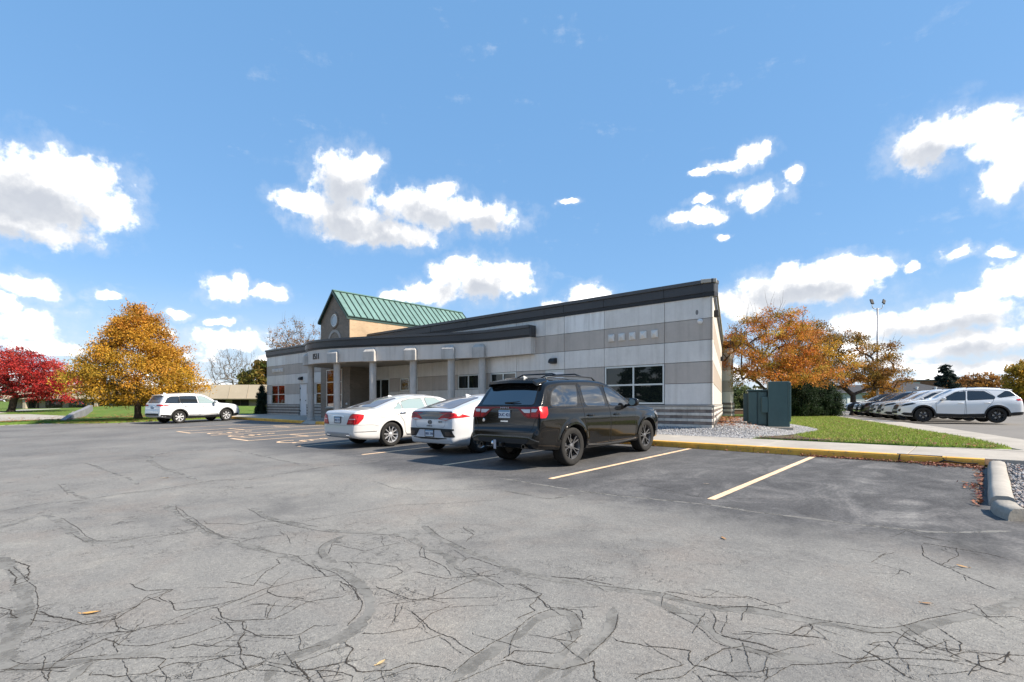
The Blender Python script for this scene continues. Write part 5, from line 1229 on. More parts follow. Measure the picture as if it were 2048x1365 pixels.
# ---------------------------------------------------------------- white executive saloon
def white_saloon():
    sp = dict(wb=3.16, R=.342, Ra=.395, flare=.016, tum=.46, rc=.11, crown=.05,
        top=[(-1.14, .50), (-1.13, .70), (-1.115, .84), (-1.08, .975), (-1.0, 1.04), (-.85, 1.068), (-.6, 1.085), (-.42, 1.105), (-.2, 1.18), (.3, 1.345), (.75, 1.43), (1.15, 1.468), (1.5, 1.468), (1.9, 1.43), (2.3, 1.30), (2.75, 1.085), (2.95, 1.01), (3.3, .97), (3.8, .88), (4.0, .76), (4.07, .60), (4.09, .48)],
        bot=[(-1.14, .40), (-1.08, .31), (-.8, .25), (0, .20), (3, .20), (3.8, .22), (4.09, .35)],
        wid=[(-1.14, .66), (-1.13, .74), (-1.10, .80), (-1.02, .855), (-.85, .90), (-.5, .928), (0, .938), (2.5, .938), (3.3, .925), (3.8, .85), (4.0, .70), (4.09, .5)],
        belt=[(-1.14, .46), (-1.08, .88), (-.95, .965), (-.4, 1.0), (.5, .995), (2.5, .955), (3.2, .90), (3.8, .8), (4.09, .45)])
    c = Car('saloon', sp); root = thing('parked_car', 'white saloon with slanted red tail lamps, second from the black SUV', 'car', group='cars nosed in to the building')
    c.body(P_WARM, root); sil = mat('silver_alloy', (.55, .55, .56), .3, .5, metal=.35)
    add_wheels(c, root, 'saloon', .25, .245, (10, .017, 0), sil, mat('alloy_side', (.22, .22, .23), .4, .5, metal=.35))
    dA = [(.46, .40), (.52, .32), (1.32, .30), (1.36, .34), (1.36, .98), (1.30, 1.30), (1.22, 1.385), (.70, 1.345), (.28, 1.215), (.02, 1.06), (.06, .98), (.30, .86), (.44, .66)]
    dB = [(1.40, .34), (1.46, .30), (2.62, .30), (2.66, .5), (2.64, .92), (2.36, 1.08), (2.05, 1.27), (1.72, 1.385), (1.38, 1.40), (1.34, 1.3), (1.40, .98)]
    doors(c, root, [dA, dB], P_WARM, M_CHROME, [(.40, .935), (1.66, .915)])
    side_glass(c, root, [('q', [(.12, 1.045), (.40, 1.04), (.38, 1.225), (.30, 1.19)], None), ('r', [(.44, 1.04), (1.26, 1.02), (1.20, 1.33), (.74, 1.315), (.42, 1.24)], None), ('f', [(1.36, 1.02), (2.38, .99), (2.02, 1.21), (1.68, 1.335), (1.32, 1.345)], None)], G_SKYREFL, frame=mat('saloon_trim', (.10, .10, .10), .3, .5, metal=.5), r=.04, fw=.014)
    rg = rnd_poly([(-.36, -.60), (-.36, .60), (.46, .50), (.46, -.50)], .08); w_ = c.patch('rear_window', grow(rg, .025), 'top', M_TRIM, .003, root); c.patch('pane', rg, 'top', G_GREY, .007, w_)
    c.patch('windscreen', rnd_poly([(1.95, -.50), (1.95, .50), (2.72, .64), (2.72, -.64)], .08), 'top', G_TINT, .006, root)
    fl = lambda p, sg: p if sg > 0 else mirror(p)
    for sg in (1, -1):
        t = c.patch('tail_lamp', fl(rnd_poly([(.47, .665), (.82, .665), (.845, .78), (.845, .945), (.72, .955), (.60, .90)], .02), sg), 'rear', M_REDD, .009, root, step=.05)
        c.patch('brake_lens', fl(rnd_poly([(.60, .83), (.83, .835), (.83, .925), (.72, .935), (.64, .89)], .015), sg), 'rear', M_REDL, .013, t, step=.05)
        c.patch('brake_lens', fl(rnd_poly([(.52, .70), (.80, .70), (.815, .785), (.58, .785)], .015), sg), 'rear', M_REDL, .013, t, step=.05)
        c.patch('reverse_lens', fl(rnd_poly([(.57, .795), (.81, .797), (.812, .822), (.60, .822)], .006), sg), 'rear', mat('lamp_stripe', (.75, .35, .36), .2, .4), .014, t, step=.05)
        c.patch('side_lens', rnd_poly([(-1.12, .66), (-1.02, .68), (-.88, .82), (-.84, .93), (-1.02, .95)], .02), 'side', M_REDL, .009, t, sg, step=.05)
        mb = MB(); mb.box(-1.15, -1.05, sg * .52 - .09, sg * .52 + .09, .33, .385); mb.build('exhaust', M_CHROME, root, bevel=.02)
        mirror_on(root, 2.26, 1.06, .95, P_WARM, sg, sz=.16)
        c.strip('sill_trim', [(.52, .30), (1.4, .262), (2.64, .275)], 'side', M_CHROME, .012, .008, root, sg)
        c.patch('headlamp', rnd_poly([(3.45, .78), (3.80, .66), (3.98, .62), (3.95, .74), (3.75, .83)], .03), 'side', M_CLRL, .008, root, sg)
        c.strip('bumper_seam', [(-1.10, .655), (-.9, .65), (-.62, .645), (-.42, .60)], 'side', mat('seam_grey', (.25, .25, .25), .5, .4), .007, .003, root, sg)
        c.strip('bumper_moulding', [(-1.09, .47), (-.9, .465), (-.48, .46)], 'side', M_CHROME, .012, .006, root, sg)
    c.patch('fuel_flap', rnd_poly([(-.34, .83), (-.14, .83), (-.14, .96), (-.34, .96)], .03), 'side', P_WARM, .004, root, -1, depth=.006)
    c.strip('fuel_flap_seam', [*rnd_poly([(-.34, .83), (-.14, .83), (-.14, .96), (-.34, .96)], .03), (-.33, .83)], 'side', MATS['seam_grey'], .007, .0045, root, -1, 60)
    c.strip('boot_seam', [(-.48, .66), (-.60, .90), (-.70, .97)], 'rear', MATS['seam_grey'], .008, .003, root); c.strip('boot_seam', [(.48, .66), (.60, .90), (.70, .97)], 'rear', MATS['seam_grey'], .008, .003, root)
    c.strip('bumper_top_seam', [(-.80, .655), (0, .64), (.80, .655)], 'rear', MATS['seam_grey'], .008, .003, root)
    c.strip('boot_strip', [(-.34, .885), (0, .89), (.34, .885)], 'rear', M_CHROME, .02, .012, root)
    c.patch('rear_diffuser', rnd_poly([(-.62, .395), (.62, .395), (.58, .44), (-.58, .44)], .02), 'rear', mat('diffuser_grey', (.35, .35, .36), .5, .4), .006, root)
    plate(root, c, 0, .79, 'EKB 273', frame=M_TRIM)
    mb = MB(); h, n_ = c.hit('top', 1, .62, 0); mb.add([(.54, -.018, h.z - .03), (.54, .018, h.z - .03), (.72, .01, h.z), (.72, -.01, h.z), (.54, 0, h.z + .03), (.58, 0, h.z + .035)], [(0, 1, 2, 3), (0, 1, 4), (1, 2, 5, 4), (2, 3, 5), (3, 0, 4, 5)]); mb.build('aerial_fin', P_WARM, root)
    c.patch('grille', rnd_poly([(-.42, .60), (.42, .60), (.40, .84), (-.40, .84)], .04), 'front', M_TRIM, .006, root)
    place(root, -13.33, 8.66, R(90), math.atan(.027)); return root
white_saloon()

# ---------------------------------------------------------------- pale hatchback
def pale_hatch():
    sp = dict(wb=2.70, R=.325, Ra=.375, flare=.015, tum=.46, rc=.11, crown=.05,
        top=[(-.88, .48), (-.87, .66), (-.855, .86), (-.83, .985), (-.80, 1.055), (-.74, 1.105), (-.60, 1.14), (-.3, 1.235), (.2, 1.36), (.7, 1.43), (1.1, 1.452), (1.4, 1.435), (1.8, 1.32), (2.3, 1.08), (2.55, .98), (3.0, .92), (3.4, .80), (3.56, .65), (3.6, .5)],
        bot=[(-.88, .38), (-.82, .27), (-.5, .22), (0, .19), (2.7, .19), (3.3, .2), (3.6, .35)],
        wid=[(-.88, .68), (-.87, .745), (-.84, .80), (-.78, .845), (-.6, .885), (-.3, .905), (.2, .912), (2.3, .912), (2.9, .89), (3.3, .80), (3.5, .66), (3.6, .48)],
        belt=[(-.88, .44), (-.84, .84), (-.78, .95), (-.5, .985), (.5, .975), (2.0, .935), (2.7, .86), (3.3, .74), (3.6, .45)])
    c = Car('hatch', sp); root = thing('parked_car', 'pale hatchback with black rear panel, half hidden between white saloon and black SUV', 'car', group='cars nosed in to the building')
    c.body(P_PEARL, root); add_wheels(c, root, 'hatch', .215, .215, (5, .022, .16), mat('hatch_alloy', (.55, .55, .56), .3, .5, metal=1.), mat('hatch_alloy_dark', (.06, .06, .06), .4, .5))
    dA = [(.40, .36), (.46, .30), (1.08, .29), (1.12, .96), (1.06, 1.33), (.6, 1.32), (.30, 1.22), (.16, 1.02), (.34, .72)]; dB = [(1.16, .29), (2.18, .29), (2.22, .9), (1.9, 1.12), (1.5, 1.30), (1.14, 1.34)]
    doors(c, root, [dA, dB], P_PEARL, P_PEARL, [(.36, .90), (1.34, .88)])
    side_glass(c, root, [('r', [(.24, 1.02), (1.04, .995), (1.00, 1.30), (.6, 1.29), (.36, 1.20)], None), ('f', [(1.14, .995), (2.02, .965), (1.72, 1.15), (1.42, 1.28), (1.10, 1.31)], None)], G_TINT, r=.04, fw=.014)
    rg = rnd_poly([(-.66, -.57), (-.66, .57), (.34, .48), (.34, -.48)], .08); w_ = c.patch('rear_window', grow(rg, .025), 'top', M_TRIM, .003, root); c.patch('pane', rg, 'top', G_GREY, .007, w_)
    c.patch('windscreen', rnd_poly([(1.5, -.48), (1.5, .48), (2.26, .62), (2.26, -.62)], .08), 'top', G_TINT, .006, root)
    fl = lambda p, sg: p if sg > 0 else mirror(p)
    pn = c.patch('rear_panel', rnd_poly([(-.80, .90), (-.40, .855), (.40, .855), (.80, .90), (.74, 1.045), (-.74, 1.045)], .03), 'rear', mat('gloss_black', (.012, .014, .016), .15, .5, coat=1.), .006, root, step=.05)
    for sg in (1, -1):
        t = c.patch('tail_lamp', fl(rnd_poly([(.30, .86), (.60, .83), (.83, .90), (.81, 1.0), (.62, 1.015), (.44, .95)], .02), sg), 'rear', M_REDL, .012, root, step=.04)
        c.patch('reverse_lens', fl(rnd_poly([(.36, .862), (.60, .842), (.72, .872), (.55, .885)], .008), sg), 'rear', M_CLRL, .017, t, step=.04)
        c.patch('brake_lens', fl(rnd_poly([(.46, .935), (.64, .90), (.80, .94), (.78, .985), (.64, 1.0)], .015), sg), 'rear', M_REDD, .016, t, step=.04)
        c.patch('side_lens', rnd_poly([(-.84, .885), (-.60, .895), (-.34, .915), (-.60, .98), (-.82, 1.02)], .02), 'side', M_REDL, .010, t, sg, step=.05)
        c.patch('bumper_vent', fl(rnd_poly([(.40, .605), (.78, .60), (.83, .44), (.54, .43), (.48, .50)], .02), sg), 'rear', M_BLACK, .008, root, step=.05)
        c.patch('vent_inset', fl(rnd_poly([(.56, .56), (.74, .56), (.78, .47), (.60, .465)], .02), sg), 'rear', mat('inset_brown', (.05, .028, .022), .4, .5), .013, root, step=.05)
        mirror_on(root, 1.86, 1.03, .93, P_PEARL, sg, sz=.15)
        c.patch('headlamp', rnd_poly([(2.9, .74), (3.2, .64), (3.45, .60), (3.40, .70), (3.15, .80)], .03), 'side', M_CLRL, .008, root, sg)
        c.strip('tailgate_seam', [(sg * .56, .85), (sg * .55, .72), (sg * .44, .655), (0, .645)], 'rear', mat('seam_blue', (.25, .26, .29), .5, .4), .008, .003, root)
    c.strip('bumper_band', [(-.82, .615), (-.5, .618), (0, .618), (.5, .618), (.82, .615)], 'rear', M_BLACK, .035, .009, root)
    c.patch('lower_bumper_inset', rnd_poly([(-.40, .59), (.40, .59), (.46, .50), (.40, .44), (-.40, .44), (-.46, .50)], .02), 'rear', mat('bumper_pearl', (.46, .48, .54), .4, .5), .005, root)
    c.patch('rear_valance', rnd_poly([(-.66, .40), (-.30, .375), (.30, .375), (.66, .40), (.60, .415), (-.60, .415)], .01), 'rear', M_BLACK, .006, root)
    plate(root, c, 0, .52, 'BEK 598', frame=M_TRIM)
    mb = MB(); h, n_ = c.hit('rear', 1, 0, .77); mb.lathe([(.045, .004), (.048, -.006), (.056, -.006), (.058, .004)], 'x', 24, Matrix.Translation((h.x - .008, 0, .785)) @ Matrix.Diagonal((1, 1.25, .85, 1)))
    for a, b in (((-.03, -.035), (-.02, .035)), ((.02, -.035), (.03, .035)), ((-.026, -.004), (.026, .006))): mb.tube([(h.x - .012, a[0], .785 + a[1] * .9), (h.x - .012, b[0], .785 + b[1] * .9)], .007, 6)
    mb.build('emblem', mat('emblem_dark', (.12, .12, .13), .2, .5, metal=1.), root)
    badge(root, c, 'I O N I Q', 0, .695, .048, MATS['emblem_dark']); badge(root, c, 'hybrid', -.40, .80, .05, MATS['emblem_dark'])
    mb = MB(); h, n_ = c.hit('top', 1, .42, 0); mb.add([(.34, -.025, h.z - .03), (.34, .025, h.z - .03), (.56, .012, h.z), (.56, -.012, h.z), (.34, 0, h.z + .055), (.39, 0, h.z + .055)], [(0, 1, 2, 3), (0, 1, 4), (1, 2, 5, 4), (2, 3, 5), (3, 0, 4, 5)]); mb.build('aerial_fin', P_PEARL, root)
    place(root, -10.05, 9.0, R(90), math.atan(.027)); return root
pale_hatch()

# ---------------------------------------------------------------- crossovers: one at the far end of the bays, a row in the second car park
def crossover(kind, pm, label, group):
    ol = kind == 'wagon'
    if ol:
        sp = dict(wb=2.67, R=.352, Ra=.415, flare=.02, tum=.36, rc=.10, crown=.04,
            top=[(-1.0, .55), (-.99, .68), (-.97, .80), (-.955, .95), (-.93, 1.08), (-.86, 1.20), (-.68, 1.50), (-.60, 1.60), (-.45, 1.645), (0, 1.685), (.6, 1.70), (1.1, 1.68), (1.45, 1.61), (1.8, 1.43), (2.2, 1.17), (2.35, 1.105), (2.8, 1.06), (3.2, 1.0), (3.5, .88), (3.62, .76), (3.68, .58), (3.69, .5)],
            bot=[(-1.0, .44), (-.9, .38), (-.5, .31), (0, .26), (2.6, .26), (3.3, .28), (3.69, .40)],
            wid=[(-1.0, .70), (-.985, .77), (-.94, .82), (-.8, .868), (-.4, .898), (.5, .905), (2.6, .905), (3.1, .88), (3.45, .78), (3.62, .66), (3.69, .5)],
            belt=[(-1.0, .5), (-.95, .9), (-.90, 1.06), (-.5, 1.09), (.5, 1.075), (1.8, 1.05), (2.4, .99), (3.1, .92), (3.5, .78), (3.69, .48)])
    else:
        sp = dict(wb=2.725, R=.355, Ra=.42, flare=.022, tum=.38, rc=.10, crown=.04,
            top=[(-.98, .50), (-.97, .66), (-.95, .82), (-.93, .96), (-.90, 1.09), (-.82, 1.20), (-.60, 1.46), (-.52, 1.54), (-.40, 1.585), (0, 1.635), (.6, 1.66), (1.1, 1.645), (1.45, 1.58), (1.8, 1.42), (2.25, 1.16), (2.4, 1.10), (2.85, 1.05), (3.3, .97), (3.55, .86), (3.64, .72), (3.68, .55), (3.69, .46)],
            bot=[(-.98, .42), (-.9, .36), (-.5, .30), (0, .25), (2.6, .25), (3.3, .27), (3.69, .36)],
            wid=[(-.98, .70), (-.965, .77), (-.92, .83), (-.8, .88), (-.4, .91), (.5, .918), (2.6, .92), (3.1, .90), (3.45, .80), (3.62, .68), (3.69, .52)],
            belt=[(-.98, .46), (-.93, .9), (-.88, 1.05), (-.5, 1.075), (.5, 1.04), (1.8, 1.005), (2.4, .97), (3.1, .91), (3.5, .78), (3.69, .44)])
    c = Car(kind, sp); root = thing('parked_car', label, 'car', group=group)
    c.body(pm, root)
    if ol: add_wheels(c, root, kind, .225, .245, (7, .030, .11), mat('two_tone_alloy', (.62, .62, .63), .3, .5, metal=.3), mat('two_tone_dark', (.03, .03, .03), .4, .5))
    else: add_wheels(c, root, kind, .225, .25, (5, .022, .17), mat('dark_alloy', (.05, .05, .055), .3, .5, metal=.8), M_TRIM)
    if ol:
        dA = [(.42, .46), (.50, .38), (1.06, .38), (1.10, 1.03), (1.04, 1.555), (.35, 1.56), (.20, 1.35), (.16, 1.0), (.36, .72)]; dB = [(1.14, .38), (2.12, .38), (2.16, .95), (1.9, 1.18), (1.5, 1.44), (1.10, 1.555)]
        gl = [('q', [(-.74, 1.135), (.06, 1.115), (.06, 1.50), (-.36, 1.49), (-.56, 1.40)], None), ('r', [(.09, 1.115), (1.02, 1.095), (.98, 1.51), (.09, 1.505)], None), ('f', [(1.10, 1.095), (2.00, 1.075), (1.72, 1.28), (1.42, 1.455), (1.08, 1.51)], G_SKYREFL)]
    else:
        dA = [(.42, .46), (.50, .38), (1.10, .38), (1.14, .98), (1.08, 1.52), (.35, 1.52), (.10, 1.25), (.14, 1.0), (.36, .72)]; dB = [(1.18, .38), (2.22, .38), (2.26, .93), (1.95, 1.14), (1.5, 1.42), (1.14, 1.52)]
        gl = [('q', [(-.66, 1.26), (-.10, 1.17), (-.02, 1.23), (-.34, 1.46), (-.48, 1.44)], None), ('r', [(.10, 1.10), (1.06, 1.05), (1.02, 1.475), (.42, 1.46), (.06, 1.20)], None), ('f', [(1.14, 1.05), (2.10, 1.035), (1.75, 1.26), (1.44, 1.425), (1.12, 1.475)], None)]
    doors(c, root, [dA, dB], pm, pm, [(.36, .965 if ol else .93), (1.32, .945 if ol else .91)])
    side_glass(c, root, gl, G_TINT, r=.04, fw=.016)
    rg = rnd_poly([(-.60, 1.17), (.60, 1.17), (.52, 1.50), (-.52, 1.50)], .05) if ol else rnd_poly([(-.58, 1.17), (.58, 1.17), (.50, 1.46), (-.50, 1.46)], .05)
    w_ = c.patch('rear_window', grow(rg, .02), 'rear', M_TRIM, .003, root); c.patch('pane', rg, 'rear', G_GREY if ol else G_DARK, .008, w_)
    c.patch('windscreen', rnd_poly([(1.52, -.50), (1.52, .50), (2.22, .64), (2.22, -.64)], .08), 'top', G_TINT if ol else G_GREY, .006, root)
    mb = MB(); z0 = 1.600 if ol else 1.545; xr = -.72 if ol else -.62
    mb.add([(xr, -.56, z0 - .05), (xr, .56, z0 - .05), (-.35, .58, z0 + .035), (-.35, -.58, z0 + .035), (xr - .02, -.54, z0 - .02), (xr - .02, .54, z0 - .02)], [(0, 1, 2, 3), (4, 5, 2, 3), (0, 1, 5, 4), (0, 4, 3), (1, 5, 2)]); mb.build('spoiler', pm, root)
    mb = MB(); h, n_ = c.hit('top', 1, -.3, 0); mb.add([(-.38, -.02, h.z - .02), (-.38, .02, h.z - .02), (-.2, .01, h.z), (-.2, -.01, h.z), (-.38, 0, h.z + .05), (-.34, 0, h.z + .05)], [(0, 1, 2, 3), (0, 1, 4), (1, 2, 5, 4), (2, 3, 5), (3, 0, 4, 5)]); mb.build('aerial_fin', pm, root)
    fl = lambda p, sg: p if sg > 0 else mirror(p); wb = sp['wb']; Ra = sp['Ra']; Rw = sp['R']
    for sg in (1, -1):
        c.patch('cladding', rnd_poly([(Ra + .02, .27), (Ra + .04, .43), (1.3, .40), (wb - Ra - .04, .43), (wb - Ra - .02, .27)], .02), 'side', M_BLACK, .008, root, sg)
        c.patch('cladding', [(-.94, .40), (-.94, .52), (-.6, .50), (-Ra - .01, .47), (-Ra + .03, .33), (-.7, .36)], 'side', M_BLACK, .008, root, sg)
        c.patch('cladding', [(wb + Ra + .01, .44), (wb + .75, .47), (wb + .85, .40), (wb + .7, .33), (wb + Ra - .02, .30)], 'side', M_BLACK, .008, root, sg)
        for xw in (0, wb): c.strip('arch_trim', arc(xw, Rw, Ra + .028, 186, -6, 16), 'side', M_BLACK, .06, .014, root, sg, 60)
        if ol: c.strip('sill_trim', [(.5, .462), (1.2, .452), (wb - .5, .462)], 'side', M_CHROME, .022, .012, root, sg)
        t = c.patch('tail_lamp', fl(rnd_poly([(.42, .99), (.82, .98), (.80, 1.07), (.44, 1.06)], .015), sg), 'rear', M_REDL, .010, root, step=.05)
        c.patch('side_lens', rnd_poly([(-.95, .97), (-.60, 1.0), (-.40, 1.07), (-.62, 1.065), (-.90, 1.08)] if ol else [(-.92, 1.04), (-.72, 1.02), (-.66, 1.08), (-.88, 1.12)], .015), 'side', M_REDL, .010, t, sg, step=.05)
        hl = c.patch('headlamp', rnd_poly([(3.0, .89), (3.3, .815), (3.56, .755), (3.60, .80), (3.42, .875), (3.15, .925)] if not ol else [(3.1, .90), (3.4, .81), (3.6, .76), (3.58, .82), (3.35, .90)], .02), 'side', M_TRIM if not ol else M_CLRL, .008, root, sg, step=.05)
        c.patch('headlamp_front', fl(rnd_poly([(.36, .775), (.74, .80), (.72, .865), (.36, .815)], .015), sg), 'front', M_CLRL, .010, hl, step=.05)
        fg = c.patch('fog_lamp', fl(rnd_poly([(.50, .52), (.70, .50), (.72, .64), (.58, .63)], .02), sg), 'front', M_TRIM, .010, root, step=.05)
        mirror_on(root, 2.0 if not ol else 1.93, 1.12 if not ol else 1.15, .94, pm if not ol else P_WHITE, sg, sz=.15, sx=.16)
        mb = MB(); y = sg * .52; zt = lambda x: c.hit('top', 1, x, y)[0].z
        mb.tube([(-.3, y, zt(-.3)), (-.22, y, zt(-.22) + .035), (.4, y, zt(.4) + .04), (.95, y, zt(.95) + .035), (1.03, y, zt(1.03))], .014, 6)
        if not ol: mb.build('roof_rail', M_TRIM, root)
    g_ = c.patch('grille', rnd_poly([(-.40, .60), (.40, .60), (.46, .80), (-.46, .80)], .03), 'front', M_TRIM, .008, root, step=.06)
    c.strip('grille_bar', [(-.46, .81), (0, .815), (.46, .81)], 'front', M_CHROME, .02, .014, g_)
    c.patch('lower_intake', rnd_poly([(-.55, .44), (.55, .44), (.48, .54), (-.48, .54)], .03), 'front', M_BLACK, .008, root)
    c.strip('skid_plate', [(-.5, .43), (0, .42), (.5, .43)], 'front', M_CHROME, .03, .012, root)
    plate(root, c, 0, .86 if not ol else .90, 'FWL 083')
    c.strip('tailgate_strip', [(-.45, 1.05), (0, 1.055), (.45, 1.05)], 'rear', M_CHROME if ol else M_TRIM, .025, .012, root)
    c.patch('rear_bumper_trim', rnd_poly([(-.70, .46), (.70, .46), (.66, .58), (-.66, .58)], .03), 'rear', M_BLACK, .007, root)
    return root
o = crossover('wagon', P_WHITE, 'white crossover with dark windows parked at the far left by the golden tree', 'cars nosed in to the building')
place(o, -34.0, 8.95, R(102), math.atan(.027))
eq = crossover('crossover', P_WHITE, 'white crossover with black wheels, nearest in the right-hand row, shown side on', 'cars in the second car park')
HEAD = math.atan2(-.30, -.954); f0 = Vector((-2.45, 32.6)); dirh = Vector((-.954, -.30))
rows = [(P_WHITE, None), (P_WARM, 'white crossover second in the right-hand row, only nose and windscreen showing'), (P_PEARL, 'white crossover third in the right-hand row, next to the dark cars'),
        (P_BLUEB, 'blue-black crossover fourth in the right-hand row, beside the white ones'), (P_GREY, 'dark crossover fifth in the right-hand row, near the evergreen bush'), (P_GREY, 'dark crossover last in the right-hand row, mostly hidden behind the others')]
def recolour(o, pm):
    for ch in [o] + list(o.children_recursive):
        if ch.type == 'MESH':
            for i, sl_ in enumerate(ch.material_slots):
                if sl_.material is P_WHITE: sl_.link = 'OBJECT'; sl_.material = pm
    return o
for i, (pm, lb) in enumerate(rows):
    o = eq if i == 0 else recolour(copy_tree(eq), pm)
    if lb: o['label'] = lb
    p = f0 + E1 * (2.85 * i) - dirh * (2.725 - (.15 * (i % 2)))
    place(o, p.x, p.y, HEAD, 0, zr(p.x, p.y) + .017)

# ------------------------------------------------------------------ trees and shrubs
M_BARK = mat('bark', (.075, .058, .045), .95, .2, var=.4, vscale=5, bump=.8, bscale=25)
M_BARKG = mat('bark_grey', (.16, .14, .125), .95, .2, var=.3, vscale=5, bump=.8, bscale=25)
def leaf_cloud(centres, spread, per, size, pal, rnd, tilt=None, shade=None):
    """diamond leaves scattered round clump centres; returns vertices, faces, colours"""
    n = len(centres) * per; C = np.repeat(centres, per, 0); S = np.repeat(np.broadcast_to(spread, (len(centres), 3)), per, 0)
    P = C + np.clip(rnd.normal(0, .5, (n, 3)), -1.15, 1.15) * S
    if tilt is not None: P[:, 2] -= tilt * np.linalg.norm((P - C)[:, :2], axis=1) * np.sign(rnd.uniform(-.15, 1, n))
    a = rnd.normal(0, 1, (n, 3)); a /= np.linalg.norm(a, axis=1, keepdims=True); b = rnd.normal(0, 1, (n, 3)); b -= a * (a * b).sum(1, keepdims=True); b /= np.linalg.norm(b, axis=1, keepdims=True)
    s = size * rnd.uniform(.6, 1.35, (n, 1)); V = np.stack([P + a * s, P + b * s * .45, P - a * s, P - b * s * .45], 1).reshape(-1, 3)
    F = np.arange(4 * n).reshape(-1, 4); pal = np.asarray(pal)
    ci = rnd.integers(0, len(pal), len(centres)); col = pal[np.repeat(ci, per)] * .6 + pal[rnd.integers(0, len(pal), n)] * .4
    col = col * rnd.uniform(.75, 1.2, (n, 1)) * np.repeat(rnd.uniform(.75, 1.2, (len(centres), 1)), per, 0)
    return V, F, np.repeat(col, 4, 0)
def branches(start, centres, r0, rnd, wig=.10, trunk=None, seg=5, minr=.008, up=.35):
    """greedy branching skeleton from the trunk out to each clump; returns an MB of tapered limbs"""
    nodes = [np.array(p, float) for p in trunk]; par = [i - 1 for i in range(len(nodes))]
    o0 = nodes[-1]
    for c in sorted(centres, key=lambda c: np.linalg.norm(c - nodes[len(trunk) // 2])):
        A = np.array(nodes); d = np.linalg.norm(A - c, axis=1) + up * np.maximum(0, A[:, 2] - c[2] + .1) * 2
        d[:max(1, len(trunk) // 3)] += 1.5
        i = int(np.argmin(d)); a = nodes[i]; L = np.linalg.norm(c - a); k = max(2, min(5, int(L / .45) + 1)); pi = i
        for t in range(1, k + 1):
            q = a + (c - a) * t / k + rnd.normal(0, wig * L / k * .5, 3) * (t < k); q[2] += up * L * .12 * math.sin(math.pi * t / k)
            nodes.append(q); par.append(pi); pi = len(nodes) - 1
    n = len(nodes); area = np.zeros(n); kids = [[] for _ in range(n)]
    for i in range(1, n): kids[par[i]].append(i)
    for i in range(n - 1, -1, -1): area[i] = max(area[i], minr ** 2.2); 
    for i in range(n - 1, 0, -1): area[par[i]] += area[i] * (1 if len(kids[par[i]]) > 1 or par[i] < len(trunk) else 1)
    r = np.power(area, 1 / 2.2); r = np.maximum(minr, r / r[0] * r0)
    mb = MB(); done = set()
    for i in range(n):
        for j in kids[i]:
            if j in done: continue
            path = [i, j]; done.add(j)
            while kids[path[-1]]:
                nx = max(kids[path[-1]], key=lambda q: r[q])
                if nx in done: break
                path.append(nx); done.add(nx)
            rs_ = [float(min(r[q], r[path[1]] * 1.15 if m == 0 else 9)) for m, q in enumerate(path)]
            mb.tube([nodes[q] for q in path], rs_, 7 if rs_[0] > .06 else seg if rs_[0] > .02 else 3, cap=False)
    return mb
def make_tree(name, label, cat, base, centres, spread, per, size, pal, r0, trunk_h, seed, bark=None, tilt=None, lean=(0, 0), group=None, minr=.008, extra_twigs=0, limbs=0, up=.35):
    rnd = np.random.default_rng(seed); root = thing(name, label, cat, base, group=group)
    tr = [(lean[0] * t, lean[1] * t, trunk_h * t - .05) for t in np.linspace(0, 1, 6)]
    C = np.asarray(centres, float); mb = branches(None, list(C), r0, rnd, trunk=tr, minr=minr, up=up)
    # root flare
    mb.tube([(0, 0, -.12), (0, 0, .02), (lean[0] * .1, lean[1] * .1, trunk_h * .12)], [r0 * 1.7, r0 * 1.35, r0 * 1.02], 9, cap=False)
    if extra_twigs:
        for _ in range(extra_twigs):
            c = C[rnd.integers(0, len(C))]; out = c - np.array([0, 0, trunk_h]); out /= np.linalg.norm(out); L = rnd.uniform(.4, 1.1); e = c + out * L * .6 + np.array([rnd.normal(0, .25), rnd.normal(0, .25), L * .7])
            mb.tube([c, (c + e) / 2 + rnd.normal(0, .06, 3), e], [.012, .008, .003], 3, cap=False)
    mb.build('trunk', bark or M_BARK, root, smooth=True)
    if per:
        V, F, col = leaf_cloud(C, spread, per, size, pal, rnd, tilt); o = np_mesh('crown', V, F, M_LEAF, root, cols=col)
    return root
def shell(n, prof, H, Rm, rnd, inner=.35, z0=0., sq=(1, 1)):
    """points through a crown of revolution; prof(t) radius fraction, denser towards the outside"""
    out = []
    while len(out) < n:
        t = rnd.uniform(0, 1); r = prof(t)
        if rnd.uniform(0, 1) > r + .12: continue
        a = rnd.uniform(0, 2 * math.pi); q = Rm * r * (rnd.uniform(inner, 1.0) ** .5) * rnd.uniform(.88, 1.08)
        out.append((q * math.cos(a) * sq[0], q * math.sin(a) * sq[1], z0 + t * H))
    return np.array(out)
def ellipsoids(n, es, rnd, inner=.3):
    w = np.array([e[3] * e[4] * e[5] for e in es]); w = w / w.sum(); out = []
    for _ in range(n):
        e = es[rnd.choice(len(es), p=w)]; d = rnd.normal(0, 1, 3); d /= np.linalg.norm(d); q = rnd.uniform(inner ** 3, 1) ** (1 / 3)
        out.append((e[0] + d[0] * e[3] * q, e[1] + d[1] * e[4] * q, e[2] + d[2] * e[5] * q))
    return np.array(out)
def gz(x, y): return terrain(x, y)

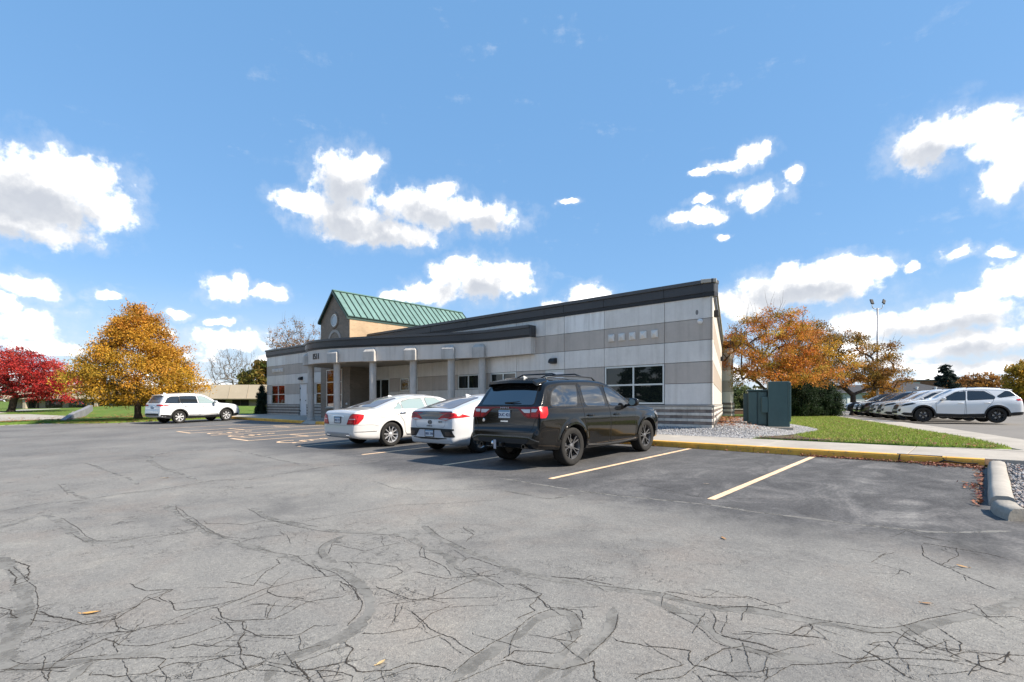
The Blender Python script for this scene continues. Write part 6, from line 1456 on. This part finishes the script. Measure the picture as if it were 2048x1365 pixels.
# golden linden-like tree by the street
rt_ = np.random.default_rng(21)
prof = pchip([(0, .45), (.08, .88), (.17, 1.0), (.30, .90), (.5, .64), (.68, .43), (.84, .24), (.95, .10), (1, .03)])
C = shell(330, lambda t: float(prof(t)), 6.0, 3.75, rt_, z0=1.2, inner=.22); C += rt_.normal(0, .16, C.shape)
t_ = make_tree('golden_tree', 'tall golden-orange pyramid-shaped tree standing behind the far white crossover', 'tree', (-39.4, 8.55, zgi(-39.4, 8.55)), C, (.60, .60, .34), 200, .066, [(.62, .33, .035), (.54, .30, .03), (.68, .39, .04), (.45, .28, .03), (.60, .27, .04), (.34, .25, .03)], .19, 2.6, 5, tilt=.22, minr=.012, extra_twigs=24)
# warmer, more orange leaves towards the tip, greener below on the left: real colour of the crown
cr = [c for c in t_.children if c.name.startswith('crown')][0].data
co = np.zeros(len(cr.vertices) * 3, np.float32); cr.vertices.foreach_get('co', co); co = co.reshape(-1, 3); ca = cr.color_attributes['tint']; cc = np.zeros(len(co) * 4, np.float32); ca.data.foreach_get('color', cc); cc = cc.reshape(-1, 4)
h = np.clip((co[:, 2] - 3.2) / 3.5, 0, 1)[:, None]; g_ = np.clip((2.8 - co[:, 2]) / 2.5, 0, 1)[:, None] * np.clip(.5 - (co[:, 0] * .75 + co[:, 1] * .66) / 5, 0, 1)[:, None]
cc[:, :3] = cc[:, :3] * (1 - .45 * h) + cc[:, :3] * np.array([.92, .62, 1.1]) * .45 * h; cc[:, :3] = cc[:, :3] * (1 - g_ * .6) + cc[:, :3] * np.array([.68, .98, .9]) * g_ * .6
ca.data.foreach_set('color', cc.ravel())

# red tree at the left edge
p = at(22, 44); rt_ = np.random.default_rng(31)
C = ellipsoids(230, [(-.8, -.5, 3.3, 3.2, 3.2, 1.9), (1.6, 1.4, 2.9, 3.0, 3.0, 1.7), (2.9, 2.6, 2.2, 2.0, 2.0, 1.2), (-2.6, -2.4, 2.6, 2.6, 2.6, 1.7), (.4, .2, 4.6, 1.8, 1.8, 1.0)], rt_)
make_tree('red_tree', 'crimson broad-crowned tree at the left edge of the lawn', 'tree', (p.x, p.y, gz(p.x, p.y)), C, (.75, .75, .26), 170, .08, [(.48, .035, .030), (.54, .06, .045), (.38, .022, .025), (.58, .10, .06), (.30, .02, .03), (.50, .04, .04)], .26, 1.5, 6, tilt=.4, minr=.014, extra_twigs=30, lean=(.3, .25))

# orange tree beside the transformer and its neighbour
p = at(1532, 33); rt_ = np.random.default_rng(41)
C = ellipsoids(250, [(0, 0, 4.6, 2.6, 2.6, 2.2), (1.7, 1.5, 4.2, 2.2, 2.2, 2.0), (2.9, 2.6, 3.1, 1.7, 1.7, 1.3), (-1.3, -1.2, 3.6, 1.9, 1.9, 1.7), (.9, .8, 6.0, 1.5, 1.5, 1.0), (.6, .5, 2.8, 3.0, 3.0, .9)], rt_)
make_tree('orange_tree', 'orange-leaved tree with dark branching limbs behind the green transformer cabinet', 'tree', (p.x, p.y, .62), C, (.5, .5, .28), 150, .060, [(.62, .22, .040), (.66, .30, .045), (.56, .16, .035), (.52, .33, .04), (.36, .30, .04), (.62, .26, .08)], .17, 1.3, 8, minr=.013, extra_twigs=220, up=.6)
p = at(1706, 41); rt_ = np.random.default_rng(42)
C = ellipsoids(170, [(0, 0, 4.4, 2.2, 2.2, 1.9), (1.4, 1.2, 4.0, 1.8, 1.8, 2.0), (2.2, 2.0, 2.8, 1.4, 1.4, 1.3), (-1.0, -.9, 3.2, 2.0, 2.0, 1.6), (.2, .2, 6.0, 1.0, 1.0, .7)], rt_)
make_tree('russet_tree', 'olive and russet tree with thinning leaves beside the tall lamp post', 'tree', (p.x, p.y, .65), C, (.5, .5, .28), 120, .070, [(.30, .19, .03), (.36, .22, .03), (.20, .16, .03), (.42, .17, .04), (.24, .12, .04), (.45, .22, .04)], .20, 1.6, 9, minr=.012, extra_twigs=60, up=.5)
p = at(1622, 44); rt_ = np.random.default_rng(43)
C = ellipsoids(150, [(0, 0, 5.4, 2.4, 2.4, 2.0), (-.8, -.8, 4.2, 2.4, 2.4, 1.8), (.4, .4, 6.8, 1.5, 1.5, 1.0)], rt_)
make_tree('bronze_tree', 'bronze and green tree rising above and behind the orange one', 'tree', (p.x, p.y, .65), C, (.55, .55, .3), 110, .075, [(.36, .20, .03), (.26, .19, .03), (.42, .19, .03), (.30, .14, .03)], .20, 2.0, 10, minr=.012, extra_twigs=40, up=.5)

# evergreens: dense dark shrubs
def shrub(name, label, p, z, H, Rm, n, per, pal, seed, pr, size=.06, spread=(.24, .24, .2), group=None):
    rnd = np.random.default_rng(seed); C = shell(n, pr, H, Rm, rnd, inner=.55, z0=.05); root = thing(name, label, 'shrub', (p.x, p.y, z), group=group)
    V, F, col = leaf_cloud(C, spread, per, size, pal, rnd); np_mesh('foliage', V, F, M_LEAF, root, cols=col)
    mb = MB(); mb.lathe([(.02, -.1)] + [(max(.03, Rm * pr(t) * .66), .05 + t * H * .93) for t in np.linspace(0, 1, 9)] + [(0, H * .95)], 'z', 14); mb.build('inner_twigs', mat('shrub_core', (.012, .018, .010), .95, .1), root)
    return root
DG = [(.020, .040, .018), (.030, .055, .022), (.016, .032, .016), (.04, .065, .025)]
bush = lambda t: float(np.sqrt(max(0, 1 - (t * 1.02 - .28) ** 2 / .55))) * .97
col_ = lambda t: float(.75 * (1 - t) ** .55 + .1)
p = at(1592, 36); shrub('evergreen_shrub', 'dark evergreen bush directly behind the green cabinet', p, .6, 2.7, 1.45, 170, 170, DG, 61, bush, .05, (.3, .3, .26), 'evergreen bushes')
p = at(1640, 36.5); shrub('evergreen_shrub', 'dark rounded evergreen bush at the edge of the path', p, .62, 2.3, 1.35, 150, 170, DG, 62, bush, .05, (.3, .3, .26), 'evergreen bushes')
p = at(1617, 40); shrub('evergreen_shrub', 'tallest dark evergreen in the clump below the orange leaves', p, .65, 3.2, 1.4, 140, 150, DG, 63, bush, .055, (.3, .3, .26), 'evergreen bushes')
p = at(524, 38.5); shrub('columnar_evergreen', 'narrow dark cone-shaped evergreen at the left corner of the building', p, .62, 2.15, .5, 90, 80, [(.018, .036, .022), (.026, .05, .03), (.014, .03, .02)], 64, lambda t: float(.98 - .55 * t if t < .75 else (1 - t) * 2.2), .045, (.13, .13, .14))
p = at(1478, 58); shrub('leafy_bush', 'grey-green bush seen between the building and the cabinet', p, .7, 2.6, 2.2, 120, 60, [(.10, .14, .05), (.13, .16, .06), (.18, .17, .07)], 65, bush, .12, (.4, .4, .34))

# bare and thin trees far behind
def bare(name, label, px, d, H, Rm, seed, per=0, pal=None, z=None, n=300, sz=.1, group='trees behind the buildings'):
    p = at(px, d); rnd = np.random.default_rng(seed); C = ellipsoids(n, [(0, 0, H * .66, Rm, Rm, H * .32), (0, 0, H * .5, Rm * .8, Rm * .8, H * .25)], rnd, .1)
    return make_tree(name, label, 'tree', (p.x, p.y, gz(p.x, p.y) if z is None else z), C, (.4, .4, .3), per, sz, pal if pal else [(.2, .1, .05)], .20, H * .30, seed + 1, bark=M_BARKG, minr=.012, extra_twigs=700, group=group, up=.25)
bare('bare_tree', 'leafless grey-brown tree above the tan-roofed building', 468, 84, 9.6, 4.4, 71, 2, [(.25, .17, .09)])
bare('thin_tree', 'half-bare tree with brown leaves rising behind the left wing', 592, 66, 11.2, 3.6, 72, 16, [(.28, .15, .06), (.34, .16, .05), (.20, .13, .06)])
def round_tree(name, label, px, d, zc, rx, rz, pal, seed, n=90, per=70, size=.2, group='trees behind the buildings'):
    p = at(px, d); rnd = np.random.default_rng(seed); z = gz(p.x, p.y); C = ellipsoids(n, [(0, 0, zc - z, rx, rx, rz), (rx * .3, 0, zc - z + rz * .3, rx * .6, rx * .6, rz * .7)], rnd)
    return make_tree(name, label, 'tree', (p.x, p.y, z), C, (rx * .22, rx * .22, rz * .16), per, size, pal, .16, max(.5, (zc - rz - z) * .8 + .5), seed + 1, group=group, minr=.02)
round_tree('autumn_tree', 'green and orange tree just left of the building corner', 524, 66, 4.6, 2.6, 2.4, [(.10, .12, .02), (.16, .14, .03), (.30, .17, .04), (.07, .10, .02)], 81)
round_tree('autumn_tree', 'amber tree far beyond the dark roof on the right', 1955, 105, 4.2, 4.8, 3.2, [(.34, .17, .04), (.40, .20, .04), (.26, .13, .05)], 82, size=.28)
round_tree('autumn_tree', 'rust-brown tree beside the far conifer', 1915, 112, 4.0, 3.8, 3.2, [(.30, .14, .05), (.26, .12, .06)], 83, size=.28)
round_tree('autumn_tree', 'golden tree cut off by the right edge of the frame', 2046, 78, 5.0, 3.0, 2.9, [(.48, .26, .03), (.40, .24, .04), (.30, .22, .04)], 84, size=.2)
round_tree('autumn_tree', 'low dark red tree behind the parked white crossover', 2012, 96, 2.4, 3.6, 1.6, [(.16, .03, .03), (.20, .06, .04), (.12, .05, .04)], 85, size=.25)
round_tree('autumn_tree', 'low brown tree right of the amber one', 1985, 118, 2.8, 4.0, 2.2, [(.24, .12, .06), (.20, .12, .05)], 86, size=.28)
round_tree('autumn_tree', 'gold-leaved tree in front of the far dark-roofed house', 1752, 52, 3.2, 1.4, 1.5, [(.46, .24, .03), (.40, .18, .04)], 87, n=50, per=60, size=.12)
p = at(1892, 92); rnd = np.random.default_rng(91)
C = shell(150, lambda t: float((1 - t) ** .9 * .95 + .05), 7.2, 3.0, rnd, z0=.6)
make_tree('spruce_tree', 'dark blue-green spruce above the far dark roof', 'tree', (p.x, p.y, gz(p.x, p.y)), C, (.6, .6, .2), 60, .22, [(.022, .036, .030), (.03, .045, .036), (.018, .03, .026)], .18, 6.5, 92, minr=.015, group='trees behind the buildings')

# the far side of the parking lot, behind the viewpoint: what the windows look out on
rnd = np.random.default_rng(95)
C = shell(120, lambda t: float((1 - t) ** .8 * .95 + .05), 10.5, 3.4, rnd, z0=.6)
sp0 = make_tree('spruce_tree', 'spruce on the far side of the parking lot', 'tree', (-30, -30, gz(-30, -30)), C, (.8, .8, .25), 50, .3, [(.03, .06, .03), (.04, .07, .03), (.025, .05, .028)], .22, 9, 96, minr=.02, group='trees across the parking lot')
C = ellipsoids(130, [(0, 0, 6, 4.2, 4.2, 3.2), (1, 0, 8, 2.6, 2.6, 2)], rnd)
rd0 = make_tree('autumn_tree', 'amber tree on the far side of the parking lot', 'tree', (-10, -32, gz(-10, -32)), C, (.8, .8, .5), 55, .26, [(.20, .12, .03), (.14, .12, .03), (.09, .10, .03)], .25, 2.4, 97, minr=.02, group='trees across the parking lot')
rd0_n = 0
for i, (x, y, o0) in enumerate([(-56, -20, sp0), (-44, -26, rd0), (-38, -36, sp0), (-22, -28, sp0), (-16, -38, sp0), (-3, -27, sp0), (4, -36, rd0), (11, -28, sp0), (20, -33, sp0), (28, -26, rd0), (-66, -30, sp0)]):
    o = copy_tree(o0); o.location = (x, y, gz(x, y)); o.rotation_euler = (0, 0, i * 1.3); o.scale = (1, 1, 1 + .12 * math.sin(i * 2.3))
across = sorted([o for o in COL.objects if o.get('group') == 'trees across the parking lot'], key=lambda o: o.location.x)
for i, o in enumerate(across):
    o['label'] = '%s tree across the parking lot, %s from the street' % ('amber' if 'amber' in o['label'] else 'spruce', ('first second third fourth fifth sixth seventh eighth ninth tenth eleventh twelfth thirteenth fourteenth'.split())[i])
# distant belt of trees on the horizon
rnd = np.random.default_rng(99); C = []
for k in range(900):
    a = rnd.uniform(0, 2 * math.pi); r = rnd.uniform(170, 300); x, y = r * math.cos(a), r * math.sin(a); C.append((x, y, terrain(x, y) + rnd.uniform(.5, 4.5)))
V, F, col = leaf_cloud(np.array(C), (4.5, 4.5, 2.0), 40, .9, [(.10, .085, .035), (.07, .075, .03), (.16, .10, .035), (.20, .12, .04), (.05, .06, .03)], rnd)
o = np_mesh('far_woods', V, F, M_LEAF, cols=col); o['kind'] = 'stuff'

# ------------------------------------------------------------------ transformer cabinet
M_TEAL = mat('cabinet_green', (.042, .088, .095), .5, .5, var=.14, vscale=1.5)
M_TEALD = mat('cabinet_dark', (.028, .060, .066), .55, .5, var=.2, vscale=2)
tp = at(1536, 17.6); tz = zg(tp.x, tp.y) - .02
tr_ = thing('transformer', 'blue-green steel transformer with a tall cabinet standing on the gravel', 'transformer', (tp.x, tp.y, tz), R(20))
mb = MB(); mb.box(0, .70, -.05, .62, .0, 1.60); mb.build('cabinet', M_TEAL, tr_, bevel=.012)
mb = MB(); mb.box(.64, .735, -.075, -.02, .22, 1.56); mb.build('cabinet_door_edge', M_TEAL, tr_, bevel=.01)
mb = MB()
for z in (.35, .8, 1.35): mb.box(.70, .722, -.085, -.045, z, z + .10)
mb.build('hinge', M_TEALD, tr_)
mb = MB(); mb.box(-.66, -.004, .12, .95, .05, 1.28); mb.build('tank', M_TEALD, tr_, bevel=.01)
mb = MB(); mb.box(-.70, .0, .06, 1.0, 1.285, 1.33); mb.build('tank_lid', M_TEAL, tr_, bevel=.008)
for x0, x1 in ((-.64, -.36), (-.32, -.04)):
    mb = MB(); mb.box(x0, x1, .09, .118, .10, 1.24); mb.build('tank_panel', M_TEAL, tr_, bevel=.008)
mb = MB(); mb.box(-.21, -.006, -.06, .085, .52, 1.06); mb.build('control_box', M_TEAL, tr_, bevel=.01)
for i in range(6):
    mb = MB(); mb.box(-.80, -.665, .2 + i * .12, .215 + i * .12, .2, 1.2); mb.build('cooling_fin', M_TEALD, tr_)
mb = MB(); mb.box(-.85, .80, -.2, 1.1, -.18, .035); mb.build('pad', M_CONC, tr_, bevel=.01)

tr_.scale = (.93, .93, .97)
# ------------------------------------------------------------------ parking lot lamp post
p = at(1755, 43); lp = thing('lamp_post', 'tall grey steel lamp post with two angled floodlights', 'lamp post', (p.x, p.y, .62), R(42))
M_STEEL = mat('galvanised_steel', (.36, .36, .37), .5, .5, metal=.4, var=.12, vscale=2)
mb = MB(); mb.lathe([(.22, -.2), (.22, .5), (.20, .55)], 'z', 16); mb.build('footing', M_CONC, lp)
mb = MB(); mb.tube([(0, 0, .5), (0, 0, 4.5), (0, 0, 8.75)], [.10, .08, .06], 12); mb.build('pole', M_STEEL, lp, smooth=True)
mb = MB(); mb.tube([(-.44, 0, 9.15), (-.43, 0, 8.85), (-.33, 0, 8.72), (0, 0, 8.66), (.33, 0, 8.72), (.43, 0, 8.85), (.44, 0, 9.05)], .03, 8); mb.build('yoke', M_STEEL, lp, smooth=True)
for x, tl in ((-.46, .10), (.52, .62)):
    M_ = Matrix.Translation((x, 0, 9.28)) @ Matrix.Rotation(tl, 4, 'Y') @ Matrix.Rotation(R(-30), 4, 'X'); mb = MB(); mb.box(-.13, .13, -.05, .05, -.24, .24, M_); h_ = mb.build('floodlight', mat('lamp_body', (.03, .03, .032), .7, .3), lp, bevel=.02)
    mb = MB(); mb.box(-.10, .10, .051, .056, -.20, .20, M_); mb.build('lens', mat('lamp_lens', (.10, .10, .10), .3, .5), h_)

# ------------------------------------------------------------------ tan-roofed building to the west
nb_a, nb_b = Vector((-86, 5.8, 0)), Vector((-54, 34.5, 0)); ud = (nb_b - nb_a).normalized(); L = (nb_b - nb_a).length; vd = Vector((-ud.y, ud.x, 0))
nb = thing('low_building', 'low building with a broad tan mansard roof beyond the lawn', 'building', (nb_a.x, nb_a.y, 1.05), math.atan2(ud.y, ud.x))
M_TANR = mat('tan_roof', (.46, .385, .29), .85, .3, var=.08, vscale=.6); M_TANW = mat('tan_wall', (.34, .28, .215), .9, .2, var=.12, vscale=.8)
mb = MB(); mb.box(0, L, .6, 14, -.6, 1.2); mb.build('wall', M_TANW, nb)
mb = MB(); n = 4; vs = [(-.6, -.35, 1.1), (L + .6, -.35, 1.1), (L + .6, .25, 2.72), (-.6, .25, 2.72), (-.6, 14.5, 1.1), (L + .6, 14.5, 1.1), (L + .6, 13.8, 2.72), (-.6, 13.8, 2.72)]
mb.add(vs, [(0, 1, 2, 3), (3, 2, 6, 7), (7, 6, 5, 4), (0, 3, 7, 4), (1, 2, 6, 5), (0, 1, 5, 4)]); rf = mb.build('roof', M_TANR, nb)
for i in range(int(L / 2.2)):
    mb = MB(); x = i * 2.2; mb.add([(x, -.36, 1.1), (x + .03, -.36, 1.1), (x + .03, .245, 2.71), (x, .245, 2.71), (x, -.38, 1.14), (x + .03, -.38, 1.14), (x + .03, .22, 2.73), (x, .22, 2.73)], [(4, 5, 6, 7), (0, 4, 7, 3), (1, 5, 6, 2)]); mb.build('roof_batten', mat('tan_batten', (.40, .335, .25), .85, .3), rf)
mb = MB(); mb.box(-.65, L + .65, -.42, -.34, 1.0, 1.1); mb.build('eave_trim', M_TANR, rf)
for k in range(15):
    x = 1.2 + k * 2.8
    if k in (10, 13): continue
    mb = MB(); mb.box(x, x + 2.0, .54, .597, -.05, .95); w_ = mb.build('window', mat('brown_frame', (.10, .07, .055), .6, .4), nb)
    for j in range(2): mb = MB(); mb.box(x + .06 + j * .98, x + .96 + j * .98, .51, .538, .02, .89); mb.build('pane', glass('far_glass', (.035, .03, .03)), w_)
mb = MB(); mb.box(32.2, 33.1, .50, .597, .15, .45); mb.build('notice', M_WHITE, nb)
for x in (2.0, 10.5, 19):
    mb = MB(); mb.box(x, x + .35, -.25, .1, -.7, .92); mb.build('pillar', mat('tan_pillar', (.42, .36, .29), .9, .2), nb)
# retaining wall by the drive
rw_ = thing('retaining_wall', 'low grey concrete retaining wall stepping down beside the drive', 'wall', (-45.7, 5.6, terrain(-45.7, 5.6)))
ps = [(-45.7, 5.6), (-48, 6.4), (-52, 7.6), (-58, 9.0)]; mb = MB(); vs = []
for i, (x, y) in enumerate(ps):
    zb = terrain(x, y) - .3; zt = terrain(x, y) + (.06, .42, .55, .5)[i]; vs += [(x, y, zb), (x, y + .3, zb), (x, y + .3, zt), (x, y, zt)]
b0 = (-45.7, 5.6, terrain(-45.7, 5.6)); vs = [tuple(a - b for a, b in zip(v, b0)) for v in vs]
mb.add(vs, [(i * 4 + j, i * 4 + (j + 1) % 4, i * 4 + 4 + (j + 1) % 4, i * 4 + 4 + j) for i in range(3) for j in range(4)] + [(0, 1, 2, 3), (12, 13, 14, 15)]); mb.build('wall', mat('retaining_concrete', (.22, .22, .235), .9, .3, var=.25, vscale=2, bump=.4, bscale=20), rw_)

# ------------------------------------------------------------------ dark-roofed house on the right, rooftop box behind
p = at(1846, 88); hs = thing('house', 'low house with a broad dark grey hipped roof beyond the parked cars', 'building', (p.x, p.y, 1.0), R(42))
M_DROOF = mat('dark_shingle', (.060, .062, .068), .9, .2, var=.2, vscale=1.5); M_HWALL = mat('house_wall', (.30, .30, .31), .9, .2, var=.1)
mb = MB(); mb.box(-13, 9, 0, 9, -1, 2.1); mb.build('wall', M_HWALL, hs)
mb = MB(); mb.add([(-13.8, -.8, 1.95), (9.8, -.8, 1.95), (9.8, 9.8, 1.95), (-13.8, 9.8, 1.95), (-5.5, 4.5, 4.3), (1.6, 4.5, 4.3)], [(0, 1, 5, 4), (1, 2, 5), (2, 3, 4, 5), (3, 0, 4), (0, 1, 2, 3)]); hr = mb.build('roof', M_DROOF, hs)
for x in (1.2, 4.4):
    mb = MB(); mb.lathe([(.16, -.25), (.16, .18), (.24, .2), (.2, .28), (0, .3)], 'z', 12, Matrix.Translation((x - 1, 1.6, 3.1))); mb.build('roof_vent', M_WHITE, hr)
for x in (-11, -7, -3, 1, 5):
    mb = MB(); mb.box(x, x + 1.4, -.06, -.005, .4, 1.6); mb.build('window', MATS['far_glass'], hs)
p = at(1842, 125); bb = thing('brick_building', 'distant brick block with a pale side showing above the dark roof', 'building', (p.x, p.y, 1.2), R(20))
mb = MB(); mb.box(-4, 3.5, 0, 6, -1, 5.8); mb.build('wall', mat('far_brick', (.20, .10, .065), .9, .2, var=.15), bb)
mb = MB(); mb.box(-4.05, -.2, -.08, -.005, 3.6, 5.5); mb.build('pale_panel', mat('pale_panel', (.38, .40, .36), .9, .2), bb)
mb = MB(); mb.box(-4.2, 3.7, -.25, 6.2, 5.8, 6.05); mb.build('parapet', mat('parapet', (.24, .20, .18), .9, .2), bb)
p = at(1690, 78); gb_ = thing('garage', 'small grey outbuilding glimpsed behind the lamp post', 'building', (p.x, p.y, .9), R(42))
mb = MB(); mb.box(-2.5, 4.5, 0, 5, -1, 2.3); mb.build('wall', mat('grey_siding', (.36, .38, .40), .8, .3, var=.08), gb_)
mb = MB(); mb.add([(-3, -.4, 2.2), (5, -.4, 2.2), (5, 5.4, 2.2), (-3, 5.4, 2.2), (-3, 2.5, 3.5), (5, 2.5, 3.5)], [(0, 1, 5, 4), (3, 2, 5, 4), (0, 3, 4), (1, 2, 5), (0, 1, 2, 3)]); mb.build('roof', M_DROOF, gb_)
mb = MB(); mb.box(.3, 1.3, -.05, -.005, -.6, 1.5); mb.build('door', M_WHITE, gb_)

# low wall and bed seen past the end of the building
p = at(1478, 50); lw_ = thing('garden_wall', 'low brown edging wall between the building and the cabinet', 'wall', (p.x, p.y, .65), R(42))
mb = MB(); mb.box(-3, 3.5, 0, .3, -.3, .28); mb.build('wall', mat('edging', (.16, .09, .06), .9, .2, var=.3, vscale=3), lw_)
mb = MB(); mb.box(-3.05, 3.55, -.05, .35, .28, .36); mb.build('cap', M_CONC, lw_)

# ------------------------------------------------------------------ fallen leaves
M_FALL = leaf_mat('fallen_leaf', .15)
def litter(name, pts, zf, size, pal, seed, parent=None):
    rnd = np.random.default_rng(seed); P = np.asarray(pts); n = len(P); a = rnd.uniform(0, 6.28, n); s = size * rnd.uniform(.6, 1.3, n); z = np.array([zf(x, y) for x, y in P]) + rnd.uniform(.006, .03, n)
    dx, dy = np.cos(a) * s, np.sin(a) * s; t1, t2 = rnd.uniform(-.012, .03, n), rnd.uniform(-.012, .03, n)
    V = np.stack([np.stack([P[:, 0] + dx, P[:, 1] + dy, z + t1], 1), np.stack([P[:, 0] - dy * .55, P[:, 1] + dx * .55, z + t2], 1), np.stack([P[:, 0] - dx, P[:, 1] - dy, z], 1), np.stack([P[:, 0] + dy * .55, P[:, 1] - dx * .55, z + t1 * .5], 1)], 1).reshape(-1, 3)
    pal = np.array(pal); col = pal[rnd.integers(0, len(pal), n)] * rnd.uniform(.7, 1.2, (n, 1)); o = np_mesh(name, V, np.arange(4 * n).reshape(-1, 4), M_FALL, parent, cols=np.repeat(col, 4, 0)); o['kind'] = 'stuff'; return o
BR = [(.20, .075, .05), (.28, .12, .07), (.34, .17, .10), (.15, .06, .05), (.30, .10, .07), (.24, .14, .08)]
rl = np.random.default_rng(77)
pts = [(rl.uniform(-3.0, -.1), YK - abs(rl.normal(0, .07)) - .02) for _ in range(420)] + [(rl.uniform(-.9, .0), YK - abs(rl.normal(0, .16)) - .02) for _ in range(360)]
pts += [(-.02 - abs(rl.normal(0, .06)), rl.uniform(8.6, 12.7)) for _ in range(170)] + [(-.1 - abs(rl.normal(0, .1)), rl.uniform(10.0, 10.6)) for _ in range(24)] + [(rl.uniform(-13, -3), YK - abs(rl.normal(0, .05)) - .02) for _ in range(70)]
litter('leaf_litter', pts, zl, .032, BR, 1, LOT)
pts = []
while len(pts) < 1500:
    s_ = rl.uniform(.1, 10); q = E0 + ED * s_ + EN * (abs(rl.normal(0, .6)) + .1); pts.append((q.x, q.y))
litter('leaf_litter', pts, lambda x, y: zg(x, y) + .03, .036, [(.26, .10, .05), (.34, .15, .07), (.20, .07, .04), (.38, .20, .09)], 2, gb)
pts = [(x, y) for x, y in zip(rl.uniform(-7, .5, 2400), rl.uniform(15, 30, 2400)) if inside(LAWN, np.array([x]), np.array([y]))[0]][:330]
pts += [(rl.uniform(-4.6, .2), 15.0 + abs(rl.normal(0, .12))) for _ in range(160)]
litter('leaf_litter', pts, lambda x, y: zlawn(x, y) + .03, .035, [(.34, .20, .09), (.28, .12, .06), (.40, .30, .16), (.22, .11, .06)], 3, lawn)
pts = [(rl.uniform(.4, 3.5), rl.uniform(8.0, 12.8)) for _ in range(420)]
litter('leaf_litter', pts, lambda x, y: zi(x, y) + .03, .03, BR, 4, isl)
pts = [(rl.normal(-46.5, .5), rl.uniform(-10, 16)) for _ in range(3600)] + [(rl.uniform(-52, -46), rl.uniform(-10, 16)) for _ in range(1300)] + [(rl.normal(-39.4, 1.6), rl.normal(8.5, 1.8)) for _ in range(500)]
o = litter('leaf_litter', pts, lambda x, y: max(terrain(x, y), zl(x, y) if x > -45.2 else -9) + .05, .085, [(.34, .17, .05), (.40, .22, .06), (.26, .12, .05), (.30, .10, .05)], 5); 
# single leaves lying on the asphalt
def leaf(px, py, size, c, label, rz):
    x, y = lot_xy(px, py); n = 7; mb = MB(); vs = [(0, 0, .012)]
    for k in range(n): t = k / (n - 1); w = math.sin(math.pi * t) ** .8 * .34; vs += [((t - .5) * 2, w, .02 + .10 * t * t), ((t - .5) * 2, 0, .0 + .06 * t), ((t - .5) * 2, -w, .03 + .16 * t * t)]
    vs = vs[1:]; mb.add([(a * size, b * size, c_ * size + .008) for a, b, c_ in vs], [f for k in range(n - 1) for f in ((k * 3, k * 3 + 1, k * 3 + 4, k * 3 + 3), (k * 3 + 1, k * 3 + 2, k * 3 + 5, k * 3 + 4))])
    mb.tube([(-size, 0, .008), (-size * 1.35, size * .06, .012)], .0025, 4)
    o = mb.build('fallen_leaf', mat('leaf_%02d' % int(px), c, .6, .3, var=.15, vscale=20), smooth=True); o.location = (x, y, zl(x, y)); o.rotation_euler = (0, 0, rz); return tag(o, label, 'leaf', 'single leaves on the asphalt')
leaf(182, 1228, .062, (.66, .36, .10), 'large orange leaf on the cracked asphalt at the lower left', .9)
leaf(762, 1328, .036, (.60, .42, .20), 'small pale leaf near the bottom centre of the asphalt', 1.7)
leaf(1447, 1078, .045, (.40, .22, .10), 'curled brown leaf on the open asphalt right of the bays', 2.4)
leaf(1854, 1209, .036, (.34, .18, .07), 'round brown leaf by the sealed crack at the lower right', .4)
leaf(1925, 1135, .040, (.50, .28, .10), 'tan leaf on the asphalt below the island kerb', 2.9)
leaf(1415, 969, .045, (.55, .45, .32), 'pale leaf in the empty bay between two yellow lines', .2)
leaf(330, 957, .06, (.50, .32, .12), 'tiny orange leaf on the left part of the asphalt', .8)
